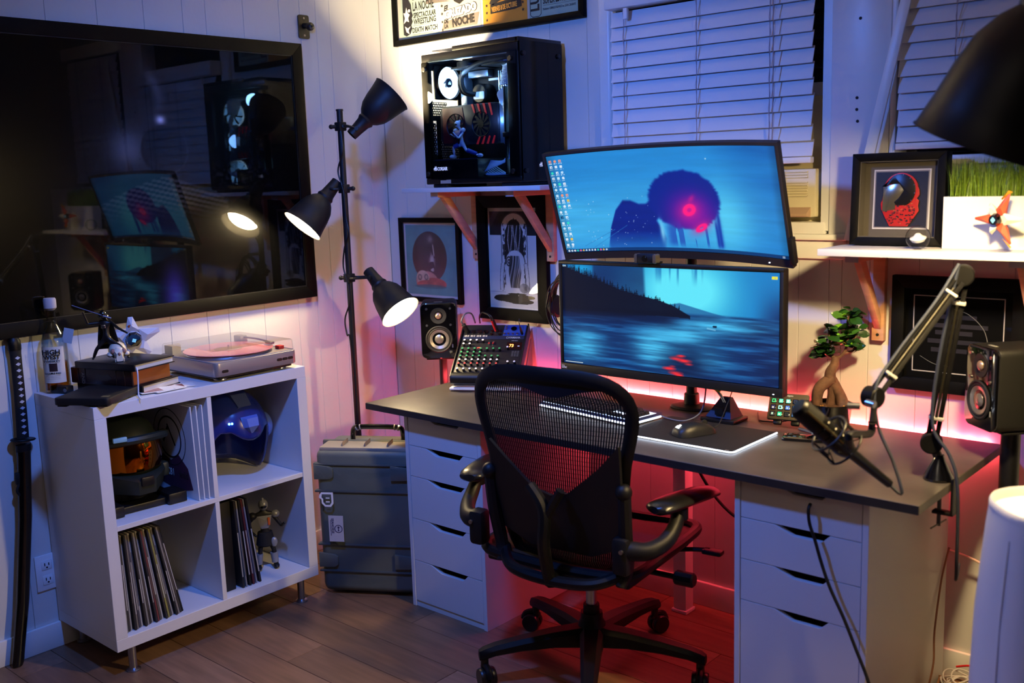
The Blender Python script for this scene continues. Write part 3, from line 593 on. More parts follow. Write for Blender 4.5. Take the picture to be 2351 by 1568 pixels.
def wall_up(u, v):
    n = fbm(u*3+1, v*9, 2); m = fbm(u*6, v*30, 12)
    c = mixc(np.zeros(u.shape+(3,))+hx('2585d2'), np.zeros(u.shape+(3,))+hx('47b6ee'), np.clip(1.1*np.exp(-((v-.30)/.34)**2)*(.55+.5*n)+.15*(n-.5), 0, 1))
    c = mixc(c, np.zeros_like(c)+hx('1560b4'), np.clip(sstep(.66, 1.0, u)*(.35+.8*n)-.12+.5*sstep(.8, 1, v)*sstep(.6, .9, u), 0, .9))
    c = mixc(c, np.zeros_like(c)+hx('5ad2f6'), np.exp(-((u-.75)/.09)**2-((v-.32)/.28)**2)*.75); c *= (.95+.1*m)[..., None]
    BD = np.zeros_like(c)+hx('0b2590')
    # sloping back
    top = np.interp(u, [.19, .205, .225, .26, .30, .335, .37, .40, .45, .49], [0, .10, .25, .42, .515, .51, .475, .475, .53, .6])
    e = sstep(-.012, .022, top-v)*sstep(.188, .212, u)*sstep(.502, .47, u+.05*sstep(.28, .0, v)*0); right = np.interp(v, [0, .12, .22, .3, .4], [.452, .463, .452, .435, .47])
    e *= sstep(.012, -.006, u-right)*(v < .40)+(v >= .40)*1.
    c = mixc(c, BD*(.85+.3*n)[..., None], e*np.clip(.35+v*3.2, 0, 1))
    # drooping head of hair
    hn = .014*(vn(np.arctan2(v-.5, u-.56)*22+32, u*0+2, 8)-.5); r = np.hypot((u-.575)/(.158+hn*.5), (v-.50)/(.285+hn)); hd = sstep(1.06, .94, r)*sstep(.16, .26, v+.06*(vn(u*60, v*0, 17)-.3))
    c = mixc(c, mixc(BD, np.zeros_like(c)+hx('35189c'), sstep(.25, .9, .9-np.hypot((u-.60)/.17, (v-.42)/.3)*.7)), hd)
    st = (vn(u*75, v*1.2, 33) > .52)*sstep(.46, .50, u)*sstep(.735, .70, u)*sstep(.02, .10, v)*sstep(.34, .22, v); c = mixc(c, np.zeros_like(c)+hx('2148b0'), st*.75)
    sd = np.exp(-((u-.715)/.008)**2)*sstep(.02, .08, v)*sstep(.5, .3, v)+.8*np.exp(-((u-.70)/.006)**2)*sstep(.02, .08, v)*sstep(.4, .2, v); c = mixc(c, np.zeros_like(c)+hx('173aa6'), np.clip(sd, 0, .9))
    hl = np.exp(-((u-.455)/.010)**2-((v-.19)/.10)**2); c = mixc(c, np.zeros_like(c)+hx('7fd0f5'), hl*.9)
    P = np.zeros_like(c)+hx('ff1f86')
    gl = np.exp(-(((u-.605)/.10)**2+((v-.33)/.20)**2))*hd; c = mixc(c, np.zeros_like(c)+hx('9418a4'), gl*.8)
    for cx, cz, ru, rv, rt in ((.592, .405, .030, .052, .45), (.634, .235, .029, .030, .5)):
        du, dv = (u-cx), (v-cz)*.42; a = du*math.cos(rt)+dv*math.sin(rt); d = -du*math.sin(rt)+dv*math.cos(rt); q = np.hypot(a/ru, d/(rv*.42))
        c = mixc(c, P, np.clip(np.exp(-((q-.72)/.30)**2)*1.1+.55*np.exp(-(q/1.7)**2), 0, 1))
    c = mixc(c, P, np.exp(-(((u-.605)-.25*(v-.5))/.012)**2-((v-.515)/.035)**2)*.45)
    for k in range(46):
        q = np.random.RandomState(90+k); a, d, s = (.09+.36*q.rand(), .04+.52*q.rand(), .0010+.0009*q.rand())
        c = mixc(c, np.zeros_like(c)+hx('dff4ff'), np.exp(-((u-a)**2+((v-d)*.43)**2)/s**2)*.9)
    c = mixc(c, np.zeros_like(c)+hx('e8ffff'), np.exp(-((u-.70)**2+((v-.885)*.43)**2)/.0026**2))
    for (x0, y0, x1, y1) in ((.13, .04, .30, .26), (.09, .06, .24, .22)): 
        t = (u-x0)/(x1-x0); c = mixc(c, np.zeros_like(c)+hx('2a78c0'), (np.abs(v-(y0+(y1-y0)*t)) < .004)*(t > 0)*(t < 1)*.5)
    tb = (v < .032); c = mixc(c, np.zeros_like(c)+hx('0c2f66'), tb*.85)
    vg = .80+.2*sstep(0, .05, u)*sstep(1, .96, u); c *= vg[..., None]
    # icons: three ragged columns of little coloured squares with captions, then the task bar
    q = np.random.RandomState(4); cols = ['e8f4ff', 'd6f2ff', 'ffffff', '34e0c0', 'ff6a90', 'f2c24a', 'c8e8ff', 'ff9a70', '0e2050']
    for r_ in range(16):
        for k_ in range(3 if r_ < 9 else 2):
            cx = .013+.022*k_+.0; cz = .945-.0575*r_; col = hx(cols[0 if q.rand() < .45 else q.randint(len(cols))]); sh = q.randint(3)
            m_ = ((np.abs(u-cx) < .0052) & (np.abs(v-cz) < .0125)) if sh else (np.hypot((u-cx)/.0056, (v-cz)/.0135) < 1)
            if sh == 1: m_ &= ~((np.abs(u-cx-.001) < .002) & (np.abs(v-cz+.003) < .005))
            c = mixc(c, np.zeros_like(c)+col, m_*.92); cap = (np.abs(u-cx) < .0085) & (np.abs(v-cz+.0235) < .0038) & (vn(u*700, v*0+r_, 3) > .3); c = mixc(c, np.zeros_like(c)+hx('d8eefc'), cap*.75)
    for k_ in range(14):
        cx = .012+.0132*k_; m_ = np.hypot((u-cx)/.0042, (v-.016)/.0095) < 1; c = mixc(c, np.zeros_like(c)+hx(cols[k_ % 7]), m_*.9)
    m_ = (np.abs(u-.978) < .006) & ((np.abs(v-.021) < .003) | (np.abs(v-.011) < .003)); c = mixc(c, np.zeros_like(c)+hx('e8f4ff'), m_*.8)
    return c
sheet('screen', 460, 200, lambda u, v: (SX0+(SX1-SX0)*u, SAG*(1-((SX0+(SX1-SX0)*u)/W2)**2)+.0008, SZ0+(SZ1-SZ0)*v), wall_up, attr_mat('screen_glow', 1.0, .5, spec=.1), um)
curved_gap = B(); curved(curved_gap, -W2+.0085, W2-.0085, -H2+.023, H2-.0085, .0012, .003); obj('screen_border', curved_gap, BLKG, um)
lm = thing('flat_monitor', 'lower black ultrawide monitor showing a blue lake and forest', 'monitor', (1.5615, -.30, 1.0275))
LW, LH = .4015, .1845
obj('back_shell', B().box(-LW, LW, .004, .03, -LH, LH, .004), BLK, lm)
obj('rear_housing', B().box(-.20, .20, .03, .06, -.12, .12, .01), BLK, lm)
obj('bezel', B().box(-LW, LW, -.004, .004, LH-.0095, LH, .001).box(-LW, LW, -.004, .004, -LH, -LH+.026, .001).box(-LW, -LW+.0105, -.004, .004, -LH+.026, LH-.0095, .001).box(LW-.0105, LW, -.004, .004, -LH+.026, LH-.0095, .001), mat('bezel_black', '#0b0b0c', .5), lm)
text('NVIDIA', lm, (-LW+.005, -.0046, -LH+.0165), .0042, INKW, sx=.9); text('G-SYNC', lm, (-LW+.005, -.0046, -LH+.0095), .0075, INKW, sx=.8, off=.0002)
obj('power_light', B().box(.372, .376, -.005, -.004, -LH+.008, -LH+.010), LEDW, lm)
def wall_low(u, v):
    n = fbm(u*4, v*4, 40); st = fbm(u*7, v*46, 41); c = np.zeros(u.shape+(3,))
    sky = mixc(c+hx('0a2c6c'), c+hx('1a8fd0'), sstep(.05, .5, u)); sky = mixc(sky, c+hx('62e6fb'), np.clip(1.35*np.exp(-((u-.60)/.22)**2-((v-.80)/.30)**2), 0, 1)); sky = mixc(sky, c+hx('1878c4'), sstep(.72, .98, u)*.8); sky = mixc(sky, c+hx('0a1c50'), sstep(.88, 1.02, u)*sstep(.95, .5, v)*.9)
    sky = mixc(sky, c+hx('1a9ad8'), np.exp(-((u-.10)/.09)**2-((v-.97)/.08)**2)); 
    bodyd = sstep(.155, .17, u)*sstep(.428, .408, u+.02*(v-.8))*sstep(.55, .75, v); sky = mixc(sky, c+hx('0b2358'), bodyd*(.55+.3*n))
    drip = sstep(.55, .7, vn(u*110, v*.6, 44))*sstep(.46, .48, u)*sstep(.70, .66, u)*sstep(.80+.12*0, .97, v-.06*vn(u*40, v*0, 5)); sky = mixc(sky, c+hx('1c6fb4'), drip*.7)
    wat = mixc(c+hx('082860'), c+hx('1c66ac'), np.clip((st-.38)*2.8, 0, 1))
    for cx, cz, ru, rv, k in ((.11, .20, .10, .16, .9), (.46, .24, .10, .16, 1.), (.60, .38, .14, .10, .8), (.76, .50, .17, .07, .9), (.70, .18, .10, .14, .4)): wat = mixc(wat, c+hx('4cc4f4'), np.clip(np.exp(-((u-cx)/ru)**2-((v-cz)/rv)**2)*k*(.25+1.5*st), 0, 1))
    wat = mixc(wat, c+hx('08183f'), np.clip(np.exp(-((u-.60)/.10)**2-((v-.10)/.16)**2)*.8+sstep(.80, 1.05, u)*.6*(1-st)+sstep(.62, .50, u)*np.exp(-((v-.53)/.07)**2)*.9, 0, 1))
    hor = .585-.0*u; c2 = mixc(wat, sky, sstep(-.006, .02, v-hor))
    far = np.interp(u, [.52, .58, .64, .72, .78], [.66, .685, .655, .615, .59]); c2 = mixc(c2, c+hx('1b5a98'), (sstep(-.004, .004, far-v)*(v > .585)*(u > .5)*(u < .78))*.75)
    hill = np.interp(u, [0, .03, .1, .2, .3, .4, .48, .55, .60, .625], [.99, .965, .915, .85, .775, .73, .70, .655, .60, .575])
    tr = np.zeros_like(u)
    for k in range(110):
        q = np.random.RandomState(200+k); x = q.rand()*.6; h = (.02+.07*q.rand()**2)*(1.25-x*1.2); wd = .0045+.004*q.rand(); b0 = np.interp(x, [0, .03, .1, .2, .3, .4, .48, .55, .60, .625], [.99, .965, .915, .85, .775, .73, .70, .655, .60, .575])
        t = np.clip((v-b0+.02)/(h+.02), 0, 1); jag = .65+.35*np.sign(np.sin(v*420)); tr = np.maximum(tr, ((np.abs(u-x) < wd*(1-t)*jag) & (t < 1) & (v > b0-.03)).astype(float))
    dark = np.maximum(tr, sstep(-.004, .004, hill-v)*(u < .628))*(v > .53-.02*np.sin(u*9)); dark = dark*np.clip((v-.50)/.06, 0, 1); c2 = mixc(c2, c+hx('050d24'), dark*.97)
    for pts in (((.565, .165, .030), (.60, .145, .030), (.585, .19, .02), (.62, .12, .018)), ((.53, .06, .028), (.56, .025, .03), (.575, .005, .02), (.545, .085, .015))):
        for (a, b_, s) in pts: k = np.exp(-((u-a)/s)**2-((v-b_)/(s*.6))**2); c2 = mixc(c2, c+hx('ff2f38'), np.clip(k*(.2+1.3*st)*1.2, 0, 1)*(k > .2))
    c2 = mixc(c2, c+hx('0c2a4c'), np.hypot((u-.735)/.010, (v-.49)/.012) < 1); wk = np.exp(-((v-.465+.3*(u-.72))/.006)**2)*(u < .74)*(u > .70); c2 = mixc(c2, c+hx('a8e8ff'), wk*.6)
    c2 = mixc(c2, c+hx('f0e830'), ((np.abs(u-.98) < .011) & (np.abs(v-.955) < .011) & (np.hypot((u-.983)/.003, (v-.955)/.005) > 1)).astype(float)); c2 = mixc(c2, c+hx('e8ffff'), ((np.abs(u-.055) < .047) & (np.abs(v-.016) < .0035))*1.)
    ic = ((np.abs(np.hypot((u-.008)*2.3, v-.985)-.006) < .003) | ((np.abs(u-.018) < .0025) & (np.abs(v-.985) < .008))); c2 = mixc(c2, c+hx('d8f4ff'), ic*1.)
    return c2
LX0, LX1, LZ0, LZ1 = -LW+.013, LW-.013, -LH+.0285, LH-.012
obj('screen_border', B().box(-LW+.0105, LW-.0105, -.001, .003, -LH+.026, LH-.0095), BLKG, lm)
sheet('screen', 440, 200, lambda u, v: (LX0+(LX1-LX0)*u, 0*u-.0014, LZ0+(LZ1-LZ0)*v), wall_low, attr_mat('screen_glow', 1.0, .5, spec=.1), lm)
ms = thing('monitor_stand', 'black pole stand with round foot holding both monitors', 'monitor stand', (1.545, -.105, .7243))
obj('base_plate', B().lathe([(0, 0), (.064, 0), (.066, .003), (.060, .009), (.03, .014), (0, .015)], 36, Matrix.Diagonal((1.15, .85, 1, 1))), BLK, ms)
obj('collar', B().cyl((0, 0, .012), (0, 0, .05), .026, .024, n=24, bev=.003), BLK, ms)
obj('pole', B().cyl((0, 0, .03), (0, 0, .74), .0175, n=24), BLK, ms)
obj('arm', B().box(-.03, .03, -.135, .02, .27, .32, .006), BLK, ms); obj('arm', B().box(-.03, .03, -.07, .02, .62, .67, .006), BLK, ms)
obj('cable_clip', B().box(-.022, .022, -.028, .0, .10, .115, .003), BLK, ms)
wc = thing('webcam', 'black webcam clipped to the top of the lower monitor', 'webcam', (1.515, -.299, 1.2122))
obj('body', B().prism(rrect(.070, .028, .010), -.026, -.002, MXZ @ T((0, .017, 0)), .003), BLK, wc)
for s in (-1, 1): obj('end_cap', B().prism(rrect(.012, .029, .005), -.0265, -.0015, MXZ @ T((s*.034, .017, 0)), .002), mat('webcam_trim', '#6d6458', .35, .6), wc)
obj('lens', B().cyl((0, -.027, .017), (0, -.0255, .017), .010, n=24).cyl((0, -.0285, .017), (0, -.027, .017), .006, n=20), BLKG, wc)
obj('hinge_foot', B().box(-.018, .03, -.010, .03, .0004, .006, .002), BLK, wc)
# ================================================================ glass-sided computer
pc = thing('computer_tower', 'black glass-sided computer tower with glowing fans on the wall shelf', 'computer', (.505, -.262, 1.4578))
PL, PD, PH = .468, .236, .500
PCM = mat('case_black', '#0a0a0c', .35)
obj('feet', B().box(.03, .10, .01, .226, 0, .012, .002).box(.37, .44, .01, .226, 0, .012, .002), BLK, pc)
obj('bottom_panel', B().box(0, PL, .004, .232, .012, .034, .003), PCM, pc)
obj('rear_pillar', B().box(0, .034, .002, .012, .034, PH-.05, .002), mat('pillar_black', '#020202', .85, spec=.05), pc)
obj('front_pillar', B().box(PL-.055, PL-.002, .006, .022, .034, PH-.05, .003), PCM, pc)
obj('tray_panel', B().box(.012, PL-.03, .195, .205, .034, PH-.05), mat('tray_black', '#121216', .5), pc)
obj('far_panel', B().box(.006, PL-.004, .228, .235, .03, PH-.04), PCM, pc)
obj('top_frame', B().box(0, PL-.002, .004, .018, PH-.052, PH-.022, .003).box(0, PL-.002, .218, .232, PH-.052, PH-.022, .003).box(0, .018, .018, .218, PH-.052, PH-.03, .002).box(PL-.03, PL-.002, .018, .218, PH-.052, PH-.022, .002), PCM, pc)
tg = thin_glass('smoked_pane', (.30, .31, .34, 1))
obj('side_glass', B().box(.034, PL-.006, -.003, .001, .03, PH-.048), thin_glass('side_pane', (.62, .68, .76, 1)), pc)
obj('front_glass', B().prism(rrect(.226, PH-.035, .006), PL+.002, PL+.006, MYZ @ T((.119, .5*PH, 0))), mat('front_black_glass', '#020203', .10, spec=.25), pc)
obj('top_glass', B().box(.05, PL-.01, .012, .226, PH-.014, PH-.010), thin_glass('smoked_pane'), pc)
obj('top_edge', B().box(.16, PL, .002, .010, PH-.022, PH-.006, .002).box(PL-.012, PL+.004, .002, .232, PH-.022, PH-.006, .002), PCM, pc)
b = B()
for x, z in ((.022, .05), (.022, PH-.075), (PL-.03, .05), (PL-.03, PH-.075)): b.cyl((x, -.009, z), (x, .0, z), .0085, n=18, bev=.001)
obj('thumb_screw', b, BLK, pc); b = B()
for y, z in ((.022, .05), (.022, PH-.06), (.21, .05), (.21, PH-.06)): b.cyl((PL+.005, y, z), (PL+.013, y, z), .008, n=18, bev=.001)
obj('thumb_screw', b, BLK, pc)
# rear wall: pierced vents that let the lit wall show through
rb = B().box(.0, .004, .02, .05, .034, PH-.05).box(0, .004, .185, .228, .034, PH-.05).box(0, .004, .05, .185, PH-.075, PH-.05).box(0, .004, .05, .185, .245, .262).box(0, .004, .05, .09, .034, .12).box(0, .004, .05, .185, .034, .06)
obj('rear_panel', rb, PCM, pc)
def vent(y0, y1, z0, z1, s=.0085):
    b = B(); k = 0; z = z0
    while z < z1-.001:
        b.box(.0005, .0035, y0, y1, z-.0019, z+.0019); y = y0+(s*.5 if k % 2 else 0)
        while y < y1+.001: b.box(.0005, .0035, y-.0020, y+.0020, z, min(z+s, z1)); y += s
        z += s; k += 1
    b.box(.0005, .0035, y0, y1, z1-.001, z1+.001); return obj('rear_vent', b, PCM, pc, smooth=False, kind='stuff')
vent(.05, .125, .262, .312); vent(.028, .062, .07, .235); vent(.09, .185, .06, .245)
obj('slot_cover', B().box(.002, .004, .066, .088, .05, .25), PCM, pc)
FANG = mat('fan_glow', '#ffffff', .4, emit=(.62, .86, 1, 1), es=5.5); FANB = mat('fan_blade_glow', '#dfefff', .4, emit=(.45, .74, 1, 1), es=2.4)
FANB2 = mat('fan_ring_glow', '#dfefff', .4, emit=(.25, .62, 1, 1), es=6)
def fan(M, blade, ring, r=.058):
    f = obj('fan', B().prism(rrect(.122, .122, .008), 0, .006, M).lathe([(r+.001, .006), (r+.003, .006), (r+.003, .024), (r+.001, .024)], 36, M, cap=False), BLK, pc)
    obj('light_ring', B().lathe([(r-.006, .010), (r+.0005, .010), (r+.0005, .014), (r-.006, .014), (r-.006, .010)], 40, M, cap=False), ring, f)
    b = B()
    for k in range(7):
        a = k*2*PI/7; rg = []
        for q in range(4):
            rr = .018+(r-.0245)*q/3; aw = .34; sk = a+.28*q/3
            rg.append([(rr*math.cos(sk-aw), rr*math.sin(sk-aw), .018), (rr*math.cos(sk+aw), rr*math.sin(sk+aw), .010), (rr*math.cos(sk+aw), rr*math.sin(sk+aw), .0115), (rr*math.cos(sk-aw), rr*math.sin(sk-aw), .0195)])
        t = B(); t.loft(rg); bmesh.ops.transform(t.b, matrix=M, verts=t.b.verts); b.merge(t.b)
    obj('blades', b, blade, f)
    if blade is FANG: obj('glow_disc', B().lathe([(.016, .0035+.004), (r-.006, .0075), (r-.006, .0085), (.016, .0085)], 40, M, cap=False), mat('fan_disc_glow', '#ffffff', .4, emit=(.55, .82, 1, 1), es=2.6), f)
    obj('hub', B().cyl(M @ Vector((0, 0, .007)), M @ Vector((0, 0, .0225)), .017, n=24, bev=.002), mat('fan_hub', '#141d2e', .5), f)
    obj('emblem', B().prism([(-.007, -.006), (.007, -.006), (.008, .001), (.004, -.001), (.003, .007), (-.001, .001), (-.004, .003)], .0226, .023, M), FANB2, f)
fan(Matrix(((0, 0, 1, .006), (1, 0, 0, .118), (0, 1, 0, .383), (0, 0, 0, 1))), FANG, FANG)
for k in range(3): fan(Matrix(((0, 0, -1, PL-.035), (1, 0, 0, .118), (0, 1, 0, .092+.133*k), (0, 0, 0, 1))), FANB2, FANG)
for k in range(2): fan(T((.155+.15*k, .118, PH-.078)) , FANB2, FANB)
light('case_glow', 'POINT', (.505+.16, -.262+.05, 1.4578+.40), (.30, .60, 1), 3.2, .03)
light('case_glow', 'POINT', (.505+.33, -.262+.06, 1.4578+.23), (.25, .50, 1), 1.6, .03)
# board, cooler, card, cables
BRD = mat('circuit_board', '#0e1116', .4)
mbd = obj('motherboard', B().box(.05, .30, .185, .194, .10, .43, .001), BRD, pc)
obj('heat_sink', B().prism([(.055, .28), (.085, .30), (.085, .385), (.070, .41), (.055, .41)], .150, .185, MXZ, .002).box(.09, .19, .155, .185, .395, .42, .003), mat('sink_blue_grey', '#8a9bb4', .3, .7), mbd)
obj('memory_stick', B().box(.245, .249, .15, .186, .27, .41).box(.255, .259, .15, .186, .27, .41).box(.265, .269, .15, .186, .27, .41).box(.275, .279, .15, .186, .27, .41), STEEL, mbd)
obj('cooler_block', B().cyl((.165, .13, .335), (.165, .185, .335), .036, n=32, bev=.004), BLK, mbd)
obj('cooler_plate', B().prism(rrect(.052, .026, .004), .128, .130, MXZ @ T((.165, .328, 0))), mat('plate_pale', '#cfe4ff', .3, emit=(.4, .6, .9, 1), es=.8), mbd)
obj('port_row', B().box(.17, .25, .18, .19, .382, .390), mat('port_white', '#e8f4ff', .4, emit=(.6, .8, 1, 1), es=.6), mbd)
for k, (dx, dy) in enumerate(((0, 0), (.020, .012))):
    obj('coolant_tube', B().tube([(.150+dx, .12-dy, .33), (.118+dx*1.2, .09-dy, .345), (.135+dx, .07-dy, .395), (.22+dx, .065-dy, .43), (.33+dx, .08-dy, .442), (.40, .09, .44)], .0085, 12), mat('tube_black', '#101114', .55), pc)
gp = obj('graphics_card', B().prism([(.035, .175), (.048, .150), (.315, .150), (.322, .16), (.322, .285), (.31, .292), (.05, .292), (.035, .27)], .055, .09, MXZ @ T((0, 0, 0)), .003), mat('card_charcoal', '#26222a', .35), pc)
obj('card_fan', B().lathe([(.041, 0), (.044, -.002), (.044, .004), (.041, .004)], 36, MXZ @ T((.243, .220, .052)), cap=False).lathe([(0, -.002), (.014, -.002), (.014, .004)], 20, MXZ @ T((.243, .220, .052))), BLK, gp)
obj('card_fan', B().lathe([(.041, 0), (.044, -.002), (.044, .004), (.041, .004)], 36, MXZ @ T((.115, .220, .052)), cap=False).lathe([(0, -.002), (.014, -.002), (.014, .004)], 20, MXZ @ T((.115, .220, .052))), BLK, gp)
for cx in (.243, .115):
    b = B()
    for k in range(11):
        a = k*2*PI/11; b.prism([(cx+.013*math.cos(a), .22+.013*math.sin(a)), (cx+.040*math.cos(a+.5), .22+.040*math.sin(a+.5)), (cx+.040*math.cos(a+.75), .22+.040*math.sin(a+.75)), (cx+.013*math.cos(a+.4), .22+.013*math.sin(a+.4))], .051, .053, MXZ)
    obj('card_fan_blades', b, BLKM, gp)
b = B()
for k in range(4): b.prism([(.195+k*.028, .292), (.205+k*.028, .292), (.214+k*.028, .262-.004*k), (.209+k*.028, .26-.004*k)], .0525, .055, MXZ)
for k in range(4): b.prism([(.215+k*.025, .150), (.224+k*.025, .150), (.236+k*.024, .176), (.231+k*.024, .178)], .0525, .055, MXZ)
obj('red_slash', b, mat('slash_red', '#c01c28', .4, emit=(.5, .02, .03, 1), es=.5), gp)
obj('red_panel', B().prism([(.05, .160), (.15, .154), (.165, .20), (.15, .285), (.05, .285)], .0532, .0552, MXZ), mat('card_maroon', '#5c1a22', .4), gp)
obj('card_backing', B().box(.325, .345, .06, .10, .15, .30, .002).box(.35, .362, .05, .09, .145, .305, .002), mat('mount_grey_blue', '#7f93ad', .35, .6), pc)
CBL = mat('sleeved_cable', '#b8cfe8', .55)
b = B()
for k in range(12): b.tube([(.300, .10+.004*k, .425-.001*k), (.345, .07+.003*k, .432-.002*k), (.385, .075+.003*k, .425-.0065*k), (.388, .10, .41-.0065*k)], .0022, 6, 4)
for k in range(13): b.tube([(.318, .075+.002*k, .352+.0052*k), (.345, .056+.001*k, .350+.0052*k), (.388, .066, .352+.0050*k)], .0024, 6, 4)
obj('sleeved_cables', b, CBL, pc, kind='stuff'); b = B()
for k in range(9): b.tube([(.350+.003*k, .07, .345), (.328+.004*k, .052, .322), (.335+.003*k, .05, .30), (.34+.003*k, .06, .28)], .0024, 6, 4)
for k in range(8): b.tube([(.384-.002*k, .06+.003*k, .19), (.386-.004*k, .045+.004*k, .14), (.375-.006*k, .04+.004*k, .09), (.29-.004*k, .04+.005*k, .062+.004*k), (.255+.001*k, .045+.006*k, .050+.004*k), (.28+.008*k, .05+.005*k, .040), (.385, .055+.003*k, .042+.001*k)], .0023, 6, 5)
obj('sleeved_cables', b, CBL, pc, kind='stuff')
obj('cable_bar', B().box(.372, .378, .03, .05, .04, .34, .001).box(.365, .395, .028, .052, .168, .185, .002), BLK, pc)
obj('power_cover', B().box(.02, .262, .006, .19, .034, .100, .003), mat('cover_black', '#0c0c10', .3), pc)
obj('back_sleeve', B().box(.05, .262, .004, .006, .098, .101), mat('cover_edge', '#30364a', .3), pc)
SIL = mat('logo_white', '#f2f4f8', .5, emit=(.8, .85, 1, 1), es=.35)
text('CORSAIR', pc, (.068, -.0035, .062), .017, SIL, sx=.74, off=.0005)
def sail(M, par): obj('emblem', B().prism([(-.009, -.007), (.009, -.007), (.010, -.002), (.006, -.003)], 0, .0004, M).prism([(-.008, -.004), (-.006, .003), (.001, -.003)], 0, .0004, M).prism([(-.004, .001), (.001, .009), (.004, -.003), (.0, -.002)], 0, .0004, M).prism([(.003, .003), (.007, .009), (.008, -.001), (.004, -.002)], 0, .0004, M), SIL, par)
sail(Matrix(((1, 0, 0, .057), (0, 0, -1, -.0035), (0, 1, 0, .069), (0, 0, 0, 1))), pc); sail(Matrix(((0, 0, 1, PL+.0065), (1, 0, 0, .10), (0, 1, 0, .07), (0, 0, 0, 1))), pc)
obj('sticker', B().box(.075, .105, .0032, .004, .0145, .026).box(.105, .128, .0032, .004, .0145, .028), mat('sticker_cream', '#a59a90', .6), pc)

# ================================================================ mesh-backed chair
CHM = mat('chair_frame', '#06070a', .45, spec=.3); CHG = mat('chair_joint_grey', '#0e0f12', .5, spec=.3); CAST = mat('caster_black', '#0b0b0c', .35)
ch = thing('office_chair', 'black mesh-backed swivel chair standing in front of the desk', 'chair', (1.505, -.615, 0), math.radians(7))
obj('hub', B().lathe([(.030, .085), (.052, .09), (.056, .12), (.042, .15), (.034, .17), (.033, .19)], 28), CHM, ch)
obj('gas_lift', B().cyl((0, 0, .18), (0, 0, .34), .0165, n=20), STEEL, ch); obj('lift_sleeve', B().cyl((0, 0, .16), (0, 0, .215), .026, .024, n=24), CHM, ch)
for k in range(5):
    a = math.radians(-55-7+72*k); M = Matrix.Rotation(a, 4, 'Z')
    b = B(); rg = []
    for r, hw, z0, z1 in ((.03, .036, .088, .150), (.12, .031, .098, .146), (.22, .026, .098, .135), (.30, .022, .092, .124), (.335, .020, .084, .115), (.348, .014, .082, .108)):
        rg.append([(r, -hw, z0+.006), (r, -hw*.7, z0), (r, hw*.7, z0), (r, hw, z0+.006), (r, hw, z1-.012), (r, hw*.6, z1), (r, -hw*.6, z1), (r, -hw, z1-.012)])
    b.loft(rg); bmesh.ops.transform(b.b, matrix=M, verts=b.b.verts); l = obj('leg', b, CHM, ch)
    cz = B(); sw = math.radians(40+60*k); C_ = M @ T((.332, 0, 0)) @ Matrix.Rotation(sw, 4, 'Z')
    for s in (-1, 1): cz.lathe([(.012, -.010), (.027, -.010), (.0295, -.006), (.0295, .006), (.027, .010), (.012, .010)], 22, C_ @ T((-.014, s*.014, .0297)) @ Matrix.Rotation(PI/2, 4, 'X'))
    c = obj('caster', cz, CAST, l)
    obj('caster_hood', B().cyl(C_ @ Vector((0, 0, .045)), C_ @ Vector((0, 0, .088)), .012, n=14).box(-.030, .004, -.0045, .0045, .02, .064, .004, C_).tube([C_ @ Vector((.012, 0, .052)), C_ @ Vector((-.008, 0, .064)), C_ @ Vector((-.034, 0, .056)), C_ @ Vector((-.045, 0, .036))], .010, 8), CAST, c)
obj('tilt_box', B().box(-.075, .075, -.12, .13, .335, .385, .014), CHM, ch)
obj('seat_bracket', B().box(-.20, .20, -.03, .06, .375, .395, .006).box(-.235, -.19, -.20, .19, .378, .412, .008).box(.19, .235, -.20, .19, .378, .412, .008), CHM, ch)
# seat: frame ring and woven pan
sf = [(-.235, -.20, .420), (-.252, -.05, .424), (-.258, .12, .428), (-.235, .235, .424), (-.13, .285, .408), (0, .292, .402), (.13, .285, .408), (.235, .235, .424), (.258, .12, .428), (.252, -.05, .424), (.235, -.20, .420), (.10, -.225, .412), (-.10, -.225, .412)]
seat = obj('seat', B().tube(sf, .0165, 10, 5, True), CHM, ch)
sheet_b = B(); n = 16
for i in range(n):
    a = -.235+.47*i/(n-1); 
rows = []
for j in range(13):
    y = -.21+.485*j/12; hw = .245 if y < .2 else .245*math.sqrt(max(0, 1-((y-.2)/.095)**2))*.5+.12
    rows.append([(hw*(2*i/16-1), y, .426-.016*(1-(2*i/16-1)**2)-(.012 if y > .2 else 0)*((y-.2)/.08)) for i in range(17)])
sheet_b.loft(rows, cap=False, closed=False)
obj('seat_mesh', sheet_b, mat('seat_weave', '#101013', .6, bump=.5, bscale=400), seat)
# back: outline (u, w) with a forward curve towards the edges
def bv(u, w): return -(.215+.12*(w-.45)) + .42*(u-.03)**2*(1.0) + .035*max(0, (.62-w)/.25)
half = [(.0, .985), (.12, .982), (.19, .968), (.235, .940), (.256, .900), (.258, .855), (.246, .800), (.230, .74), (.220, .67), (.213, .60), (.207, .53), (.200, .47), (.185, .42), (.14, .385), (.06, .372), (0, .370)]
outl = half+[(-u, w) for u, w in half[-2:0:-1]]
UC = .03
rings = []
def ring_pts(u, w, nu, nw, tw, th):
    # band cross-section: outer, back, inner, front
    v = bv(u, w); return [(UC+u+nu*.006, v, w+nw*.006), (UC+u-nu*tw*.4, v-th, w-nw*tw*.4), (UC+u-nu*tw, v-th*.4, w-nw*tw), (UC+u-nu*tw, v+th*.3, w-nw*tw), (UC+u-nu*tw*.4, v+th*.7, w-nw*tw*.4)]
O = []; m = len(outl)
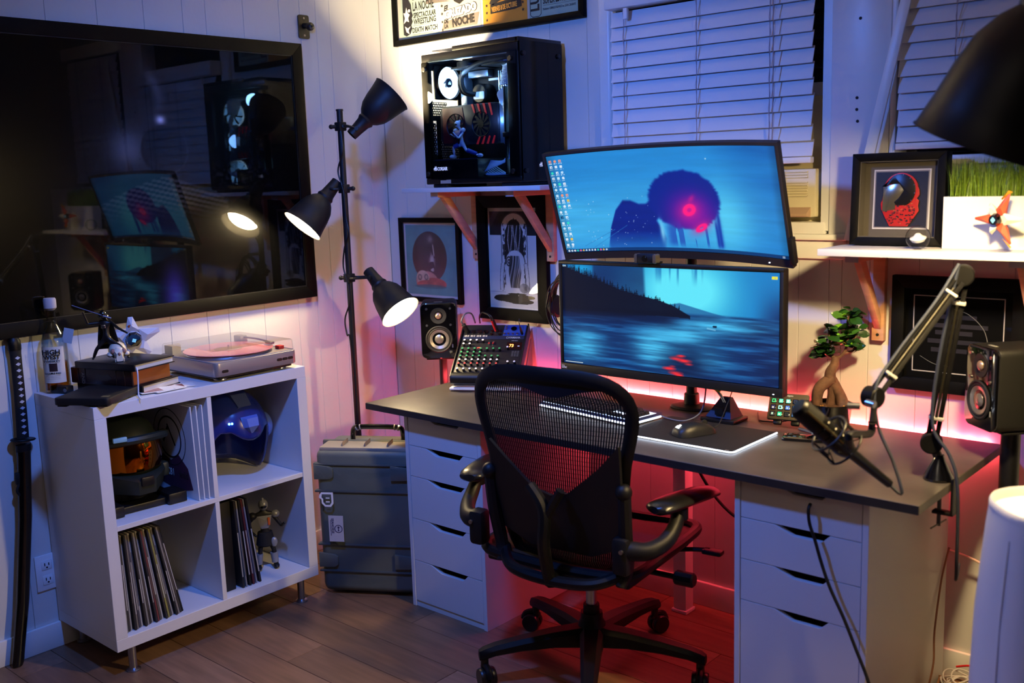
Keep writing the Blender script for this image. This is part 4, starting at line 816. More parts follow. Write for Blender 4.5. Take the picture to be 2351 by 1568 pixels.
for i in range(m):      # smooth the outline a little
    p0, p1, p2, p3 = outl[i-1], outl[i], outl[(i+1) % m], outl[(i+2) % m]
    for t in (0, .5): O.append(tuple(.5*(2*p1[k]+(p2[k]-p0[k])*t+(2*p0[k]-5*p1[k]+4*p2[k]-p3[k])*t*t+(3*p1[k]-p0[k]-3*p2[k]+p3[k])*t**3) for k in (0, 1)))
m = len(O)
for i in range(m):
    d = Vector((O[(i+1) % m][0]-O[i-1][0], O[(i+1) % m][1]-O[i-1][1])).normalized(); nu, nw = -d.y, d.x
    if nu*O[i][0]+nw*(O[i][1]-.66) < 0: nu, nw = -nu, -nw
    tw = .034 if O[i][1] > .9 else (.030 if O[i][1] > .5 else .036); rings.append(ring_pts(*O[i], nu, nw, tw, .011))
b = B(); b.loft(rings+[rings[0]], cap=False); back = obj('backrest', b, CHM, ch, ang=60)
# cloth margin that thickens along the top, then the woven strands one by one
def half_w(w):
    ws = [x[1] for x in half][::-1]; us = [x[0] for x in half][::-1]; return float(np.interp(w, ws, us))
def top_in(u): return .930-.022*math.exp(-((u-.02)/.07)**2)+.012*(abs(u)/.2)**2
b = B(); A = []; C_ = []
for i in range(25):
    u = -.215+.43*i/24; hw = min(.985, float(np.interp(abs(u), [0, .12, .19, .235, .256], [.985, .982, .968, .940, .90])))-.012
    A.append((UC+u, bv(u, hw)-.002, hw)); C_.append((UC+u, bv(u, top_in(u))-.003, min(top_in(u), hw-.004)))
b.loft([A, C_], cap=False, closed=False); obj('top_margin', b, mat('margin_cloth', '#11141c', .35, sheen=.2), back)
b = B(); N = 58
for i in range(N):
    u0 = -.225+.45*i/(N-1); wt = top_in(u0); 
    pts = []
    for q in range(15):
        w = wt-(wt-.40)*q/14; hwid = half_w(w)-.02; u = u0*(hwid/.235) ; pts.append((u, w))
    hwd = .0024
    for (ua, wa), (ub, wb_) in zip(pts, pts[1:]):
        b.poly([(UC+ua-hwd, bv(ua, wa)+.001, wa), (UC+ua+hwd, bv(ua, wa)+.001, wa), (UC+ub+hwd, bv(ub, wb_)+.001, wb_), (UC+ub-hwd, bv(ub, wb_)+.001, wb_)])
for i in range(40):
    w = .915-.5*i/39; hw = half_w(w)-.02
    for q in range(12):
        ua, ub = -hw+2*hw*q/12, -hw+2*hw*(q+1)/12; b.poly([(UC+ua, bv(ua, w)+.0018, w-.0006), (UC+ub, bv(ub, w)+.0018, w-.0006), (UC+ub, bv(ub, w)+.0018, w+.0006), (UC+ua, bv(ua, w)+.0018, w+.0006)])
obj('woven_strands', b, mat('strand_grey', '#0d0d10', .5, spec=.3), back, smooth=False, kind='stuff')
def plate(pts, off, th):
    b = B(); a = [(UC+u, bv(u, w)-off, w) for u, w in pts]; c = [(UC+u, bv(u, w)-off-th, w) for u, w in pts]
    b.loft([a, c]); return b
obj('lumbar_pad', plate([(-.205, .765), (-.15, .72), (-.055, .645), (0, .632), (.055, .645), (.15, .725), (.215, .795), (.212, .62), (.20, .50), (.10, .46), (-.10, .46), (-.20, .50), (-.205, .62)], .012, .012), mat('lumbar_black', '#0a0a0c', .5), back)
obj('back_support', B().tube([(UC-.20, bv(-.2, .44)-.03, .43), (UC-.13, -.265, .405), (UC, -.275, .395), (UC+.13, -.265, .405), (UC+.20, bv(.2, .44)-.03, .43)], .017, 10).tube([(UC, -.275, .395), (UC, -.30, .50), (UC, -.295, .60), (UC-.05, -.285, .66)], .018, 10).tube([(UC, -.297, .57), (UC+.05, -.285, .66)], .014, 8, 1).tube([(UC, -.27, .395), (0, -.16, .36), (0, -.08, .355)], .024, 10), CHM, ch)
for s in (-1, 1): obj('side_upright', B().tube([(UC+s*.215, bv(.215, .66)-.012, .665), (UC+s*.212, bv(.21, .56)-.022, .56), (UC+s*.205, bv(.2, .46)-.026, .45), (UC+s*.19, -.225, .40)], .019, 10).sph((UC+s*.215, bv(.215, .66)-.014, .668), .023, 14, 10), CHG, ch)
def arm(s):
    base = obj('arm', B().tube([(s*.225, -.225, .50), (s*.255, -.225, .505), (s*.295, -.205, .505), (s*.325, -.165, .522), (s*.335, -.125, .552), (s*.335, -.10, .585)], lambda t: .030-.012*t, 12).cbox((s*.235, -.232, .49), (.05, .05, .105), .014), CHG, ch)
    obj('screw', B().cyl((s*.245, -.258, .51), (s*.245, -.264, .51), .006, n=12), STEEL, base)
    obj('arm_post', B().cyl((s*.335, -.095, .565), (s*.335, -.095, .602), .024, n=18, bev=.004), CHM, base)
    M = T((s*.335, -.06, .615)) @ Matrix.Rotation(-s*math.radians(15), 4, 'Z')
    rg = []
    for y, hw, h in ((-.128, .020, .010), (-.118, .036, .016), (-.09, .045, .019), (-.02, .046, .018), (.06, .043, .017), (.11, .036, .014), (.125, .020, .009)):
        rg.append([(hw*math.cos(q), y, h*math.sin(q)-.006*(y/.12)**2*(1 if y > 0 else .4)) for q in [2*PI*i/14 for i in range(14)]])
    b = B(); b.loft(rg); bmesh.ops.transform(b.b, matrix=M, verts=b.b.verts); obj('arm_pad', b, mat('arm_pad_black', '#141416', .3), base)
for s in (-1, 1): arm(s)
obj('tilt_knob', B().cyl((.20, -.02, .365), (.29, -.02, .365), .008).cyl((.285, -.02, .365), (.345, -.02, .365), .021, n=10, bev=.005), CHM, ch)
obj('seat_lever', B().tube([(.19, .10, .385), (.27, .11, .40), (.33, .12, .405)], .007, 8).box(.31, .37, .10, .135, .395, .41, .006), CHM, ch)
# ================================================================ rugged case wrapped in film
cs = thing('equipment_case', 'olive rugged equipment case wrapped in clear film between shelf and drawers', 'case', (.378, -.765, 0), math.radians(31))
OL = mat('case_olive', '#5f6660', .5, var=.1); OLD = mat('case_olive_dark', '#4a5150', .55); CW, CD, CH = .376, .235, .565
obj('lower_shell', B().box(.01, CW, .118, CD, .0, CH-.02, .022, seg=4), OL, cs)
lid = obj('lid', B().box(.008, CW, .004, .112, .012, CH-.018, .026, seg=4), OL, cs)
obj('parting_rim', B().box(0, CW+.002, .106, .124, .02, CH-.008, .006), OLD, cs)
b = B()
for z in (.095, .195, .395, .495): b.box(.002, CW-.002, -.003, .02, z-.004, z+.004, .003)
obj('rib', b, OLD, lid); b = B()
for z in (.11, .44):
    for x0, x1 in ((.004, .075), (.29, .362)): b.prism([(x0, z+.055), (x0, z), (x1-.012, z+.002), (x1, z+.010), (x1, z+.040), (x1-.012, z+.048)], -.006, .004, MXZ, .001)
obj('corner_pad', b, OL, lid)
obj('top_flange', B().box(.02, CW-.01, .016, .11, CH-.03, CH-.010, .008), mat('flange_sand', '#8a8478', .5), lid); b = B()
for x in (.10, .185, .27): b.prism([(x, CH-.01), (x+.006, CH-.01), (x+.006, CH+.006), (x, CH-.006)], .03, .09, MXZ)
obj('top_fin', b, mat('flange_sand', '#8a8478', .5), lid)
b = B().tube([(.10, .16, CH-.02), (.105, .16, CH+.022), (.14, .16, CH+.030), (.255, .16, CH+.030), (.29, .16, CH+.022), (.295, .16, CH-.02)], .0095, 10)
h = obj('handle', b, BLKG, cs); obj('handle_ring', B().cyl((.116, .16, CH+.024), (.120, .16, CH+.026), .0112).cyl((.130, .16, CH+.028), (.134, .16, CH+.029), .0112).cyl((.262, .16, CH+.029), (.266, .16, CH+.029), .0112).cyl((.276, .16, CH+.027), (.280, .16, CH+.026), .0112), mat('ring_grey', '#a9a09a', .4), h)
obj('latch', B().box(-.012, .004, .095, .14, .40, .49, .004).box(-.012, .004, .095, .14, .06, .15, .004), mat('latch_tan', '#7d715c', .5), cs)
# film: a loose glossy skin with folds over the lower part of the lid
b = B(); rows = []
for j in range(46):
    z = .018+(CH-.085)*j/45; row = []
    for i in range(34):
        x = .004+(CW-.006)*i/33; k = max(0, (abs(z-.27)-.11)/.16); fold = .0055*math.sin(z*95+8*math.sin(x*9)+x*26)*k+.003*math.sin(z*210-x*40)*k*min(1, x*6)
        row.append((x, -.012-.004*k+fold-.004*math.sin(x/CW*PI), z))
    rows.append(row)
b.loft(rows, cap=False, closed=False)
obj('plastic_film', b, thin_glass('film', (.90, .92, .95, 1), rough=.12), cs)
SG = mat('sticker_white', '#dcdfe8', .6)
gl = B(); G0x, G0z = .028, .345
for pts in ([(0, .045), (.006, .053), (.050, .053), (.050, .046), (.008, .046)], [(.043, .046), (.050, .046), (.050, .012), (.043, .015)], [(.043, .015), (.050, .012), (.040, .0), (.036, .006)], [(.036, .006), (.040, 0), (.018, .0), (.020, .006)], [(.020, .006), (.018, 0), (.006, .012), (.012, .016)], [(.006, .012), (.012, .016), (.012, .028), (.006, .026)], [(.006, .026), (.012, .028), (.006, .034), (-.004, .034)], [(-.004, .034), (.006, .034), (.008, .046), (0, .045)], [(.022, .030), (.036, .030), (.036, .034), (.022, .034)], [(.022, .016), (.036, .016), (.036, .020), (.022, .020)]):
    gl.prism([(G0x+x, G0z+z) for x, z in pts], -.0218, -.0210, MXZ)
obj('sticker', gl, SG, cs)
s2 = obj('sticker', B().box(.055, .110, -.0215, -.0207, .215, .312), mat('sticker_lilac', '#a6a8b8', .6), cs)
obj('emblem', B().lathe([(.0125, 0), (.015, 0), (.015, .0004), (.0125, .0004)], 28, T((.091, -.0217, .263)) @ Matrix.Rotation(PI/2, 4, 'X'), cap=False).prism([(.088, .254), (.094, .254), (.092, .264), (.096, .268), (.090, .273), (.087, .268), (.090, .263)], -.0219, -.0215, MXZ), mat('emblem_navy', '#2a2a55', .5), s2)
text('SEAHORSE', s2, (.066, -.0219, .302), .0125, mat('emblem_navy', '#2a2a55', .5), rot=(PI/2, PI/2, 0), sx=.95, off=.0002)
text('PROTECTIVE EQUIPMENT CASES', s2, (.061, -.0219, .296), .0045, mat('emblem_navy', '#2a2a55', .5), rot=(PI/2, PI/2, 0), sx=.9)
# ================================================================ sword leaning on the left wall
kt = thing('sword', 'black sheathed curved sword with diamond-wrapped hilt leaning on the side wall', 'sword', (0, 0, 0))
P0, P1 = Vector((.045, -1.715, .002)), Vector((.024, -1.605, 1.045))
def kp(t): 
    p = P0.lerp(P1, t); bow = 4*t*(1-t)*.030; return Vector((p.x+.0, p.y+bow, p.z))
def oval(t, rx, ry):
    c = kp(t); return [(c.x+rx*math.cos(a), c.y+ry*math.sin(a), c.z) for a in [2*PI*i/16 for i in range(16)]]
obj('scabbard', B().loft([oval(t, r*.68, r) for t, r in ((.0, .016), (.01, .019), (.2, .0205), (.45, .021), (.64, .0215), (.66, .0225), (.672, .0225))]), mat('lacquer_black', '#070709', .15, coat=.6), kt)
obj('collar', B().loft([oval(t, .0155, .0235) for t in (.655, .675)]), BLK, kt)
c = kp(.69); obj('guard', B().lathe([(0, -.003), (.036, -.003), (.039, 0), (.036, .003), (0, .003)], 32, T(c) @ Matrix.Rotation(-.10, 4, 'X') @ Matrix.Diagonal((.75, 1, 1, 1))), mat('iron_dark', '#191a1c', .4, .7), kt)
obj('hilt', B().loft([oval(t, r*.7, r) for t, r in ((.695, .0185), (.75, .018), (.85, .017), (.95, .0175), (.965, .019))]), mat('hilt_wrap', '#0c0d10', .75, bump=.4, bscale=160), kt)
obj('pommel', B().loft([oval(t, r*.7, r) for t, r in ((.962, .0195), (.975, .0205), (.992, .019), (1.0, .012))]), mat('iron_dark', '#191a1c', .4, .7), kt)
b = B()
for k in range(13):
    c = kp(.712+.019*k); 
    d = .0055; b.poly([(c.x+.0128, c.y-d*1.5, c.z), (c.x+.0135, c.y, c.z-d), (c.x+.0128, c.y+d*1.5, c.z), (c.x+.0135, c.y, c.z+d)])
obj('ray_skin_diamond', b, mat('ray_skin', '#b9bccb', .6), kt, smooth=False)
c = kp(.575); obj('cord_knob', B().box(c.x-.006, c.x+.008, c.y-.03, c.y-.014, c.z-.02, c.z+.02, .005).tube([c+Vector((.004, -.02, -.015)), c+Vector((.006, -.03, -.04)), c+Vector((.006, -.016, -.055)), c+Vector((.012, 0, -.03))], .004, 8), BLKM, kt)
# ================================================================ figures: one skinned body each
def body(parent, name, J, E, m, root=0, sub=2):
    me = bpy.data.meshes.new(name); me.from_pydata([j[:3] for j in J], E, []); me.materials.append(m); o = bpy.data.objects.new(name, me); COL.objects.link(o); o.parent = parent
    sk = o.modifiers.new('skin', 'SKIN'); sk.use_smooth_shade = True
    for i, j in enumerate(J):
        v = me.skin_vertices[0].data[i]; v.radius = (j[3], j[3] if len(j) < 5 else j[4]); v.use_root = (i == root)
    s = o.modifiers.new('sub', 'SUBSURF'); s.levels = s.render_levels = sub; return o
def rig(h, hipz, lean, kL, fL, kR, fR, eL, hL, eR, hR, head, w=1):
    # 0 pelvis 1 waist 2 chest 3 neck 4 head 5 crown ; legs, arms ; every point given
    pel = Vector((0, 0, hipz)); ch = pel+Vector(lean)*.27*h; J = [(*pel, .055*h*w), (*(pel+(ch-pel)*.45), .048*h*w), (*ch, .062*h*w, .048*h*w), (*(ch+Vector(lean)*.05*h+Vector((0, 0, .035*h))), .026*h), ]
    J += [(*head, .045*h, .05*h), (*(Vector(head)+Vector((0, 0, .055*h))), .036*h)]
    E = [(0, 1), (1, 2), (2, 3), (3, 4), (4, 5)]
    sd = Vector((.105*h, 0, 0)); 
    for s, k, f in ((-1, kL, fL), (1, kR, fR)):
        i = len(J); k, f = Vector(k), Vector(f); toe = f+Vector((0, -.06*h, -.012*h))
        J += [(*(pel+Vector((s*.05*h, 0, -.03*h))), .046*h), (*k, .034*h), (*((k+f)/2), .034*h), (*f, .022*h), (*toe, .019*h)]; E += [(0, i), (i, i+1), (i+1, i+2), (i+2, i+3), (i+3, i+4)]
    for s, e, hd in ((-1, eL, hL), (1, eR, hR)):
        i = len(J); J += [(*(ch+sd*s+Vector((0, 0, .005*h))), .032*h), (*e, .025*h), (*hd, .018*h), (*(Vector(hd)+(Vector(hd)-Vector(e)).normalized()*.035*h), .016*h)]; E += [(2, i), (i, i+1), (i+1, i+2), (i+2, i+3)]
    return J, E
# ================================================================ things in and on the cube shelf (local boards of kx: cells)
KX0, KY0 = .005, -1.5526
ZB, ZM, ZT = Z0+.038, Z0+.393, Z0+.77
# records leaning in the lower left cube
spin = ['#2a2826', '#8a857e', '#3b3631', '#a39e96', '#1f1e20', '#7d7468', '#4a4650', '#b1aca4', '#2e2a26', '#8f8a82', '#3a332c', '#9c9790', '#24242a', '#7a3a38', '#5d564e', '#b8b3aa', '#2c2a2c', '#96914a', '#48443f', '#a09b94', '#1d1c1e', '#89847c', '#35322f', '#111114']
y = KY0+.0395; rec0 = None; n = 24
names = ['worn paper', 'grey card', 'dark brown', 'pale scuffed', 'black']
for k in range(n):
    th = .0054+.0008*((k*7) % 5)/4; lean = math.radians(.1+.46*k); yb = KY0+.0395+.0089*k
    b = B().box(-.31, 0, 0, th, 0, .312, .0008, seg=1)
    o = obj('record', b, mat('sleeve_%d' % k, spin[k], .7, var=.35, vscale=60, stretch=(1, 1, .15)), smooth=False)
    o.location = (.372-.004*((k*5) % 4), yb, ZB+.0005+math.sin(lean)*0); o.rotation_euler = (lean, 0, 0)
    ORD = ['first', 'second', 'third', 'fourth', 'fifth', 'sixth', 'seventh', 'eighth', 'ninth', 'tenth', 'eleventh', 'twelfth']
    shade = {13: 'dull red', 17: 'olive yellow', 23: 'black'}.get(k, ['dark brown', 'grey', 'dusty brown', 'light grey', 'charcoal', 'tan'][(k*5) % 6])
    lab = '%s record spine, %s from the %s in the leaning row' % (shade, ORD[k if k < 12 else 23-k], 'shelf side' if k < 12 else 'open outer end')
    tag(o, lab, 'record', 'records leaning in the lower cube')
    sp = obj('spine_print', B().box(-.0002, .0004, th*.25, th*.7, .05+.01*(k % 5), .16+.03*(k % 4)), mat('spine_print_%d' % (k % 3), ('#a8a49c', '#5a5048', '#c0bcb4')[k % 3], .7), o, smooth=False)
# right lower cube: black box set, then records, then an armoured figure
yb = KY0+.394
o = obj('box_set', B().box(-.31, 0, 0, .062, 0, .314, .002), mat('box_black', '#0a0a0c', .6)); o.location = (.345, yb+.004, ZB+.0005); tag(o, 'thick plain black record box set standing in the lower cube beside the divider', 'box set')
for k, (c, lab) in enumerate((('#17171b', 'black record sleeve with a speckled spine next to the black box set'), ('#8d8a86', 'thin record with a white and red edge between black sleeves'), ('#101014', 'matte black record sleeve just before the dark red one'), ('#561a20', 'record with a dark red spine in the lower cube'), ('#8f8f98', 'thin pale grey record beside the dark red one'), ('#15151a', 'black record at the end of the row beside the armoured figure'))):
    lean = math.radians(2.5+.8*k); o = obj('record', B().box(-.31, 0, 0, .005 if k in (1, 4) else .008, 0, .312, .0008, seg=1), mat('lp_%d' % k, c, .6, var=.25, vscale=50, stretch=(1, 1, .1)), smooth=False)
    o.location = (.36, yb+.083+.0135*k, ZB+.0005); o.rotation_euler = (lean, 0, 0); tag(o, lab, 'record', 'records in the lower cube beside the figure')
    obj('spine_print', B().box(-.0002, .0004, .002, .006, .04, .20), mat('spine_print_%d' % (k % 3), ('#a8a49c', '#5a5048', '#c0bcb4')[k % 3], .7), o, smooth=False)
ARM = mat('armour_grey', '#8e9096', .35, .3); ARD = mat('suit_black', '#141417', .5)
fg = thing('action_figure', 'grey and black armoured toy figure with hand on hip in the lower cube', 'figurine', (.27, KY0+.640, ZB+.002), math.radians(62))
h = .262; J, E = rig(h, .128, (0, .02, 1), (-.022, -.008, .066), (-.026, 0, .012), (.026, -.012, .066), (.034, -.006, .012), (-.066, .012, .158), (-.036, -.012, .130), (.060, -.006, .150), (.066, -.040, .170), (0, .0, .226), 1.05)
fb = body(fg, 'body', J, E, ARD)
obj('helmet', B().sph((0, -.002, .235), (.0175, .02, .021)).prism([(-.02, .245), (-.006, .262), (.018, .252), (.012, .238)], -.003, .003, MYZ @ T((0, 0, 0))), ARM, fg)
obj('visor', B().sph((0, -.013, .232), (.012, .011, .008)), BLKG, fg)
obj('chest_plate', B().hull([(x, y_, z) for x, y_, z in ((-.026, -.014, .198), (.026, -.014, .198), (-.018, -.022, .165), (.018, -.022, .165), (-.012, -.014, .150), (.012, -.014, .150), (-.022, 0, .19), (.022, 0, .19), (0, -.026, .185))]), ARM, fg)
obj('orange_stripe', B().box(.010, .018, -.026, -.018, .165, .192, .001), mat('stripe_orange', '#c05a26', .5), fg)
for s in (-1, 1):
    obj('shoulder_plate', B().sph((s*.040, .002, .196), (.016, .016, .014)), ARD if s < 0 else ARM, fg)
    obj('shin_plate', B().cyl((s*.029, -.006, .02), (s*.026, -.008, .058), .0125, .014, n=12), ARM, fg)
    obj('boot', B().sph((s*.031, -.012, .008), (.011, .022, .0085)), ARD, fg)
obj('waist_cloth', B().lathe([(.026, .135), (.034, .09), (.030, .085), (.022, .13)], 20, Matrix.Diagonal((1, .85, 1, 1))), mat('cloth_black', '#0e0e10', .8), fg)
obj('thigh_plate', B().sph((.028, -.018, .098), (.012, .008, .018)), ARM, fg)
# upper left cube: helmet with mirrored amber visor on a black stand
OLV = mat('helmet_dark_green', '#1d241f', .45, var=.2); hm = thing('helmet', 'dark green helmet with mirrored amber visor on a black stand in the upper cube', 'helmet', (.205, KY0+.182, ZM+.0015), math.radians(86)); hm.scale = (1.04,)*3
obj('stand', B().box(-.115, .115, -.105, .10, 0, .022, .004).box(-.13, -.07, -.125, -.04, 0, .034, .004).box(.07, .13, -.125, -.04, 0, .034, .004).cyl((0, .01, .02), (0, .01, .075), .06, .05, n=24), BLK, hm)
obj('shell', B().lathe([(.062, .055), (.088, .075), (.104, .12), (.110, .165), (.106, .21), (.088, .25), (.05, .277), (0, .286)], 36, T((0, .012, 0)) @ Matrix.Diagonal((.92, 1.08, 1, 1)), cap=False), OLV, hm)
rows = []
for j in range(9):
    z = .125+.085*j/8; r = .112*(1-.35*((z-.165)/.11)**2); rows.append([(r*.95*math.sin(a), .012-r*1.12*math.cos(a)-.010, z) for a in [math.radians(-68+136*i/20) for i in range(21)]])
b = B(); b.loft(rows, cap=False, closed=False); obj('visor', b, mat('visor_amber', '#c26a18', .06, 1), hm)
obj('brow', B().tube([(-.105, -.045, .212), (-.08, -.10, .222), (0, -.128, .226), (.08, -.10, .222), (.105, -.045, .212)], .013, 8), OLV, hm)
obj('brow_lamp', B().box(-.062, -.022, -.142, -.128, .229, .243, .002, Matrix.Rotation(-.18, 4, 'Z')), mat('lamp_pale_blue', '#88b6c4', .3), hm)
obj('chin_guard', B().hull([(x*s, y_, z) for s in (-1, 1) for x, y_, z in ((.028, -.142, .10), (.026, -.138, .058), (.075, -.105, .115), (.085, -.06, .06), (.10, -.03, .12), (.06, -.02, .05))]), OLV, hm)
obj('mouth_vent', B().box(-.020, .020, -.148, -.138, .085, .112, .003), BLK, hm)
[obj('cheek_block', B().box(s*.0985-.0135, s*.0985+.0135, -.06, -.01, .075, .12, .008), OLV, hm) for s in (-1, 1)]
# album sleeves leaning against the divider of the same cube
for k in range(3):
    o = obj('record', B().box(-.312, 0, -.004, 0, 0, .314, .0008, seg=1), mat('sleeve_white', '#d9dade', .6), smooth=False)
    o.location = (.385-.003*k, KY0+.372-.0165*k-.006, ZM+.0008); o.rotation_euler = (math.radians((-.8, -1.2, -1.8)[k]*-1), 0, 0); o.rotation_euler = (math.radians((.4, .9, 1.3)[k]), 0, 0)
    tag(o, ('white record sleeve flat against the divider in the upper cube', 'white record sleeve in the middle of three beside the green helmet', 'white record sleeve with a black ring drawing facing the green helmet')[k], 'record', 'white sleeves in the upper cube')
    if k == 2:
        ring = B()
        for r, wd in ((.098, .003), (.072, .006)): ring.lathe([(r-wd, 0), (r, 0), (r, .0004), (r-wd, .0004), (r-wd, 0)], 48, T((-.145, -.0042, .195)) @ Matrix.Rotation(PI/2, 4, 'X'), cap=False)
        ring.box(-.175, -.165, -.0046, -.0042, .17, .24, 0, T((-.17, 0, .2)) @ Matrix.Rotation(.6, 4, 'Y') @ T((.17, 0, -.2))).box(-.135, -.128, -.0046, -.0042, .165, .245, 0, T((-.13, 0, .2)) @ Matrix.Rotation(-.5, 4, 'Y') @ T((.13, 0, -.2)))
        obj('ink_ring', ring, INK, o); obj('ink_splash', B().prism([(-.24, .10), (-.20, .13), (-.15, .115), (-.10, .14), (-.05, .10), (-.03, .03), (-.12, .012), (-.22, .03)], -.0045, -.0042, MXZ), mat('ink_plum', '#4a2440', .7), o)
        text('blink', o, (-.052, -.0048, .062), .036, INK, rot=(PI/2, 0, PI), sx=.8); text('182', o, (-.135, -.0048, .062), .036, INKW, rot=(PI/2, 0, PI), sx=.8)
# upper right cube: glossy blue open helmet
BLU = mat('helmet_blue', '#12226e', .22, coat=.7); bh = thing('helmet', 'glossy blue open-faced helmet in the upper cube beside the divider', 'helmet', (.205, KY0+.5625, ZM+.001), math.radians(90)); bh.scale = (1.16,)*3
rows = []; n = 48
def bz0(a):   # lower edge height as the angle runs from front (0) to back (pi)
    a = abs(math.degrees(a)); return float(np.interp(a, [0, 12, 30, 48, 62, 78, 92, 110, 135, 180], [.128, .132, .158, .158, .115, .030, .0, .006, .02, .03]))
for j in range(17):
    t = j/16; row = []
    for i in range(n):
        a = 2*PI*i/n-PI; z0 = bz0(a); z = z0+(.272-z0)*(1-(1-t)**1.0)
        q = max(0, 1-((z-.135)/.139)**2) if z > .135 else 1-.10*((.135-z)/.135)**2
        r = .121*math.sqrt(q) if z > .135 else .121*q
        row.append((r*.96*math.sin(a), -r*1.08*math.cos(a), z))
    rows.append(row)
b = B(); b.loft(rows, cap=False); so = obj('shell', b, BLU, bh, ang=60); sm = so.modifiers.new('thick', 'SOLIDIFY'); sm.thickness = .007; sm.offset = -1
obj('crest', B().loft([[(x*wd, -.118*math.cos(math.radians(a))*1.10, .135+.150*math.sin(math.radians(a))) if k < 2 else (x*wd, -.104*math.cos(math.radians(a))*1.10, .135+.132*math.sin(math.radians(a))) for k, x in enumerate((-1, 1, 1, -1))] for a, wd in ((38, .022), (60, .026), (90, .028), (120, .027), (150, .022))]), mat('crest_grey_blue', '#3a4670', .3), bh)
obj('brow_gem', B().hull([(x, y_, z) for x, y_, z in ((-.024, -.122, .168), (.024, -.122, .168), (-.028, -.118, .200), (.028, -.118, .200), (-.017, -.142, .172), (.017, -.142, .172), (-.019, -.136, .196), (.019, -.136, .196), (0, -.128, .146))]), mat('gem_blue', '#5a74c8', .25), bh)
for s in (-1, 1): obj('ear_disc', B().cyl((s*.108, -.01, .135), (s*.132, -.01, .135), .048, .038, n=28, bev=.004), mat('gem_blue', '#4a62b8', .25), bh)
EYE = mat('led_blue', '#60c8ff', .4, emit=(.10, .55, 1, 1), es=9)
obj('indicator_light', B().sph((-.054, -.112, .186), .0034, 10, 8).sph((-.061, -.108, .186), .0034, 10, 8), EYE, bh)
# ---- on top
wh = thing('whiskey_bottle', 'clear whiskey bottle a quarter full standing at the shelf corner', 'bottle', (.0605, -1.498, ZT+.0005), math.radians(50))
GL = mat('bottle_glass', '#eef2ee', .02, trans=1, ior=1.3); prof = [(0, .004), (.030, .003), (.036, .0), (.0385, .008), (.0385, .145), (.037, .165), (.028, .195), (.0175, .215), (.0145, .235), (.014, .268)]
obj('glass', B().lathe(prof+[(.0125, .268), (.0125, .235), (.0155, .216), (.026, .194), (.0345, .165), (.036, .145), (.036, .010), (0, .010)], 36, cap=False), thin_glass('bottle_pane', (.95, .96, .93, 1), edge=(.25, .27, .25, 1)), wh)
obj('whiskey', B().lathe([(0, .012), (.0352, .012), (.0352, .098), (0, .098)], 32, cap=False), thin_glass('whiskey_amber', (.86, .42, .08, 1), edge=(.55, .20, .03, 1)), wh)
obj('lip_ring', B().lathe([(.0145, .258), (.019, .260), (.019, .268), (.0145, .270)], 24), thin_glass('lip_pane', (.9, .9, .86, 1)), wh); obj('stopper', B().lathe([(.012, .262), (.019, .270), (.0195, .295), (.017, .301), (0, .302)], 24), mat('cork_grey', '#a3a1a8', .7), wh)
LBL = mat('label_cream', '#cfc9be', .7); 
def arc(r, a0, a1, z0, z1, n=14): 
    b = B(); b.loft([[(r*math.sin(a0+(a1-a0)*i/n), -r*math.cos(a0+(a1-a0)*i/n), z) for i in range(n+1)] for z in (z0, z1)], cap=False, closed=False); return b
lb = obj('label', arc(.0389, -1.0, 1.0, .035, .150), LBL, wh); obj('label_picture', arc(.0392, -.28, .36, .072, .098), mat('label_dark', '#2a1418', .7), lb)
for s_, z, sz, sx_, of in (('HIGH', .1265, .0215, 1.05, .0007), ('WEST', .1120, .0180, 1.05, .0006), ('WHISKEY', .1015, .0108, 1.1, .0001), ('DOUBLE RYE!', .0640, .0075, 1.05, .0002)): text(s_, lb, (0, -.0397, z), sz, INK, align='CENTER', sx=sx_, off=of)
for z in (.058, .053, .048): obj('rule', arc(.0392, -.5, .5, z-.0006, z+.0002), mat('rule_grey', '#8a847c', .7), lb)
tg_ = obj('hang_tag', B().box(-.058, -.028, -.013, -.012, .175, .222, 0, Matrix.Rotation(.25, 4, 'Y') @ T((.045, 0, -.012))), mat('tag_blue_grey', '#8fa2b8', .7), wh); obj('tag_string', B().tube([(-.014, -.004, .228), (-.004, -.0155, .229), (.012, -.006, .228), (0, .0155, .228), (-.0145, .0, .228), (-.026, -.012, .222)], .0007, 5), BLK, tg_)
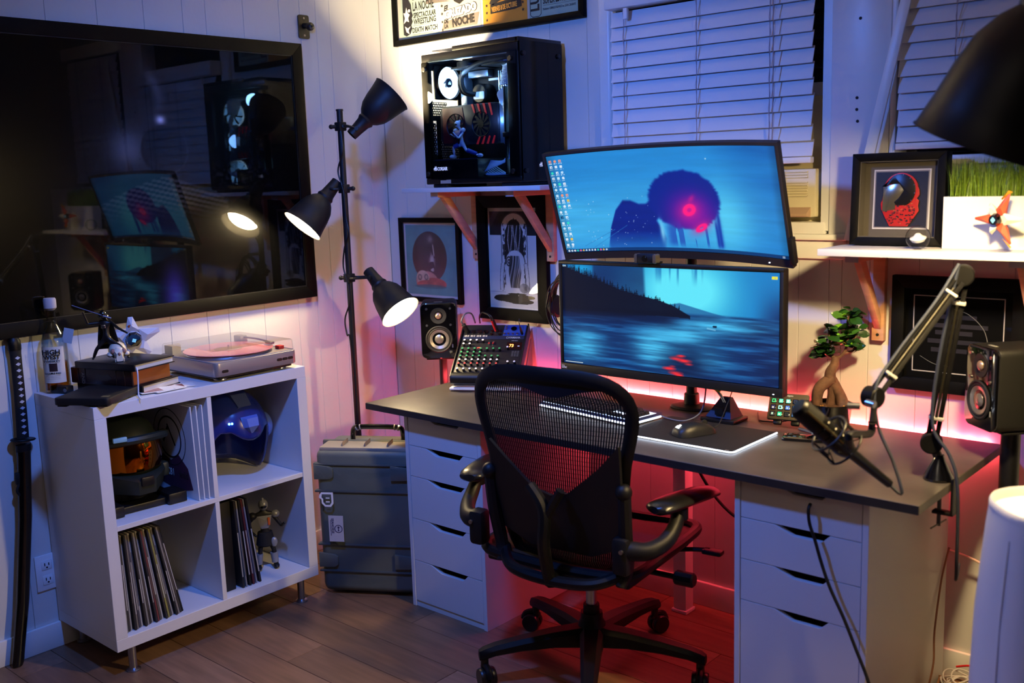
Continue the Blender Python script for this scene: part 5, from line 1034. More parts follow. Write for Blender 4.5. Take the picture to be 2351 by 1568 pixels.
# book stack
bk = [('#0c0c0e', .262, .172, .026, 0, 'black clothbound book at the bottom of the stack of three', 'book'), ('#2c1614', .258, .168, .050, .0265, 'thick dark brown leather book with copper page edges in the stack middle', 'book'), ('#0d0d10', .250, .170, .022, .077, 'slim black book on top of the stack under the toy skull', 'book')]
for k, (c, w_, d_, h_, z, lab, cat) in enumerate(bk):
    t = thing('book', lab, cat, (.095-.01*(k == 1)+(.022 if k == 2 else 0), -1.462+(.012 if k == 0 else 0), ZT+.0006+z), math.radians(17+(3 if k == 0 else 0)), group='books stacked on the cube shelf')
    cm = mat('cover_%d' % k, c, .35, var=.1); pm = mat('pages_copper', '#b06a34', .35, .4) if k == 1 else mat('pages_cream', '#d8d2c4', .7)
    obj('cover', B().box(0, w_, 0, d_, 0, .003, .001).box(0, w_, 0, d_, h_-.003, h_, .001).box(0, w_, -.004, .003, 0, h_, .0025), cm, t)
    obj('pages', B().box(.004, w_-.005, .004, d_-.004, .0031, h_-.0031), pm, t)
    if k == 1:
        b = B(); [b.box(x, x+.004, -.0055, -.0035, .001, h_-.001, .001) for x in (.03, .06, .19, .225)]; obj('raised_band', b, cm, t)
        text('AND', t, (.048, -.0056, .036), .017, mat('gilt_dull', '#7a6a58', .5), rot=(PI/2, PI/2, 0))
        obj('tooling', B().prism([(.10, .02), (.115, .034), (.14, .03), (.16, .036), (.175, .022), (.15, .012), (.12, .016)], -.0046, -.0040, MXZ), mat('tooling_dark', '#1a1012', .3), t)
    if k == 2: obj('ribbon', B().tube([(.246, .010, .010), (.262, -.004, -.004), (.268, -.012, -.04), (.276, -.022, -.068), (.292, -.032, -.0985+.022)], .0022, 5), mat('ribbon_white', '#c8c8d2', .6), t)
# flat black case overhanging the corner
fc = thing('flat_box', 'flat black box with a small gold badge overhanging the front corner of the shelf', 'box', (.283, -1.618, ZT+.0058), math.radians(33))
obj('shell', B().prism(rrect(.178, .185, .014, 4, .089, .0925), 0.0, .022, None, .003), mat('box_soft_black', '#0f0f12', .55), fc); obj('foot', B().box(.01, .04, .004, .03, -.005, .002, .002).box(.14, .17, .004, .03, -.005, .002, .002), BLK, fc)
obj('badge', B().box(.142, .165, .02, .036, .0221, .0226), mat('gold', '#d8c48a', .3, .8), fc)
sm_ = thing('small_black_box', 'small black box peeking out behind the flat black box', 'box', (.062, -1.527, ZT+.0006), math.radians(20)); obj('shell', B().box(0, .07, 0, .03, 0, .024, .004), BLK, sm_); obj('dial', B().cyl((.062, -.001, .012), (.062, .001, .012), .006), mat('dial_grey', '#5a5d66', .4), sm_)
# animal skull, caped figure with sword, faceted white ornament
BONE = mat('bone', '#cfc6b2', .5, bump=.4, bscale=90); zt = ZT+.0006+.0992
sk = thing('toy_skull', 'small bone-white animal skull lying on the top book', 'skull', (.222, -1.372, zt), math.radians(68))
obj('cranium', B().sph((0, 0, .030), (.027, .031, .027), 24, 16).sph((0, -.022, .026), (.018, .016, .018)).sph((.024, -.012, .020), (.010, .018, .008)).sph((-.024, -.012, .020), (.010, .018, .008)).sph((0, .024, .016), (.016, .012, .013)), BONE, sk)
obj('muzzle', B().hull([(x*s, y_, z) for s in (-1, 1) for x, y_, z in ((.014, -.03, .012), (.010, -.050, .010), (.012, -.032, .034), (.007, -.050, .024), (.008, -.05, .002), (.013, -.028, .002))]), BONE, sk)
b = B(); [b.cyl((s*.012, -.043, -.0), (s*.012, -.045, .011), .002, .003, n=8) for s in (-1, 1)]; obj('teeth', b, BONE, sk)
for s in (-1, 1): obj('eye_socket', B().sph((s*.016, -.026, .031), (.0075, .009, .0085), 14, 10), mat('socket_pinkish', '#8f6a60', .8), sk)
obj('nose_hole', B().sph((0, -.048, .025), (.005, .006, .005), 10, 8), mat('socket_pinkish', '#8f6a60', .8), sk)
CLK = mat('figure_black', '#0d0d10', .4); sf_ = thing('action_figure', 'black caped toy figure straddling the skull with a raised thin sword', 'figurine', (.205, -1.395, zt), math.radians(48)); sf_.scale = (.93,)*3
h = .190; J, E = rig(h, .076, (-.02, .10, 1), (-.034, -.010, .040), (-.050, .004, .010), (.048, -.014, .046), (.066, .004, .010), (-.056, -.006, .128), (-.062, -.020, .166), (.046, -.022, .112), (.075, -.038, .098), (-.004, -.002, .152), 1.15)
body(sf_, 'body', J, E, CLK)
obj('helmet', B().sph((-.004, -.004, .158), (.0125, .0135, .0145)).lathe([(.018, .150), (.0165, .156), (.012, .160)], 20, T((-.004, 0, 0))), mat('helmet_gloss', '#0a0a0c', .15, coat=.6), sf_)
obj('cape', B().loft([[(x*wd-.003, .012+.010*(1-(x)**2)+dy, z) for x in (-1, -.5, 0, .5, 1)]+[(x*wd-.003, .015+.010*(1-(x)**2)+dy, z) for x in (1, .5, 0, -.5, -1)] for z, wd, dy in ((.138, .018, 0), (.11, .026, .004), (.07, .033, .010), (.035, .038, .014))]), mat('cape_black', '#101013', .8), sf_)
obj('chest_box', B().box(-.010, .004, -.020, -.012, .112, .124, .002), STEEL, sf_)
obj('sword', B().tube([(.012, -.014, .150), (-.094, -.028, .196)], .0016, 6, 1).cyl((-.0, -.0155, .1545), (.024, -.0125, .1455), .0028, n=10), mat('blade_blue', '#8c98c0', .25, .8), sf_)
WF = mat('facet_white', '#d3d6e0', .4)
def ornament(par, s, m1, m2, m3):
    # a star of faceted wedges around a round dark eye
    for k, (a, L, wd) in enumerate(((78, 1.05, .55), (140, 1.0, .5), (218, .95, .5), (292, 1.0, .5), (12, 1.15, .6))):
        R_ = Matrix.Rotation(math.radians(a), 4, 'Y') @ Matrix.Scale(s, 4)
        obj('shard', B().hull([R_ @ Vector(p) for p in ((.32, -.10, -wd*.62), (.32, -.10, wd*.62), (.30, .22, -wd*.5), (.30, .22, wd*.5), (L, -.02, -.10), (L, -.02, .10), (.62, -.20, 0), (L*.9, .10, 0))]), (m1, m2)[k % 2], par, smooth=False)
    obj('core', B().sph((0, .02*s, 0), .36*s, 14, 8), m3, par, smooth=False)
    obj('eye_ring', B().cyl((0, -.40*s, 0), (0, -.22*s, 0), .30*s, .36*s, n=8), BLKG, par, smooth=False)
    obj('eye', B().prism([(0, -.11*s), (.11*s, 0), (0, .11*s), (-.11*s, 0)], -.42*s, -.39*s, MXZ), mat('eye_cyan', '#6fb8d8', .3, emit=(.2, .6, .8, 1), es=.6), par)
wo = thing('faceted_ornament', 'white faceted star-shaped ornament with dark round eye behind the caped figure', 'ornament', (.090, -1.245, ZT+.0006+.142), rot=(.25, -.45, math.radians(58)))
ornament(wo, .074, WF, mat('facet_white_b', '#c3c8d8', .4), WF); obj('orange_tip', B().box(.006, .022, -.012, .0, .040, .048, .001), mat('tip_orange', '#b0552a', .5), wo)
obj('stand', B().cyl((.0, .02, -.06), (-.052, .030, -.118), .004, n=8), thin_glass('stand_pane'), wo)
# photographs fanned on the shelf
for k, (x, yy_, rz, lab) in enumerate(((.335, -1.318, 24, 'loose photo print with white border lying on the shelf, topmost'), (.325, -1.235, 15, 'loose photo print sliding out towards the record player'), (.345, -1.285, 38, 'loose print lying underneath the topmost photo'))):
    t = thing('photo_print', lab, 'photo', (x, yy_, ZT+.0008+(.0034 if k == 0 else .0012*k)), math.radians(rz+55), group='prints on the cube shelf'); obj('paper', B().box(-.052, .052, -.034, .034, 0, .0008), PAPER, t)
    obj('picture', B().box(-.042, .018, -.024, .024, .0008, .0011), mat('photo_rose_%d' % k, ('#a9807c', '#7c4a48', '#9aa0a8')[k], .5, var=.4, vscale=60), t)
# turntable
tt = thing('record_player', 'silver record player with clear lid and a pink record', 'record player', (.048, -1.140, ZT+.0006))
TW, TD, TH = .325, .352, .072   # along y, along x, height
SIL2 = mat('turntable_silver', '#a39a9a', .35, .6); b = B().prism(rrect(TD, TW, .02, 5, TD/2, TW/2), .018, TH-.008, None, .003); pl = obj('plinth', b, SIL2, tt)
obj('under_tray', B().prism(rrect(TD-.02, TW-.02, .02, 5, TD/2, TW/2), .010, .019), BLK, tt)
for x in (.045, TD-.045):
    for yy_ in (.045, TW-.045): obj('foot', B().lathe([(.021, 0), (.023, .003), (.021, .012)], 24, T((x, yy_, 0))), STEEL, tt)
obj('button', B().prism(rrect(.024, .009, .004), TD, TD+.0012, MYZ @ T((.036, .035, 0))), BLK, pl)
for k in range(3): obj('button', B().prism(rrect(.021, .009, .004), TD, TD+.0012, MYZ @ T((TW-.075+.0225*k, .040, 0))), BLK, pl)
obj('platter', B().lathe([(0, TH-.008), (.142, TH-.008), (.146, TH-.002), (.143, TH+.003), (0, TH+.003)], 56, T((.190, .158, 0))), CHROME, tt)
rc = obj('pink_record', B().lathe([(.004, TH+.0032), (.150, TH+.0032), (.151, TH+.0045), (.150, TH+.006), (.004, TH+.006)], 64, T((.190, .158, 0))), mat('vinyl_pink', '#e58a88', .18, coat=.6)); rc.location = tt.location; tag(rc, 'translucent pink vinyl record on the platter under the clear lid', 'record')
obj('record_label', B().lathe([(.004, TH+.0061), (.048, TH+.0061), (.048, TH+.0065), (.004, TH+.0065)], 32, T((.190, .158, 0))), mat('label_pinkgrey', '#a9908c', .5), rc)
obj('spindle', B().cyl((.190, .158, TH), (.190, .158, TH+.018), .0032, n=12), CHROME, tt)
obj('tonearm', B().tube([(.06, .292, TH+.018), (.16, .296, TH+.018), (.245, .286, TH+.016)], .0035, 8).box(.04, .085, .278, .308, TH-.008, TH+.024, .004).box(.235, .268, .276, .294, TH+.009, TH+.018, .002), SIL2, tt); obj('headshell_lift', B().box(.27, .295, .292, .314, TH-.008, TH+.004, .002), RED, tt)
obj('motor_block', B().prism([(.012, .02), (.012, .075), (.05, .06), (.062, .02)], TH-.008, TH+.022), mat('block_putty', '#a8a088', .5), tt)
lidg = B(); lidg.b.free(); lidg.b = bmesh.new()
pts0 = rrect(TD-.012, TW-.008, .016, 5, TD/2+.002, TW/2); lidg.loft([[(x, y_, z) for x, y_ in rrect(TD-.012-2*i_, TW-.008-2*i_, .016, 5, TD/2+.002, TW/2)] for z, i_ in ((TH-.006, 0), (TH+.027, .002), (TH+.030, .005))], cap=False); lidg.poly([(x, y_, TH+.030) for x, y_ in rrect(TD-.022, TW-.018, .014, 5, TD/2+.002, TW/2)])
obj('lid', lidg, thin_glass('lid_pane2', (.97, .96, .95, 1)), tt)
obj('lid_rim', B().tube([(x, y_, TH-.0065) for x, y_ in rrect(TD-.012, TW-.008, .016, 3, TD/2+.002, TW/2)], .0012, 5, 1, True), mat('rim_clear_grey', '#b9b4b2', .3), tt)

FW, FBL = mat('figure_white_blue', '#b9c6e0', .35), mat('figure_blue', '#2b3f94', .35)
pf = thing('action_figure', 'white and blue armoured toy figure lunging inside the glass computer', 'figurine', (.505+.150, -.262+.047, 1.4578+.1022), math.radians(-5)); pf.scale = (.9,)*3
h = .165; J, E = rig(h, .058, (-.10, -.05, 1), (-.032, -.020, .046), (-.040, -.008, .010), (.036, -.010, .030), (.080, .012, .012), (-.048, .0, .086), (-.020, -.040, .096), (.012, -.030, .080), (.004, -.046, .100), (-.010, -.012, .132), 1.0)
body(pf, 'body', J, E, FW)
obj('helmet', B().sph((-.010, -.012, .137), (.0115, .0125, .0135)).box(-.012, -.008, -.004, .008, .144, .153, .001), FW, pf); obj('visor', B().sph((-.010, -.0205, .135), (.008, .006, .005)), BLKG, pf)
obj('chest_plate', B().hull([(x-.008, y_-.006, z) for x, y_, z in ((-.019, -.006, .112), (.019, -.006, .112), (-.014, -.016, .092), (.014, -.016, .092), (-.010, -.006, .080), (.010, -.006, .080), (-.016, .006, .10), (.016, .006, .10))]), FBL, pf)
for s in (-1, 1): obj('shoulder_plate', B().sph((s*.023-.009, -.004, .112), (.010, .010, .009)), FW, pf)
obj('thigh_plate', B().cyl((-.014, -.006, .055), (-.030, -.018, .047), .0095, .009, n=12), FBL, pf); obj('shin_plate', B().cyl((.040, -.008, .031), (.076, .010, .016), .0098, .0075, n=12), FBL, pf)
obj('boot', B().sph((-.040, -.016, .0085), (.009, .018, .0085)), FW, pf); obj('boot', B().sph((.088, .016, .0095), (.016, .009, .0085)), FW, pf)
# ================================================================ loudspeakers on stands
VIN = mat('vinyl_black_grain', '#131312', .5, bump=.3, bscale=60, stretch=(1, 1, .1)); CONE = mat('cone_silver', '#b3a99e', .3, .85)
def speaker(label, loc, rz):
    t = thing('loudspeaker', label, 'loudspeaker', loc, rz)
    obj('cabinet', B().prism(rrect(.138, .214, .018, 5), -.062, .075, MXZ, .004), VIN, t)
    f = obj('front_panel', B().prism(rrect(.138, .214, .024, 6), -.072, -.0615, MXZ, .004), BLKG, t)
    R_ = Matrix.Rotation(PI/2, 4, 'X')
    w_ = obj('woofer', B().lathe([(.048, 0), (.052, .004), (.048, .006), (.043, .003)], 40, T((0, -.072, -.032)) @ R_, cap=False).lathe([(.043, .003), (.040, .005), (.036, .001)], 40, T((0, -.072, -.032)) @ R_, cap=False), BLKM, f)
    obj('cone', B().lathe([(.037, .002), (.018, -.012+.008), (.017, -.001), (.010, .002), (0, .0028)], 40, T((0, -.0735, -.032)) @ R_, cap=False), CONE, w_)
    tw = obj('tweeter', B().lathe([(.030, .0), (.031, .0012), (.030, .002), (.016, -.001+.001)], 36, T((0, -.072, .058)) @ R_, cap=False), BLKM, f)
    obj('dome', B().sph((0, -.0725, .058), (.013, .007, .013), 20, 12), mat('dome_bronze', '#b59a86', .3, .7), tw)
    for x in (-.045, .045):
        for z in (.022, .085): obj('screw', B().cyl((x, -.0745, z), (x, -.072, z), .0045, n=14), STEEL, f)
    obj('badge', B().box(.048, .052, -.0728, -.0718, -.066, -.052), mat('badge_grey', '#8a8a80', .4), f)
    obj('top_plate', B().box(-.016, .016, -.045, -.035, .1069, .1078, .0005), mat('badge_grey', '#8a8a80', .4), t)
    return t
def spk_stand(label, x, y, ztop, r, rz):
    t = thing('speaker_stand', label, 'speaker stand', (x, y, 0), rz)
    obj('base', B().box(-.07, .07, -.07, .07, 0, .016, .004), BLK, t); obj('pole', B().cyl((0, 0, .017), (0, 0, ztop-.006), r, n=24), BLK, t); obj('top_plate', B().box(-.06, .06, -.06, .06, ztop-.006, ztop-.0005, .002), BLK, t)
speaker('black loudspeaker on a stand beside the audio mixer', (.474, -.193, .919), math.radians(43)); spk_stand('slim black speaker stand behind the desk end by the rugged case', .478, -.186, .8115, .0155, .75)
speaker('black loudspeaker turned inwards beside the dark frame, blurred near the picture edge', (2.514, -.163, .917), math.radians(-42)); spk_stand('thick black speaker stand at the desk end behind the white purifier', 2.528, -.152, .8095, .024, -.73)
# ================================================================ audio mixer on a white stand
mx = thing('audio_mixer', 'black audio mixer with coloured knobs and plugged cables tilted on a white stand', 'audio mixer', (.685, -.345, .744), rot=(math.radians(33), 0, math.radians(30)))
MXB = mat('mixer_black', '#1a1a1d', .45); obj('chassis', B().box(0, .244, 0, .29, 0, .040, .006), MXB, mx)
obj('end_block', B().box(.244, .250, .0, .29, .0, .046, .003).box(-.006, 0, .0, .29, .0, .046, .003), BLK, mx); obj('front_roll', B().cyl((-.004, .012, .024), (.248, .012, .024), .022, n=20), BLK, mx)
obj('blue_panel', B().box(.157, .241, .225, .285, .0398, .0412), mat('panel_blue', '#2746a0', .4), mx); obj('navy_strip', B().box(.004, .241, .205, .2235, .0398, .0410), mat('panel_navy', '#1a2342', .45), mx)
text('YAMAHA', mx, (.183, .2095, .0413), .0115, mat('ink_pale', '#b9c0d6', .5), rot=(0, 0, 0), sx=.9, off=.0002); text('MG10XU', mx, (.195, .196, .0403), .006, mat('ink_pale', '#b9c0d6', .5), rot=(0, 0, 0))
obj('emblem', B().lathe([(.004, .0411), (.005, .0411), (.005, .0414), (.004, .0414)], 16, T((.177, .213, 0)), cap=False), mat('ink_pale', '#b9c0d6', .5), mx)
KG, KW, KR, KBL = mat('knob_green', '#3f9a62', .4), mat('knob_white', '#e6e6ea', .4), mat('knob_red', '#c8504e', .4), mat('knob_blue', '#4a68c0', .4)
kb0 = B().cyl((0, 0, 0), (0, 0, .013), .0052, .0042, n=12); kn = obj('knob', kb0, BLK, mx); kc = B().cyl((0, 0, .013), (0, 0, .0142), .0042, .0036, n=12); capm = {}
for m_ in (KG, KW, KR): 
    c_ = obj('knob_cap', B().cyl((0, 0, .0128), (0, 0, .0145), .0043, .0038, n=12), m_, kn); capm[m_.name] = c_.data; bpy.data.objects.remove(c_)
first_k = kn
def knob(x, y, m_):
    global first_k
    if first_k is not None: o = first_k; first_k = None
    else: o = bpy.data.objects.new('knob', kn.data); COL.objects.link(o); o.parent = mx
    o.location = (x, y, .040); c_ = bpy.data.objects.new('knob_cap', capm[m_.name]); COL.objects.link(c_); c_.parent = o
colx = [.018+.0235*k for k in range(7)]
for x in colx[:4]: knob(x, .188, KW)
for x in colx[:2]: knob(x, .168, KW)
for x in colx: knob(x, .142, KG)
for x in colx[:4]: knob(x, .122, KG)
for x in colx: knob(x, .102, KG)
for x in colx: knob(x, .082, KW)
for x in colx: knob(x, .062, KR)
for x in colx: knob(x, .034, KW)
knob(.188, .150, KW); knob(.20, .072, KW); knob(.225, .072, KW)
b = B()
for k in range(4): b.box(.010+.0235*k, .020+.0235*k, .218, .226, .040, .0425, .0008).box(.022+.0235*k, .028+.0235*k, .218, .226, .040, .0425, .0008)
obj('jack_labels', b, mat('label_grey', '#a9a7a2', .5), mx); b = B()
for k in range(4): b.cyl((.018+.0235*k, .245, .040), (.018+.0235*k, .245, .0425), .0098, n=20)
for x, y in ((.113, .25), (.128, .25), (.113, .232), (.145, .25), (.145, .232)): b.cyl((x, y, .040), (x, y, .043), .0055, n=14)
obj('socket_ring', b, BLKG, mx)
for x, y, z, q_ in [(x, .233, .041, .0042) for x in (.162, .178, .195, .212, .230)]+[(x, y, .040, .0045) for x, y in ((.165, .262), (.165, .275), (.112, .178), (.128, .178), (.112, .186), (.128, .186))]: obj('jack', B().cyl((x, y, z), (x, y, z+.004), q_, n=12), STEEL, mx)
obj('balanced_socket', B().cyl((.195, .262, .041), (.195, .262, .044), .011, n=20), BLKG, mx); obj('rca_ring', B().cyl((.112, .178, .0452), (.112, .178, .046), .003, n=10).cyl((.128, .178, .0452), (.128, .178, .046), .003, n=10), RED, mx)
obj('display_window', B().box(.180, .238, .148, .188, .0398, .0408), BLKG, mx)
text('73', mx, (.190, .162, .0412), .022, mat('digit_orange', '#ff8a40', .5, emit=(1, .35, .08, 1), es=4), rot=(0, 0, 0), sx=.8, off=.0003)
obj('button', B().box(.222, .230, .164, .168, .0405, .043, .0006), WHP, mx); b = B()
for k in range(3):
    for q in range(4): b.box(.205+.010*k, .212+.010*k, .112+.008*q, .117+.008*q, .040, .0412)
obj('print_block', b, mat('print_grey', '#4a4a50', .6), mx); obj('light_dot', B().box(.070, .073, .156, .158, .040, .042).box(.074, .084, .1575, .1600, .040, .0412), mat('dot_red', '#ff4030', .4, emit=(1, .1, .06, 1), es=2), mx)
pl = obj('plug', B().cyl((.018, .245, .04), (.010, .238, .085), .0095, .0085, n=16, bev=.002), BLK, mx); obj('cable', B().tube([(.010, .238, .085), (.006, .236, .105), (.018, .262, .118), (.030, .30, .085), (.034, .31, .03)], .0032, 8), CABG, pl)
for x, c in ((.128, RED), (.134, BLK)): 
    pl = obj('plug', B().cyl((x, .250, .04), (x-.012, .258+.004*(x > .13), .085), .0052, .0045, n=12), c, mx); obj('cable', B().tube([(x-.012, .258, .085), (x-.022, .268, .104), (.075, .292, .098), (.055, .312, .06), (.05, .32, .02)], .0026, 8), CABLE, pl)
pl = obj('plug', B().cyl((.230, .233, .04), (.226, .236, .072), .005, .004, n=12), BLK, mx); obj('cable', B().tube([(.226, .236, .072), (.224, .240, .090), (.222, .258, .096), (.220, .280, .06)], .0018, 8), CABLE, pl)
mst = thing('mixer_stand', 'white tilted stand with clear side holding up the audio mixer', 'stand', (.685, -.345, .7245), rz=math.radians(30))
MS = Matrix.Rotation(math.radians(33), 4, 'X')
obj('ledge', B().box(-.010, .255, -.016, .02, .004, .0135, .003), WHP, mst); obj('tray', B().box(.0, .250, .0, .27, -.0035, -.0012, .001, T((0, 0, .0195)) @ MS), WHP, mst)
obj('side_plate', B().prism([(.02, 0), (.24, 0), (.24, .155), (.225, .155)], .2515, .2545, MYZ, .0008).prism([(.02, 0), (.24, 0), (.24, .155), (.225, .155)], -.0095, -.0065, MYZ, .0008), mat('acrylic', '#d8d0d4', .1, trans=.7), mst)
obj('foot', B().box(-.01, .255, .22, .25, 0, .006, .002), WHP, mst)
# ================================================================ headphones with coiled cable hung behind the lower monitor
hp = thing('headphones', 'black headphones with looped cable hanging on the wall behind the lower monitor', 'headphones', (.985, -.060, 1.05))
obj('headband', B().tube([(.075*math.cos(math.radians(a))+.03, .0, .095*math.sin(math.radians(a))+.0) for a in range(-20, 201, 20)], .010, 10), BLK, hp)
for s in (-1, 1): obj('ear_cup', B().cyl((s*.055+.03, 0, -.03), (s*.085+.03, 0, -.035), .042, .036, n=28, bev=.008), BLKM, hp)
b = B()
for k, (rx, rz_) in enumerate(((.050, .090), (.056, .084), (.06, .095), (.075, .100), (.052, .098))): b.tube([(.02+rx*math.cos(2*PI*i/16), -.028-.003*k, -.01+rz_*math.sin(2*PI*i/16)-.006*k) for i in range(16)], .0023, 6, 3, True)
obj('cable_loop', b, CABLE, hp); obj('jack_plug', B().cyl((-.030, -.045, .025), (-.042, -.045, -.018), .005, .004, n=12).cyl((-.042, -.045, -.018), (-.046, -.045, -.032), .0022, n=10), BLK, hp)
hk = obj('wall_hook', B().box(.02, .04, .0, .054, .098, .112, .003), BLK, hp)
obj('red_ring', B().cyl((.045, 0, -.066), (.055, 0, -.070), .012, n=16), RED, hp)
# ================================================================ keyboard
kbt = thing('keyboard', 'backlit mechanical keyboard with glowing white edge partly behind the chair', 'keyboard', (1.125, -.378, .7246), math.radians(-8))
KB = mat('key_plate', '#2a3560', .4, .5); KW_, KD_ = .408, .150
obj('base', B().box(0, KW_, 0, KD_, .006, .020, .003), KB, kbt); obj('foot', B().box(.02, .06, .11, .13, 0, .007).box(.35, .39, .11, .13, 0, .007).box(.02, .06, .01, .03, 0, .007).box(.35, .39, .01, .03, 0, .007), BLK, kbt)
obj('edge_light', B().tube([(-.001, KD_-.01, .009), (-.001, .004, .009), (.004, -.0015, .009), (KW_-.004, -.0015, .009), (KW_+.001, .004, .009), (KW_+.001, KD_-.01, .009)], .0032, 6, 1), LEDW, kbt)
KEY = mat('keycap', '#17181d', .45); kd = bmesh.new(); 
def keyshape(w_):
    b = B(); b.loft([[(0, 0, 0), (w_, 0, 0), (w_, .0165, 0), (0, .0165, 0)], [(.0018, .0016, .0085), (w_-.0018, .0016, .0085), (w_-.0018, .0145, .0095), (.0018, .0145, .0095)]]); return b
km = {}; kfirst = True
UG = mat('key_underglow', '#ffffff', .4, emit=(.55, .72, 1, 1), es=1.3)
obj('under_glow', B().box(.006, KW_-.006, .006, KD_-.022, .0200, .0206), UG, kbt)
def key(x, y, w_=.0172):
    w_ = round(w_, 4)
    if w_ not in km: o = obj('key', keyshape(w_), KEY, kbt, ang=50); km[w_] = o.data
    else: o = bpy.data.objects.new('key', km[w_]); COL.objects.link(o); o.parent = kbt
    o.location = (x, y, .0215)
for r_, row in enumerate((None, (1, 1.25, 1.75, 1.25, 6.25, 1.25, 1.25, 1.25), (2.25,)+(1,)*10+(2.75,), (1.75,)+(1,)*11+(2.25,), (1.5,)+(1,)*12+(1.5,), (1,)*13+(2,), (1,)*13)):
    if row is None: continue
    x = .007; y = .008+(r_-1)*.0192+(.004 if r_ == 6 else 0)
    for u_ in row: 
        key(x, y, .0188*u_-.0018); x += .0188*u_+(.0146 if r_ == 6 and row.index(u_) >= 0 and abs(x-.0258) < .001 else 0)
for cx, n_ in ((.300, 3),):
    for rr in (0, 3, 4, 5):
        for q in range(3 if rr else 3): key(cx+.0188*q, .008+rr*.0192)
for rr in range(5):
    for q in range(2): key(.3625+.0188*q, .008+rr*.0192)
obj('cable', B().tube([(KW_*.97, KD_-.004, .012), (KW_+.04, KD_-.012, .008), (KW_+.09, KD_+.005, .008), (KW_+.105, KD_+.06, .03), (KW_+.100, KD_+.09, .10), (KW_+.09, KD_+.11, .18)], .0024, 8), CABG, kbt)
# ================================================================ mouse pad, mouse, bungee
mp_ = thing('mouse_pad', 'black mouse pad with a glowing white edge under the black mouse', 'mouse pad', (1.925, -.520, .7246))
PW_, PD_ = .368, .266; obj('sheet', B().prism(rrect(PW_, PD_, .014, 5, -PW_/2, PD_/2), 0, .0038), mat('pad_cloth', '#0d0d11', .75, bump=.3, bscale=300), mp_)
obj('edge_light', B().tube([(-PW_+.012, -.001, .0036)]+[(-.013+.014*math.sin(q), .013-.014*math.cos(q), .0036) for q in [PI/2*i/5 for i in range(6)]]+[(.001, PD_-.006, .0036)], .0021, 6, 1), mat('pad_led', '#ffffff', .4, emit=(.70, .82, 1, 1), es=7), mp_)
obj('badge', B().box(-.030, -.018, .012, .017, .0038, .0041), STEEL, mp_)
ms_ = thing('mouse', 'black mouse with a glowing logo on the mouse pad', 'mouse', (1.736, -.408, .7286), math.radians(-28))
rg = []
for y, hw, h_ in ((-.062, .020, .012), (-.056, .028, .024), (-.035, .035, .036), (-.005, .034, .040), (.025, .031, .034), (.050, .029, .024), (.060, .024, .016), (.063, .018, .010)):
    rg.append([(hw*math.copysign(abs(math.cos(a))**.8, math.cos(a)), y, max(.0012, h_*max(0, math.sin(a))**.75) if math.sin(a) > 0 else .001) for a in [2*PI*i/20 for i in range(20)]])
mb_ = B(); mb_.loft(rg); obj('body', mb_, mat('mouse_black', '#121214', .45), ms_, ang=70)
obj('wheel', B().cyl((-.003, .036, .030), (.003, .036, .030), .009, n=16), BLKM, ms_); obj('side_grip', B().box(-.0355, -.031, -.03, .03, .008, .020, .002), BLKM, ms_)
MOL = mat('logo_glow', '#ffffff', .4, emit=(.8, .92, 1, 1), es=3.5); ml = T((0, -.050, .0268)) @ Matrix.Rotation(.62, 4, 'X')
obj('logo', B().prism([(-.009, -.006), (.009, -.006), (.010, -.002), (.006, -.003)], .002, .0034, ml).prism([(-.008, -.004), (-.006, .003), (.001, -.003)], .002, .0034, ml).prism([(-.004, .001), (.001, .009), (.004, -.003), (.0, -.002)], .002, .0034, ml).prism([(.003, .003), (.007, .009), (.008, -.001), (.004, -.002)], .002, .0034, ml), MOL, ms_)
obj('cable', B().tube([(0, .060, .012), (.0, .085, .02), (-.022, .13, .075), (-.032, .165, .13), (-.005, .185, .155), (.03, .175, .140)], .0016, 6), CABLE, ms_)
bg = thing('mouse_bungee', 'pyramid-shaped mouse cord holder with yellow clip behind the mouse', 'cord holder', (1.712, -.195, .7246), math.radians(0))
BGB = mat('bungee_slate', '#39415c', .5); obj('body', B().hull([(x, y, z) for x, y, z in ((-.048, -.032, .006), (.045, -.032, .006), (.05, .04, .006), (-.045, .04, .006), (-.006, .0, .074), (.022, .0, .074), (.022, .02, .071), (-.006, .02, .071))]), BGB, bg, smooth=False)
obj('base', B().box(-.055, .062, -.046, .045, 0, .012, .003), BLK, bg); obj('window', B().box(-.01, .018, -.0338, -.026, .022, .044), BLK, bg)
obj('arm', B().tube([(.006, -.008, .058), (-.002, -.016, .080), (-.014, -.022, .098)], .0026, 6).tube([(.012, -.008, .058), (.004, -.016, .080), (-.008, -.022, .098)], .0026, 6), STEEL, bg)
obj('clip', B().cbox((-.012, -.024, .104), (.034, .016, .013), .002, T((-.012, -.024, .104)) @ Matrix.Rotation(.35, 4, 'Y') @ T((.012, .024, -.104))).cbox((-.025, -.024, .113), (.008, .016, .009), .002), mat('clip_yellow', '#e8c51e', .4), bg)
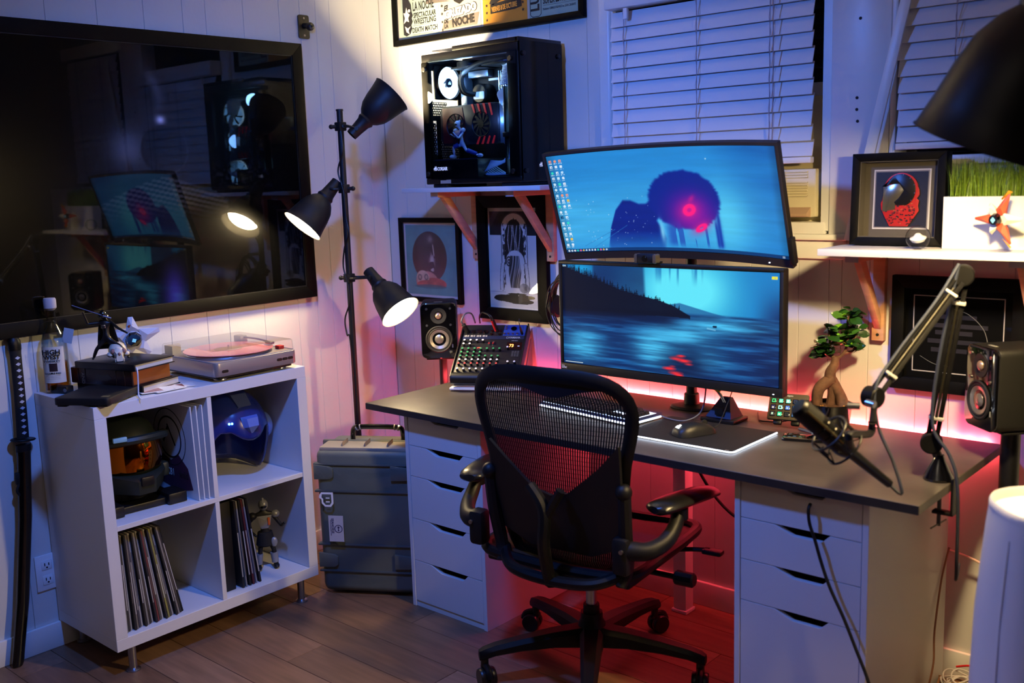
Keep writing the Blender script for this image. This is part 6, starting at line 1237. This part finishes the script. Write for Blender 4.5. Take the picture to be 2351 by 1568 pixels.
# ================================================================ key pad with lit picture keys
sd = thing('macro_keypad', 'small tilted keypad with rows of lit picture keys beside the bonsai', 'keypad', (1.922, -.190, .7470), rot=(math.radians(58), 0, math.radians(14)))
SDM = mat('keypad_face', '#4a433c', .4); obj('face', B().box(-.058, .058, 0, .084, 0, .014, .005), SDM, sd)
q = np.random.RandomState(12); kc_ = ['#3fae7a', '#58c8b8', '#6fd0c8', '#242b48', '#9fb8c8', '#2a2850', '#8ed4d8', '#4a6cc8', '#6a9ad8', '#2fb040', '#2c2c34', '#34c098', '#20242c', '#4a74b8', '#3a3f60']
k_ = 0
for r_ in range(3):
    for c_ in range(5):
        x, y = -.042+.021*c_, .058-.0205*r_; kx_ = obj('picture_key', B().box(x-.0078, x+.0078, y-.0078, y+.0078, .0138, .0162, .0015), BLKG, sd)
        hm_ = kc_[k_]; e_ = H(hm_); obj('picture', B().box(x-.0058, x+.0058, y-.0058, y+.0058, .0163, .0165), mat('key_pic_%d' % k_, hm_, .3, emit=e_, es=.9), kx_); k_ += 1
        obj('glyph', B().box(x-.003, x+.002, y-.003, y+.001+.002*(k_ % 2), .0165, .0167), mat('glyph_%d' % (k_ % 3), ('#e8f4f0', '#14201c', '#a8d8d0')[k_ % 3], .4, emit=H(('#e8f4f0', '#14201c', '#a8d8d0')[k_ % 3]), es=.5), kx_)
text('elgato', sd, (-.006, .0738, .0142), .0075, mat('ink_pale', '#c8c2ba', .5), rot=(0, 0, 0), off=.0002); obj('emblem', B().lathe([(.0024, .0141), (.0036, .0141), (.0036, .0144), (.0024, .0144)], 16, T((-.012, .0762, 0)), cap=False), mat('ink_pale', '#c8c2ba', .5), sd)
obj('stand', B().box(-.040, -.016, -.010, .02, -.012, .004, .003).box(.012, .036, -.010, .02, -.012, .004, .003).box(-.05, .05, .01, .07, -.010, -.0005, .003).box(-.04, .04, .050, .058, -.050, -.008, .002), BLK, sd)
SI = Matrix.LocRotScale(sd.location, sd.rotation_euler, None).inverted(); obj('cable', B().tube([SI @ Vector(p) for p in ((1.905, -.150, .740), (1.875, -.135, .7285), (1.845, -.150, .7275), (1.815, -.150, .7272), (1.785, -.105, .7272), (1.76, -.06, .7272))], .0022, 6), CABLE, sd)
# ================================================================ phone lying on a puck, pen
ph = thing('smartphone', 'dark smartphone lying on the desk right of the mouse pad corner', 'phone', (2.02, -.270, .7248), math.radians(18)); obj('body', B().prism(rrect(.128, .064, .01, 5), 0, .008, None, .002), BLKG, ph)
obj('camera_bump', B().prism(rrect(.018, .022, .005, 4, -.045, .014), .008, .0095), BLKG, ph); obj('camera_lens', B().cyl((-.045, .018, .0095), (-.045, .018, .0102), .0042, n=14).cyl((-.045, .009, .0095), (-.045, .009, .0102), .0042, n=14), STEEL, ph)
pn = thing('pen', 'slim silver pen lying beside the phone near the bonsai pot', 'pen', (2.005, -.205, .7300), math.radians(-22)); obj('barrel', B().cyl((-.05, 0, 0), (.055, 0, 0), .0045, n=12, bev=.001), mat('pen_silver', '#aaa6a8', .3, .8), pn); obj('tip', B().cyl((.055, 0, 0), (.066, 0, 0), .0035, .0008, n=12), STEEL, pn); obj('clip', B().box(-.046, -.016, -.001, .001, .0044, .0056), STEEL, pn)
# ================================================================ bonsai
bn = thing('bonsai', 'small ficus bonsai with thick aerial roots in a glossy black pot', 'potted plant', (2.020, -.105, .7246))
obj('pot', B().lathe([(0, 0), (.044, 0), (.052, .004), (.060, .072), (.062, .076), (.058, .076), (.054, .062), (0, .062)], 40, cap=False), BLKG, bn)
obj('soil', B().lathe([(0, .068), (.02, .069), (.045, .066), (.0555, .064)], 30, cap=False), mat('soil', '#4a2f1e', .9, bump=1, bscale=120, var=.5, vscale=90), bn)
b = B(); q = np.random.RandomState(3)
for k in range(9): a, r = q.rand()*6.28, .02+.03*q.rand(); b.sph((r*math.cos(a), r*math.sin(a), .069), (.004, .0035, .003), 8, 6)
obj('pebble', b, mat('pebble_ochre', '#b07a2a', .6), bn)
BARK = mat('bark', '#5e4234', .8, bump=1, bscale=55, var=.45, vscale=45); Rb = Matrix.Rotation(math.radians(42), 4, 'Z')
V = lambda *p: Rb @ Vector(p)
obj('trunk', B().tube([V(.034, -.005, .066), V(.028, 0, .090), V(.014, 0, .120), V(.002, 0, .145)], lambda t: .019-.004*t, 12).tube([V(-.040, 0, .064), V(-.042, 0, .095), V(-.034, 0, .122), V(-.012, 0, .140), V(.004, 0, .150)], lambda t: .015+.004*t, 12).tube([V(.0, .012, .064), V(.004, .006, .10), V(.0, 0, .14)], .013, 10).tube([V(-.002, 0, .138), V(-.004, 0, .165), V(.008, 0, .19), V(.010, 0, .215)], lambda t: .0185-.008*t, 12), BARK, bn)
brs = [[V(.008, 0, .205), V(-.004, 0, .232), V(-.008, 0, .27), V(-.012, .004, .30)], [V(.010, 0, .205), V(.034, 0, .222), V(.045, -.004, .262), V(.044, 0, .32), V(.056, 0, .352)], [V(.008, 0, .21), V(-.018, 0, .225), V(-.040, 0, .248)], [V(.044, 0, .255), V(.066, 0, .268), V(.078, 0, .292)], [V(.034, 0, .222), V(.058, 0, .228), V(.070, 0, .238)]]
b = B(); [b.tube(p, lambda t: .0052-.0032*t, 8) for p in brs]; obj('branch', b, BARK, bn)
GRN = [mat('leaf_green_%d' % i, c, .28, coat=.3) for i, c in enumerate(('#2f5a22', '#24481f', '#3c6a26', '#1c3a1c', '#6fae2a'))]
def leaf(m_):
    b = B(); L, Wd = .037, .0112; top = []; 
    R0 = [(-Wd*s, L*t, .0022*math.sin(PI*t)+.0016*s) for t, s in ((0, .0), (.2, .62), (.45, 1), (.7, .86), (.9, .38), (1, 0))]; R1 = [(-x, y, z) for x, y, z in R0]; C_ = [(0, y, z-.0026*(1 if 0 < i < 5 else 0)) for i, (_, y, z) in enumerate(R0)]
    b.loft([R0, C_, R1], cap=False, closed=False); return obj('leaf', b, m_, bn)
lm_ = [leaf(g) for g in GRN]; used = [False]*5; q = np.random.RandomState(8); spots = []
def along(p, t): 
    f = t*(len(p)-1); i = min(int(f), len(p)-2); return p[i].lerp(p[i+1], f-i)
for bi, n_, t0 in ((0, 34, .15), (1, 42, .42), (2, 26, .25), (3, 22, .2), (4, 5, .55)):
    for k in range(n_): spots.append((along(brs[bi], t0+(1-t0)*k/(n_-1)), bi))
for k, (p, bi) in enumerate(spots):
    gi = 4 if (k % 17 == 3 or (bi == 1 and k % 9 == 8)) else int(q.randint(4)); az = q.rand()*6.28; el = -.35+.95*q.rand()
    if not used[gi]: o = lm_[gi]; used[gi] = True
    else: o = lm_[gi].copy(); COL.objects.link(o)
    o.location = p+Vector((q.randn()*.004, q.randn()*.004, q.randn()*.004)); o.rotation_euler = (el, q.randn()*.5, az); s_ = .75+.55*q.rand(); o.scale = (s_*1.15, s_, s_)
# ================================================================ boom arm, microphone, shock mount
bm_ = thing('microphone_boom', 'black spring boom arm clamped to the desk end', 'microphone arm', (2.443, -.434, .7246))
O_ = Vector(bm_.location); W = lambda x, y, z: Vector((x, y, z))-O_
obj('base_cone', B().lathe([(.036, .0), (.037, .006), (.033, .014), (.014, .050), (.011, .062)], 28), BLKG, bm_)
obj('clamp', B().box(.012, .040, -.016, .016, .0, .007, .002).box(.0345, .041, -.016, .016, -.080, .006, .002).box(-.010, .041, -.013, .013, -.086, -.078, .002), BLK, bm_)
obj('clamp_screw', B().cyl((.004, 0, -.118), (.004, 0, -.036), .005, n=12).cyl((.004, 0, -.034), (.004, 0, -.029), .012, n=16).cyl((.0, -.042, -.114), (.008, .042, -.114), .0022, n=8), mat('screw_dark', '#57534e', .35, .8), bm_)
lowj, elb, endj = W(2.424, -.437, .815), W(2.482, -.437, 1.228), W(2.388, -.722, .978)
def joint(c, axis, r=.022, w_=.034): return B().cyl(c-axis*w_/2, c+axis*w_/2, r, n=24, bev=.003)
ax1 = Vector((.30, -.95, .0)).normalized()
JB = mat('joint_black', '#050506', .5, spec=.12); obj('joint', joint(lowj, ax1, .026), JB, bm_); obj('joint', joint(elb, ax1, .026), JB, bm_); obj('joint', joint(endj, Vector((.95, -.3, 0)).normalized(), .024), JB, bm_)
obj('swivel_post', B().cyl((0, 0, .05), lowj, .011, n=16), BLK, bm_)
def twin(a, c, name):
    d = (c-a).normalized(); s = Vector((.30, -.95, 0)).normalized(); s = (s-d*s.dot(d)).normalized(); n_ = d.cross(s)
    M = Matrix((( s.x, n_.x, d.x, a.x), (s.y, n_.y, d.y, a.y), (s.z, n_.z, d.z, a.z), (0, 0, 0, 1))); L = (c-a).length; b = B()
    for k in (-1, 1): b.box(-.006, .006, k*.010-.0055, k*.010+.0055, .015, L-.015, .0015, M)
    o = obj(name, b, mat('arm_black', '#050507', .65, spec=.06), bm_); obj('spring', B().cyl(M @ Vector((.009, 0, .05)), M @ Vector((.009, 0, L-.06)), .0035, n=10), mat('spring_dark', '#1e1c14', .5, .5), o)
    for z_ in (.06, L-.07): obj('cable_tie', B().box(-.010, .013, -.018, .018, z_, z_+.008, .002, M), mat('tie_white', '#a9a9a9', .5), o)
twin(lowj, elb, 'lower_arm'); twin(elb, endj, 'upper_arm')
b = B().tube([endj+Vector((.01, -.015, -.015)), endj+Vector((.012, -.028, -.05))], .0075, 10)
obj('end_stub', b, BLK, bm_); obj('thumb_nut', B().cyl(endj+Vector((-.02, -.02, -.02)), endj+Vector((-.045, -.03, -.02)), .008, n=12).cyl(endj+Vector((.0, -.034, -.006)), endj+Vector((.02, -.038, -.008)), .008, n=12), STEEL, bm_)
obj('microphone_cable', B().tube([elb+Vector((-.004, -.02, .028)), (lowj+elb)/2+Vector((-.012, -.022, .0)), lowj+Vector((.008, -.02, .05)), lowj+Vector((.050, -.02, -.02)), lowj+Vector((.072, -.02, -.10)), lowj+Vector((.074, -.012, -.30)), lowj+Vector((.052, .06, -.36)), lowj+Vector((.018, .19, -.37))], .0042, 8).tube([elb+Vector((-.004, -.02, .028)), elb.lerp(endj, .3)+Vector((.0, -.006, .024)), elb.lerp(endj, .75)+Vector((0, -.006, .026)), endj+Vector((.01, -.01, .024)), endj+Vector((.022, -.02, -.06)), endj+Vector((.060, -.030, -.13)), endj+Vector((.088, -.045, -.195)), endj+Vector((.062, -.044, -.183))], .0036, 8), mat('cable_slate', '#2c3140', .6, spec=.2), bm_)
mc = thing('microphone', 'long black studio microphone hanging in a wire shock mount in front of the bonsai', 'microphone', (0, 0, 0))
m0, m1, m2, m3 = Vector((2.312, -.936, .989)), Vector((2.387, -.852, .886)), Vector((2.387, -.852, .886)), Vector((2.448, -.764, .797)); dm = (m1-m0).normalized()
Mm = Matrix.Translation(m0) @ dm.to_track_quat('Z', 'X').to_matrix().to_4x4(); LM = (m1-m0).length
obj('body', B().lathe([(0, -.002), (.018, .0), (.0225, .006), (.0235, .03), (.0235, LM-.012), (.020, LM), (.014, LM+.012), (0, LM+.012)], 32, Mm), mat('mic_black', '#070708', .4, .3), mc)
obj('grille', B().lathe([(.0240, .008), (.0240, .056)], 32, Mm, cap=False), mat('mic_grille', '#1b1b1c', .45, .6, bump=1, bscale=500), mc); b = B()
for k in range(3): b.lathe([(.0236, .068+.022*k), (.0250, .070+.022*k), (.0236, .072+.022*k)], 32, Mm, cap=False)
obj('ring', b, BLKG, mc); sdx = Vector((.6, -.75, .3)); sdx = (sdx-dm*sdx.dot(dm)).normalized()
obj('slot_bar', B().tube([m0+sdx*.0235+dm*.012, m0+sdx*.0235+dm*(LM-.03)], .0035, 8), mat('bar_pewter', '#8f866a', .25, .9), mc)
obj('plug', B().cyl(m1+dm*.008, m3, .0125, .0095, n=20, bev=.002), mat('plug_black', '#101010', .35, .3), mc)
hb = B(); cm_ = m0+dm*(LM-.035); u1 = sdx; u2 = dm.cross(sdx)
for off in (-.022, .026): hb.tube([cm_+dm*off+.045*(math.cos(a)*u1+math.sin(a)*u2) for a in [2*PI*i/14 for i in range(14)]], .0028, 8, 3, True)
for k in range(6): a = 2*PI*k/6+.3; hb.tube([cm_-dm*.022+.045*(math.cos(a)*u1+math.sin(a)*u2), cm_+dm*.026+.045*(math.cos(a)*u1+math.sin(a)*u2)], .0024, 6, 1)
sm2 = obj('shock_mount', hb, BLK, mc); eb = B()
for k in range(6):
    a = 2*PI*k/6+.3; c_ = 2*PI*(k+.5)/6+.3
    for off in (-.022, .026): eb.tube([cm_+dm*off+.045*(math.cos(a)*u1+math.sin(a)*u2), cm_+dm*off*.4+.029*(math.cos(c_)*u1+math.sin(c_)*u2)], .0014, 5, 1)
eb.tube([cm_+dm*.03-.05*u1+.02*u2, cm_+dm*.04-.065*u1, cm_+dm*.055-.055*u1-.015*u2, cm_+dm*.04-.05*u1], .0012, 5)
obj('elastic', eb, BLKM, sm2); obj('yoke', B().tube([cm_+.045*u1+dm*.01, cm_+.058*u1+Vector((.0, 0, .02)), endj+O_+Vector((.010, -.036, -.075)), endj+O_+Vector((.012, -.030, -.05))], .0085, 10), BLK, sm2)
# ================================================================ things on the right shelf
ZS = 1.2668
sx = thing('shadow_box', 'black shadow box frame holding a red circuit board piece on the shelf', 'framed object', (2.073, -.100, ZS+.0015), rot=(math.radians(-3), 0, 0))
w_, h_, bw = .256, .252, .022
for (p, q_) in (((0, 0), (w_, 0)), ((w_, 0), (w_, h_)), ((w_, h_), (0, h_)), ((0, h_), (0, 0))):
    ins = lambda c: (c[0]+bw*(1 if c[0] < w_/2 else -1), c[1]+bw*(1 if c[1] < h_/2 else -1)); obj('frame_side', B().prism([p, q_, ins(q_), ins(p)], -.026, .018, MXZ, .0012), FRAME, sx)
obj('back_panel', B().box(.02, .236, .012, .016, .02, .232), mat('mat_grey', '#56514c', .8), sx); obj('liner', B().box(.022, .024, -.022, .012, .022, .230).box(.232, .234, -.022, .012, .022, .230).box(.024, .232, -.022, .012, .022, .024).box(.024, .232, -.022, .012, .228, .230), mat('mat_grey', '#56514c', .8), sx)
obj('inner_line', B().box(.050, .206, .0095, .0118, .044, .208), mat('line_white', '#d4d2d4', .6), sx); obj('inner_line', B().box(.0535, .2025, .0085, .0095, .0475, .2045), mat('mat_grey2', '#85828a', .7), sx)
def carbon(u, v): k = (np.sin((u*160+v*160)) > 0)*.035; return np.zeros(u.shape+(3,))+np.array([.10, .105, .14])+k[..., None]
sheet('carbon_backing', 120, 120, lambda u, v: (.0565+u*.143, 0*u+.0080, .050+v*.151), carbon, attr_mat('carbon_print', rough=.45), sx)
PCB = mat('pcb_red', '#b02626', .35); pts = [(.100, .052), (.150, .052), (.168, .078), (.179, .095), (.176, .108), (.179, .122), (.172, .128), (.179, .138), (.178, .152), (.172, .164)]+[(.128+.048*math.cos(math.radians(a)), .150+.048*math.sin(math.radians(a))) for a in range(15, 186, 12)]+[(.078, .125), (.074, .115), (.076, .098)]
bd = obj('circuit_piece', B().prism(pts, .0030, .0065, MXZ, .0004), PCB, sx)
pts = [(.080, .162)]+[(.128+.041*math.cos(math.radians(a)), .150+.045*math.sin(math.radians(a))) for a in range(165, -75, -12)]+[(.118, .110), (.112, .118), (.125, .13), (.138, .15), (.125, .168), (.10, .168)]
obj('black_cover', B().prism(pts, -.001, .0029, MXZ, .0006), mat('cover_charcoal', '#17171a', .3), bd)
obj('polished_plate', B().prism([(.080, .160), (.118, .170), (.138, .162), (.140, .148), (.118, .122), (.114, .098), (.080, .092)], .0008, .0028, MXZ, .0004), mat('plate_champagne', '#c9c0a6', .18, .9), bd); b = B(); q = np.random.RandomState(21)
for k in range(60):
    x, z = .088+.080*q.rand(), .056+.052*q.rand()
    if abs(x-.128) < .012+.045*(z-.052)/.052+.01: b.box(x, x+.002+.004*q.rand(), .0012, .0030, z, z+.0015+.003*q.rand())
obj('chips', b, mat('chip_dark', '#2a2224', .4), bd, kind='stuff'); b = B()
for k in range(26):
    x, z = .09+.075*q.rand(), .056+.06*q.rand()
    if abs(x-.128) < .02+.03*(z-.052)/.052: b.box(x, x+.003, .0016, .0030, z, z+.0015)
obj('solder_pads', b, mat('pad_gold', '#d0a860', .4, .6), bd, kind='stuff'); b = B()
for a in range(-40, 200, 30): b.cyl((.128+.040*math.cos(math.radians(a)), -.0016, .150+.043*math.sin(math.radians(a))), (.128+.040*math.cos(math.radians(a)), -.0008, .150+.043*math.sin(math.radians(a))), .0016, n=8)
obj('rivets', b, STEEL, bd, kind='stuff')
obj('glass', B().box(.021, .235, -.0215, -.0205, .021, .231), GLASS, sx)
cb = thing('crystal_ball', 'clear crystal ball standing at the shelf edge before the shadow box', 'glass ball', (2.293, -.205, ZS+.0315)); obj('ball', B().sph((0, 0, 0), .0315, 40, 24), thin_glass('crystal', (.97, .97, .95, 1), edge=(.35, .35, .33, 1)), cb)
obj('engraving', B().lathe([(0, -.014), (.016, -.010), (.021, -.002), (.018, -.001), (.012, .003), (.006, .010), (0, .011)], 16, Matrix.Rotation(.3, 4, 'X')), mat('etch_white', '#e8ecf0', .5), cb); obj('ring_foot', B().lathe([(.010, -.0315), (.013, -.0315), (.013, -.0285), (.010, -.0295)], 24), thin_glass('foot_pane'), cb)
pb = thing('planter_box', 'white rectangular planter box with tall artificial grass on the shelf', 'planter', (2.341, -.165, ZS)); PWH = mat('planter_white', '#ececea', .35)
obj('box', B().box(0, .33, 0, .004, 0, .135, .001).box(0, .33, .096, .10, 0, .135, .001).box(0, .004, .004, .096, 0, .135).box(.326, .33, .004, .096, 0, .135).box(.004, .326, .004, .096, 0, .11), PWH, pb)
b = B(); q = np.random.RandomState(31)
for k in range(1500):
    x, y = .008+.314*q.rand(), .008+.084*q.rand(); h_ = .09+.05*q.rand(); dx, dy = q.randn()*.012, q.randn()*.010; wd = .0011+.0008*q.rand(); a = q.rand()*PI; cx, cy_ = math.cos(a)*wd, math.sin(a)*wd
    p = [(x-cx, y-cy_, .105), (x+cx, y+cy_, .105), (x+cx*.8+dx*.35, y+cy_*.8+dy*.35, .105+h_*.55), (x-cx*.8+dx*.35, y-cy_*.8+dy*.35, .105+h_*.55)]
    v_ = [b.b.verts.new(c) for c in p]; b.b.faces.new(v_); t_ = b.b.verts.new((x+dx, y+dy, .105+h_)); b.b.faces.new((v_[3], v_[2], t_))
gr = obj('grass', b, mat('grass_green', '#6f8f2a', .45, var=.45, vscale=120), pb, smooth=False, kind='stuff')
og = thing('faceted_ornament', 'red orange and white star-shaped ornament on a clear stand before the planter', 'ornament', (2.497, -.235, ZS+.082), rot=(.1, 0, math.radians(-20)))
OR_, WT = mat('facet_coral', '#d8543c', .35), mat('facet_cream', '#e6dfd2', .4); s_ = .048
for k, (a, m_, L, wd) in enumerate(((-62, OR_, 1.45, .42), (62, OR_, 1.45, .42), (180, OR_, 1.35, .40), (0, WT, 1.4, .5), (118, WT, .9, .35), (-118, WT, .9, .35))):
    R_ = Matrix.Rotation(math.radians(-a), 4, 'Y') @ Matrix.Scale(s_, 4); obj('shard', B().hull([R_ @ Vector(p) for p in ((.30, -.12, -wd*.7), (.30, -.12, wd*.7), (.30, .22, -wd*.5), (.30, .22, wd*.5), (L, -.02, -.06), (L, -.02, .06), (.7, -.26, 0), (L*.85, .10, 0))]), m_, og, smooth=False)
    if k < 2:
        R_ = Matrix.Rotation(math.radians(-a), 4, 'Y') @ Matrix.Scale(s_, 4); obj('gold_blade', B().hull([R_ @ Vector(p) for p in ((1.0, -.10, .20*(1 if k else -1)), (1.62, -.06, .10*(1 if k else -1)), (1.6, .06, -.08), (1.0, .06, .36*(1 if k else -1)), (1.3, -.16, .12*(1 if k else -1)))]), mat('blade_gold', '#e0a030', .3, .3), og, smooth=False)
obj('core', B().sph((0, .01, 0), .36*s_, 14, 8), WT, og, smooth=False); obj('eye_ring', B().cyl((0, -.42*s_, 0), (0, -.2*s_, 0), .26*s_, .34*s_, n=10), BLKG, og, smooth=False)
obj('eye', B().prism([(0, -.15*s_), (.13*s_, 0), (0, .15*s_), (-.13*s_, 0)], -.45*s_, -.42*s_, MXZ), mat('eye_cyan', '#6fb8d8', .3, emit=(.2, .6, .8, 1), es=.6), og)
obj('clear_stand', B().box(-.004, .004, .004, .012, -.082, -.012, .001).box(-.022, .022, -.014, .026, -.082, -.079, .001), thin_glass('stand_pane'), og)
# ================================================================ white air purifier close to the viewer
ap = thing('air_purifier', 'white rounded air purifier standing close in the lower corner', 'air purifier', (2.80, -.815, 0), math.radians(40))
def ov(s, z, n=40): return [(s*.122*math.copysign(abs(math.cos(a))**.8, math.cos(a)), s*.122*math.copysign(abs(math.sin(a))**.8, math.sin(a)), z) for a in [2*PI*i/n for i in range(n)]]
APW = mat('purifier_white', '#e9e9ee', .3); obj('shell', B().loft([ov(1.16, .012), ov(1.2, .03), ov(1.2, .30), ov(1.14, .60), ov(1.03, .78), ov(1.0, .815)]), APW, ap, ang=50)
obj('rim', B().loft([ov(1.0, .815), ov(1.0, .828), ov(.975, .834), ov(.94, .828), ov(.90, .800), ov(.86, .79)], cap=False), APW, ap, ang=60); obj('top_dish', B().loft([ov(.905, .803), ov(.86, .79), ov(.3, .783)]), mat('dish_cream', '#6f6752', .5), ap, ang=60)
obj('outlet_ring', B().tube([(x, y, .793) for x, y, z in ov(.52, 0, 20)], .004, 6, 2, True), mat('ring_brown', '#6a5a48', .4), ap); obj('base', B().loft([ov(1.1, .0), ov(1.14, .013)]), BLK, ap)
obj('seam', B().tube([(x*1.001, y*1.001, z) for x, y, z in [ov(s, z)[22] for s, z in ((1.2, .05), (1.2, .30), (1.14, .60), (1.03, .78))]], .0009, 4), mat('seam_grey', '#8a8a98', .5), ap)
# ================================================================ loose cables
def cable(label, pts, r, m_): 
    o = obj('cable', B().tube(pts, r, 8), m_); tag(o, label, 'cable'); return o
cable('black cord hanging out of the top drawer and down the drawer unit', [(2.203, -.630, .668), (2.203, -.641, .655), (2.206, -.640, .62), (2.222, -.642, .58), (2.238, -.642, .53), (2.262, -.643, .47), (2.30, -.645, .40), (2.335, -.65, .33), (2.372, -.66, .26), (2.40, -.675, .18), (2.42, -.70, .08), (2.44, -.74, .012), (2.50, -.78, .006)], .0042, CABLE)
cable('black cable drooping under the desk against the red-lit wall', [(1.62, -.30, .695), (1.635, -.25, .60), (1.69, -.2, .47), (1.78, -.18, .40), (1.95, -.17, .36), (1.98, -.18, .355)], .0048, CABLE)
cable('thin dark cable along the wall under the desk', [(1.53, -.03, .55), (1.65, -.03, .50), (1.76, -.03, .42), (1.9, -.03, .33)], .002, CABLE)
cable('pale cable running sideways along the wall behind the drawer unit', [(2.352, -.045, .40), (2.42, -.04, .385), (2.52, -.035, .345), (2.62, -.035, .32)], .004, mat('cable_pale', '#d0b4a8', .5))
cable('thin brown cable drooping behind the drawer unit to the floor', [(2.354, -.05, .41), (2.352, -.10, .33), (2.358, -.16, .20), (2.368, -.19, .12), (2.366, -.225, .05), (2.37, -.26, .012)], .0028, mat('cable_brown', '#8a5c46', .5))
cable('thin white cord hanging straight down behind the desk end', [(2.362, -.04, .55), (2.366, -.03, .47), (2.376, -.03, .40), (2.37, -.03, .31)], .002, mat('cord_white', '#cfc6c2', .5))
cable('red cable lying at the foot of the wall', [(2.385, -.045, .055), (2.43, -.045, .07), (2.47, -.04, .05), (2.53, -.035, .035), (2.62, -.03, .02)], .0032, RED)
cable('black cable arching over the cable tangle at the wall', [(2.40, -.42, .006), (2.41, -.35, .05), (2.415, -.30, .095), (2.425, -.26, .10), (2.435, -.235, .075), (2.445, -.25, .03), (2.46, -.28, .006)], .0036, CABLE)
ct = obj('cable_tangle', (lambda b: [b.tube([(2.415+.018*math.sin(k*1.7)+.035*math.cos(a*1.0+k), -.12+.02*math.cos(k*2.3)+.040*math.sin(a+k), .040+.012*(k % 3)+.006*math.sin(2*a)) for a in [2*PI*i/10 for i in range(10)]], .0022, 6, 3, True) for k in range(7)] and b)(B()), mat('cord_white', '#cfc6c2', .5)); tag(ct, 'tangle of thin white cords on the floor behind the drawer unit', 'cables')
bx = thing('cardboard_piece', 'small brown cardboard box under the white cord tangle on the floor', 'box', (2.405, -.11, .0), .2); obj('box', B().box(-.05, .045, -.04, .04, .0, .028, .002), mat('cardboard', '#8a5f42', .7), bx); obj('flap', B().box(-.05, .045, .0402, .043, .004, .032, .001), mat('cardboard', '#8a5f42', .7), bx)
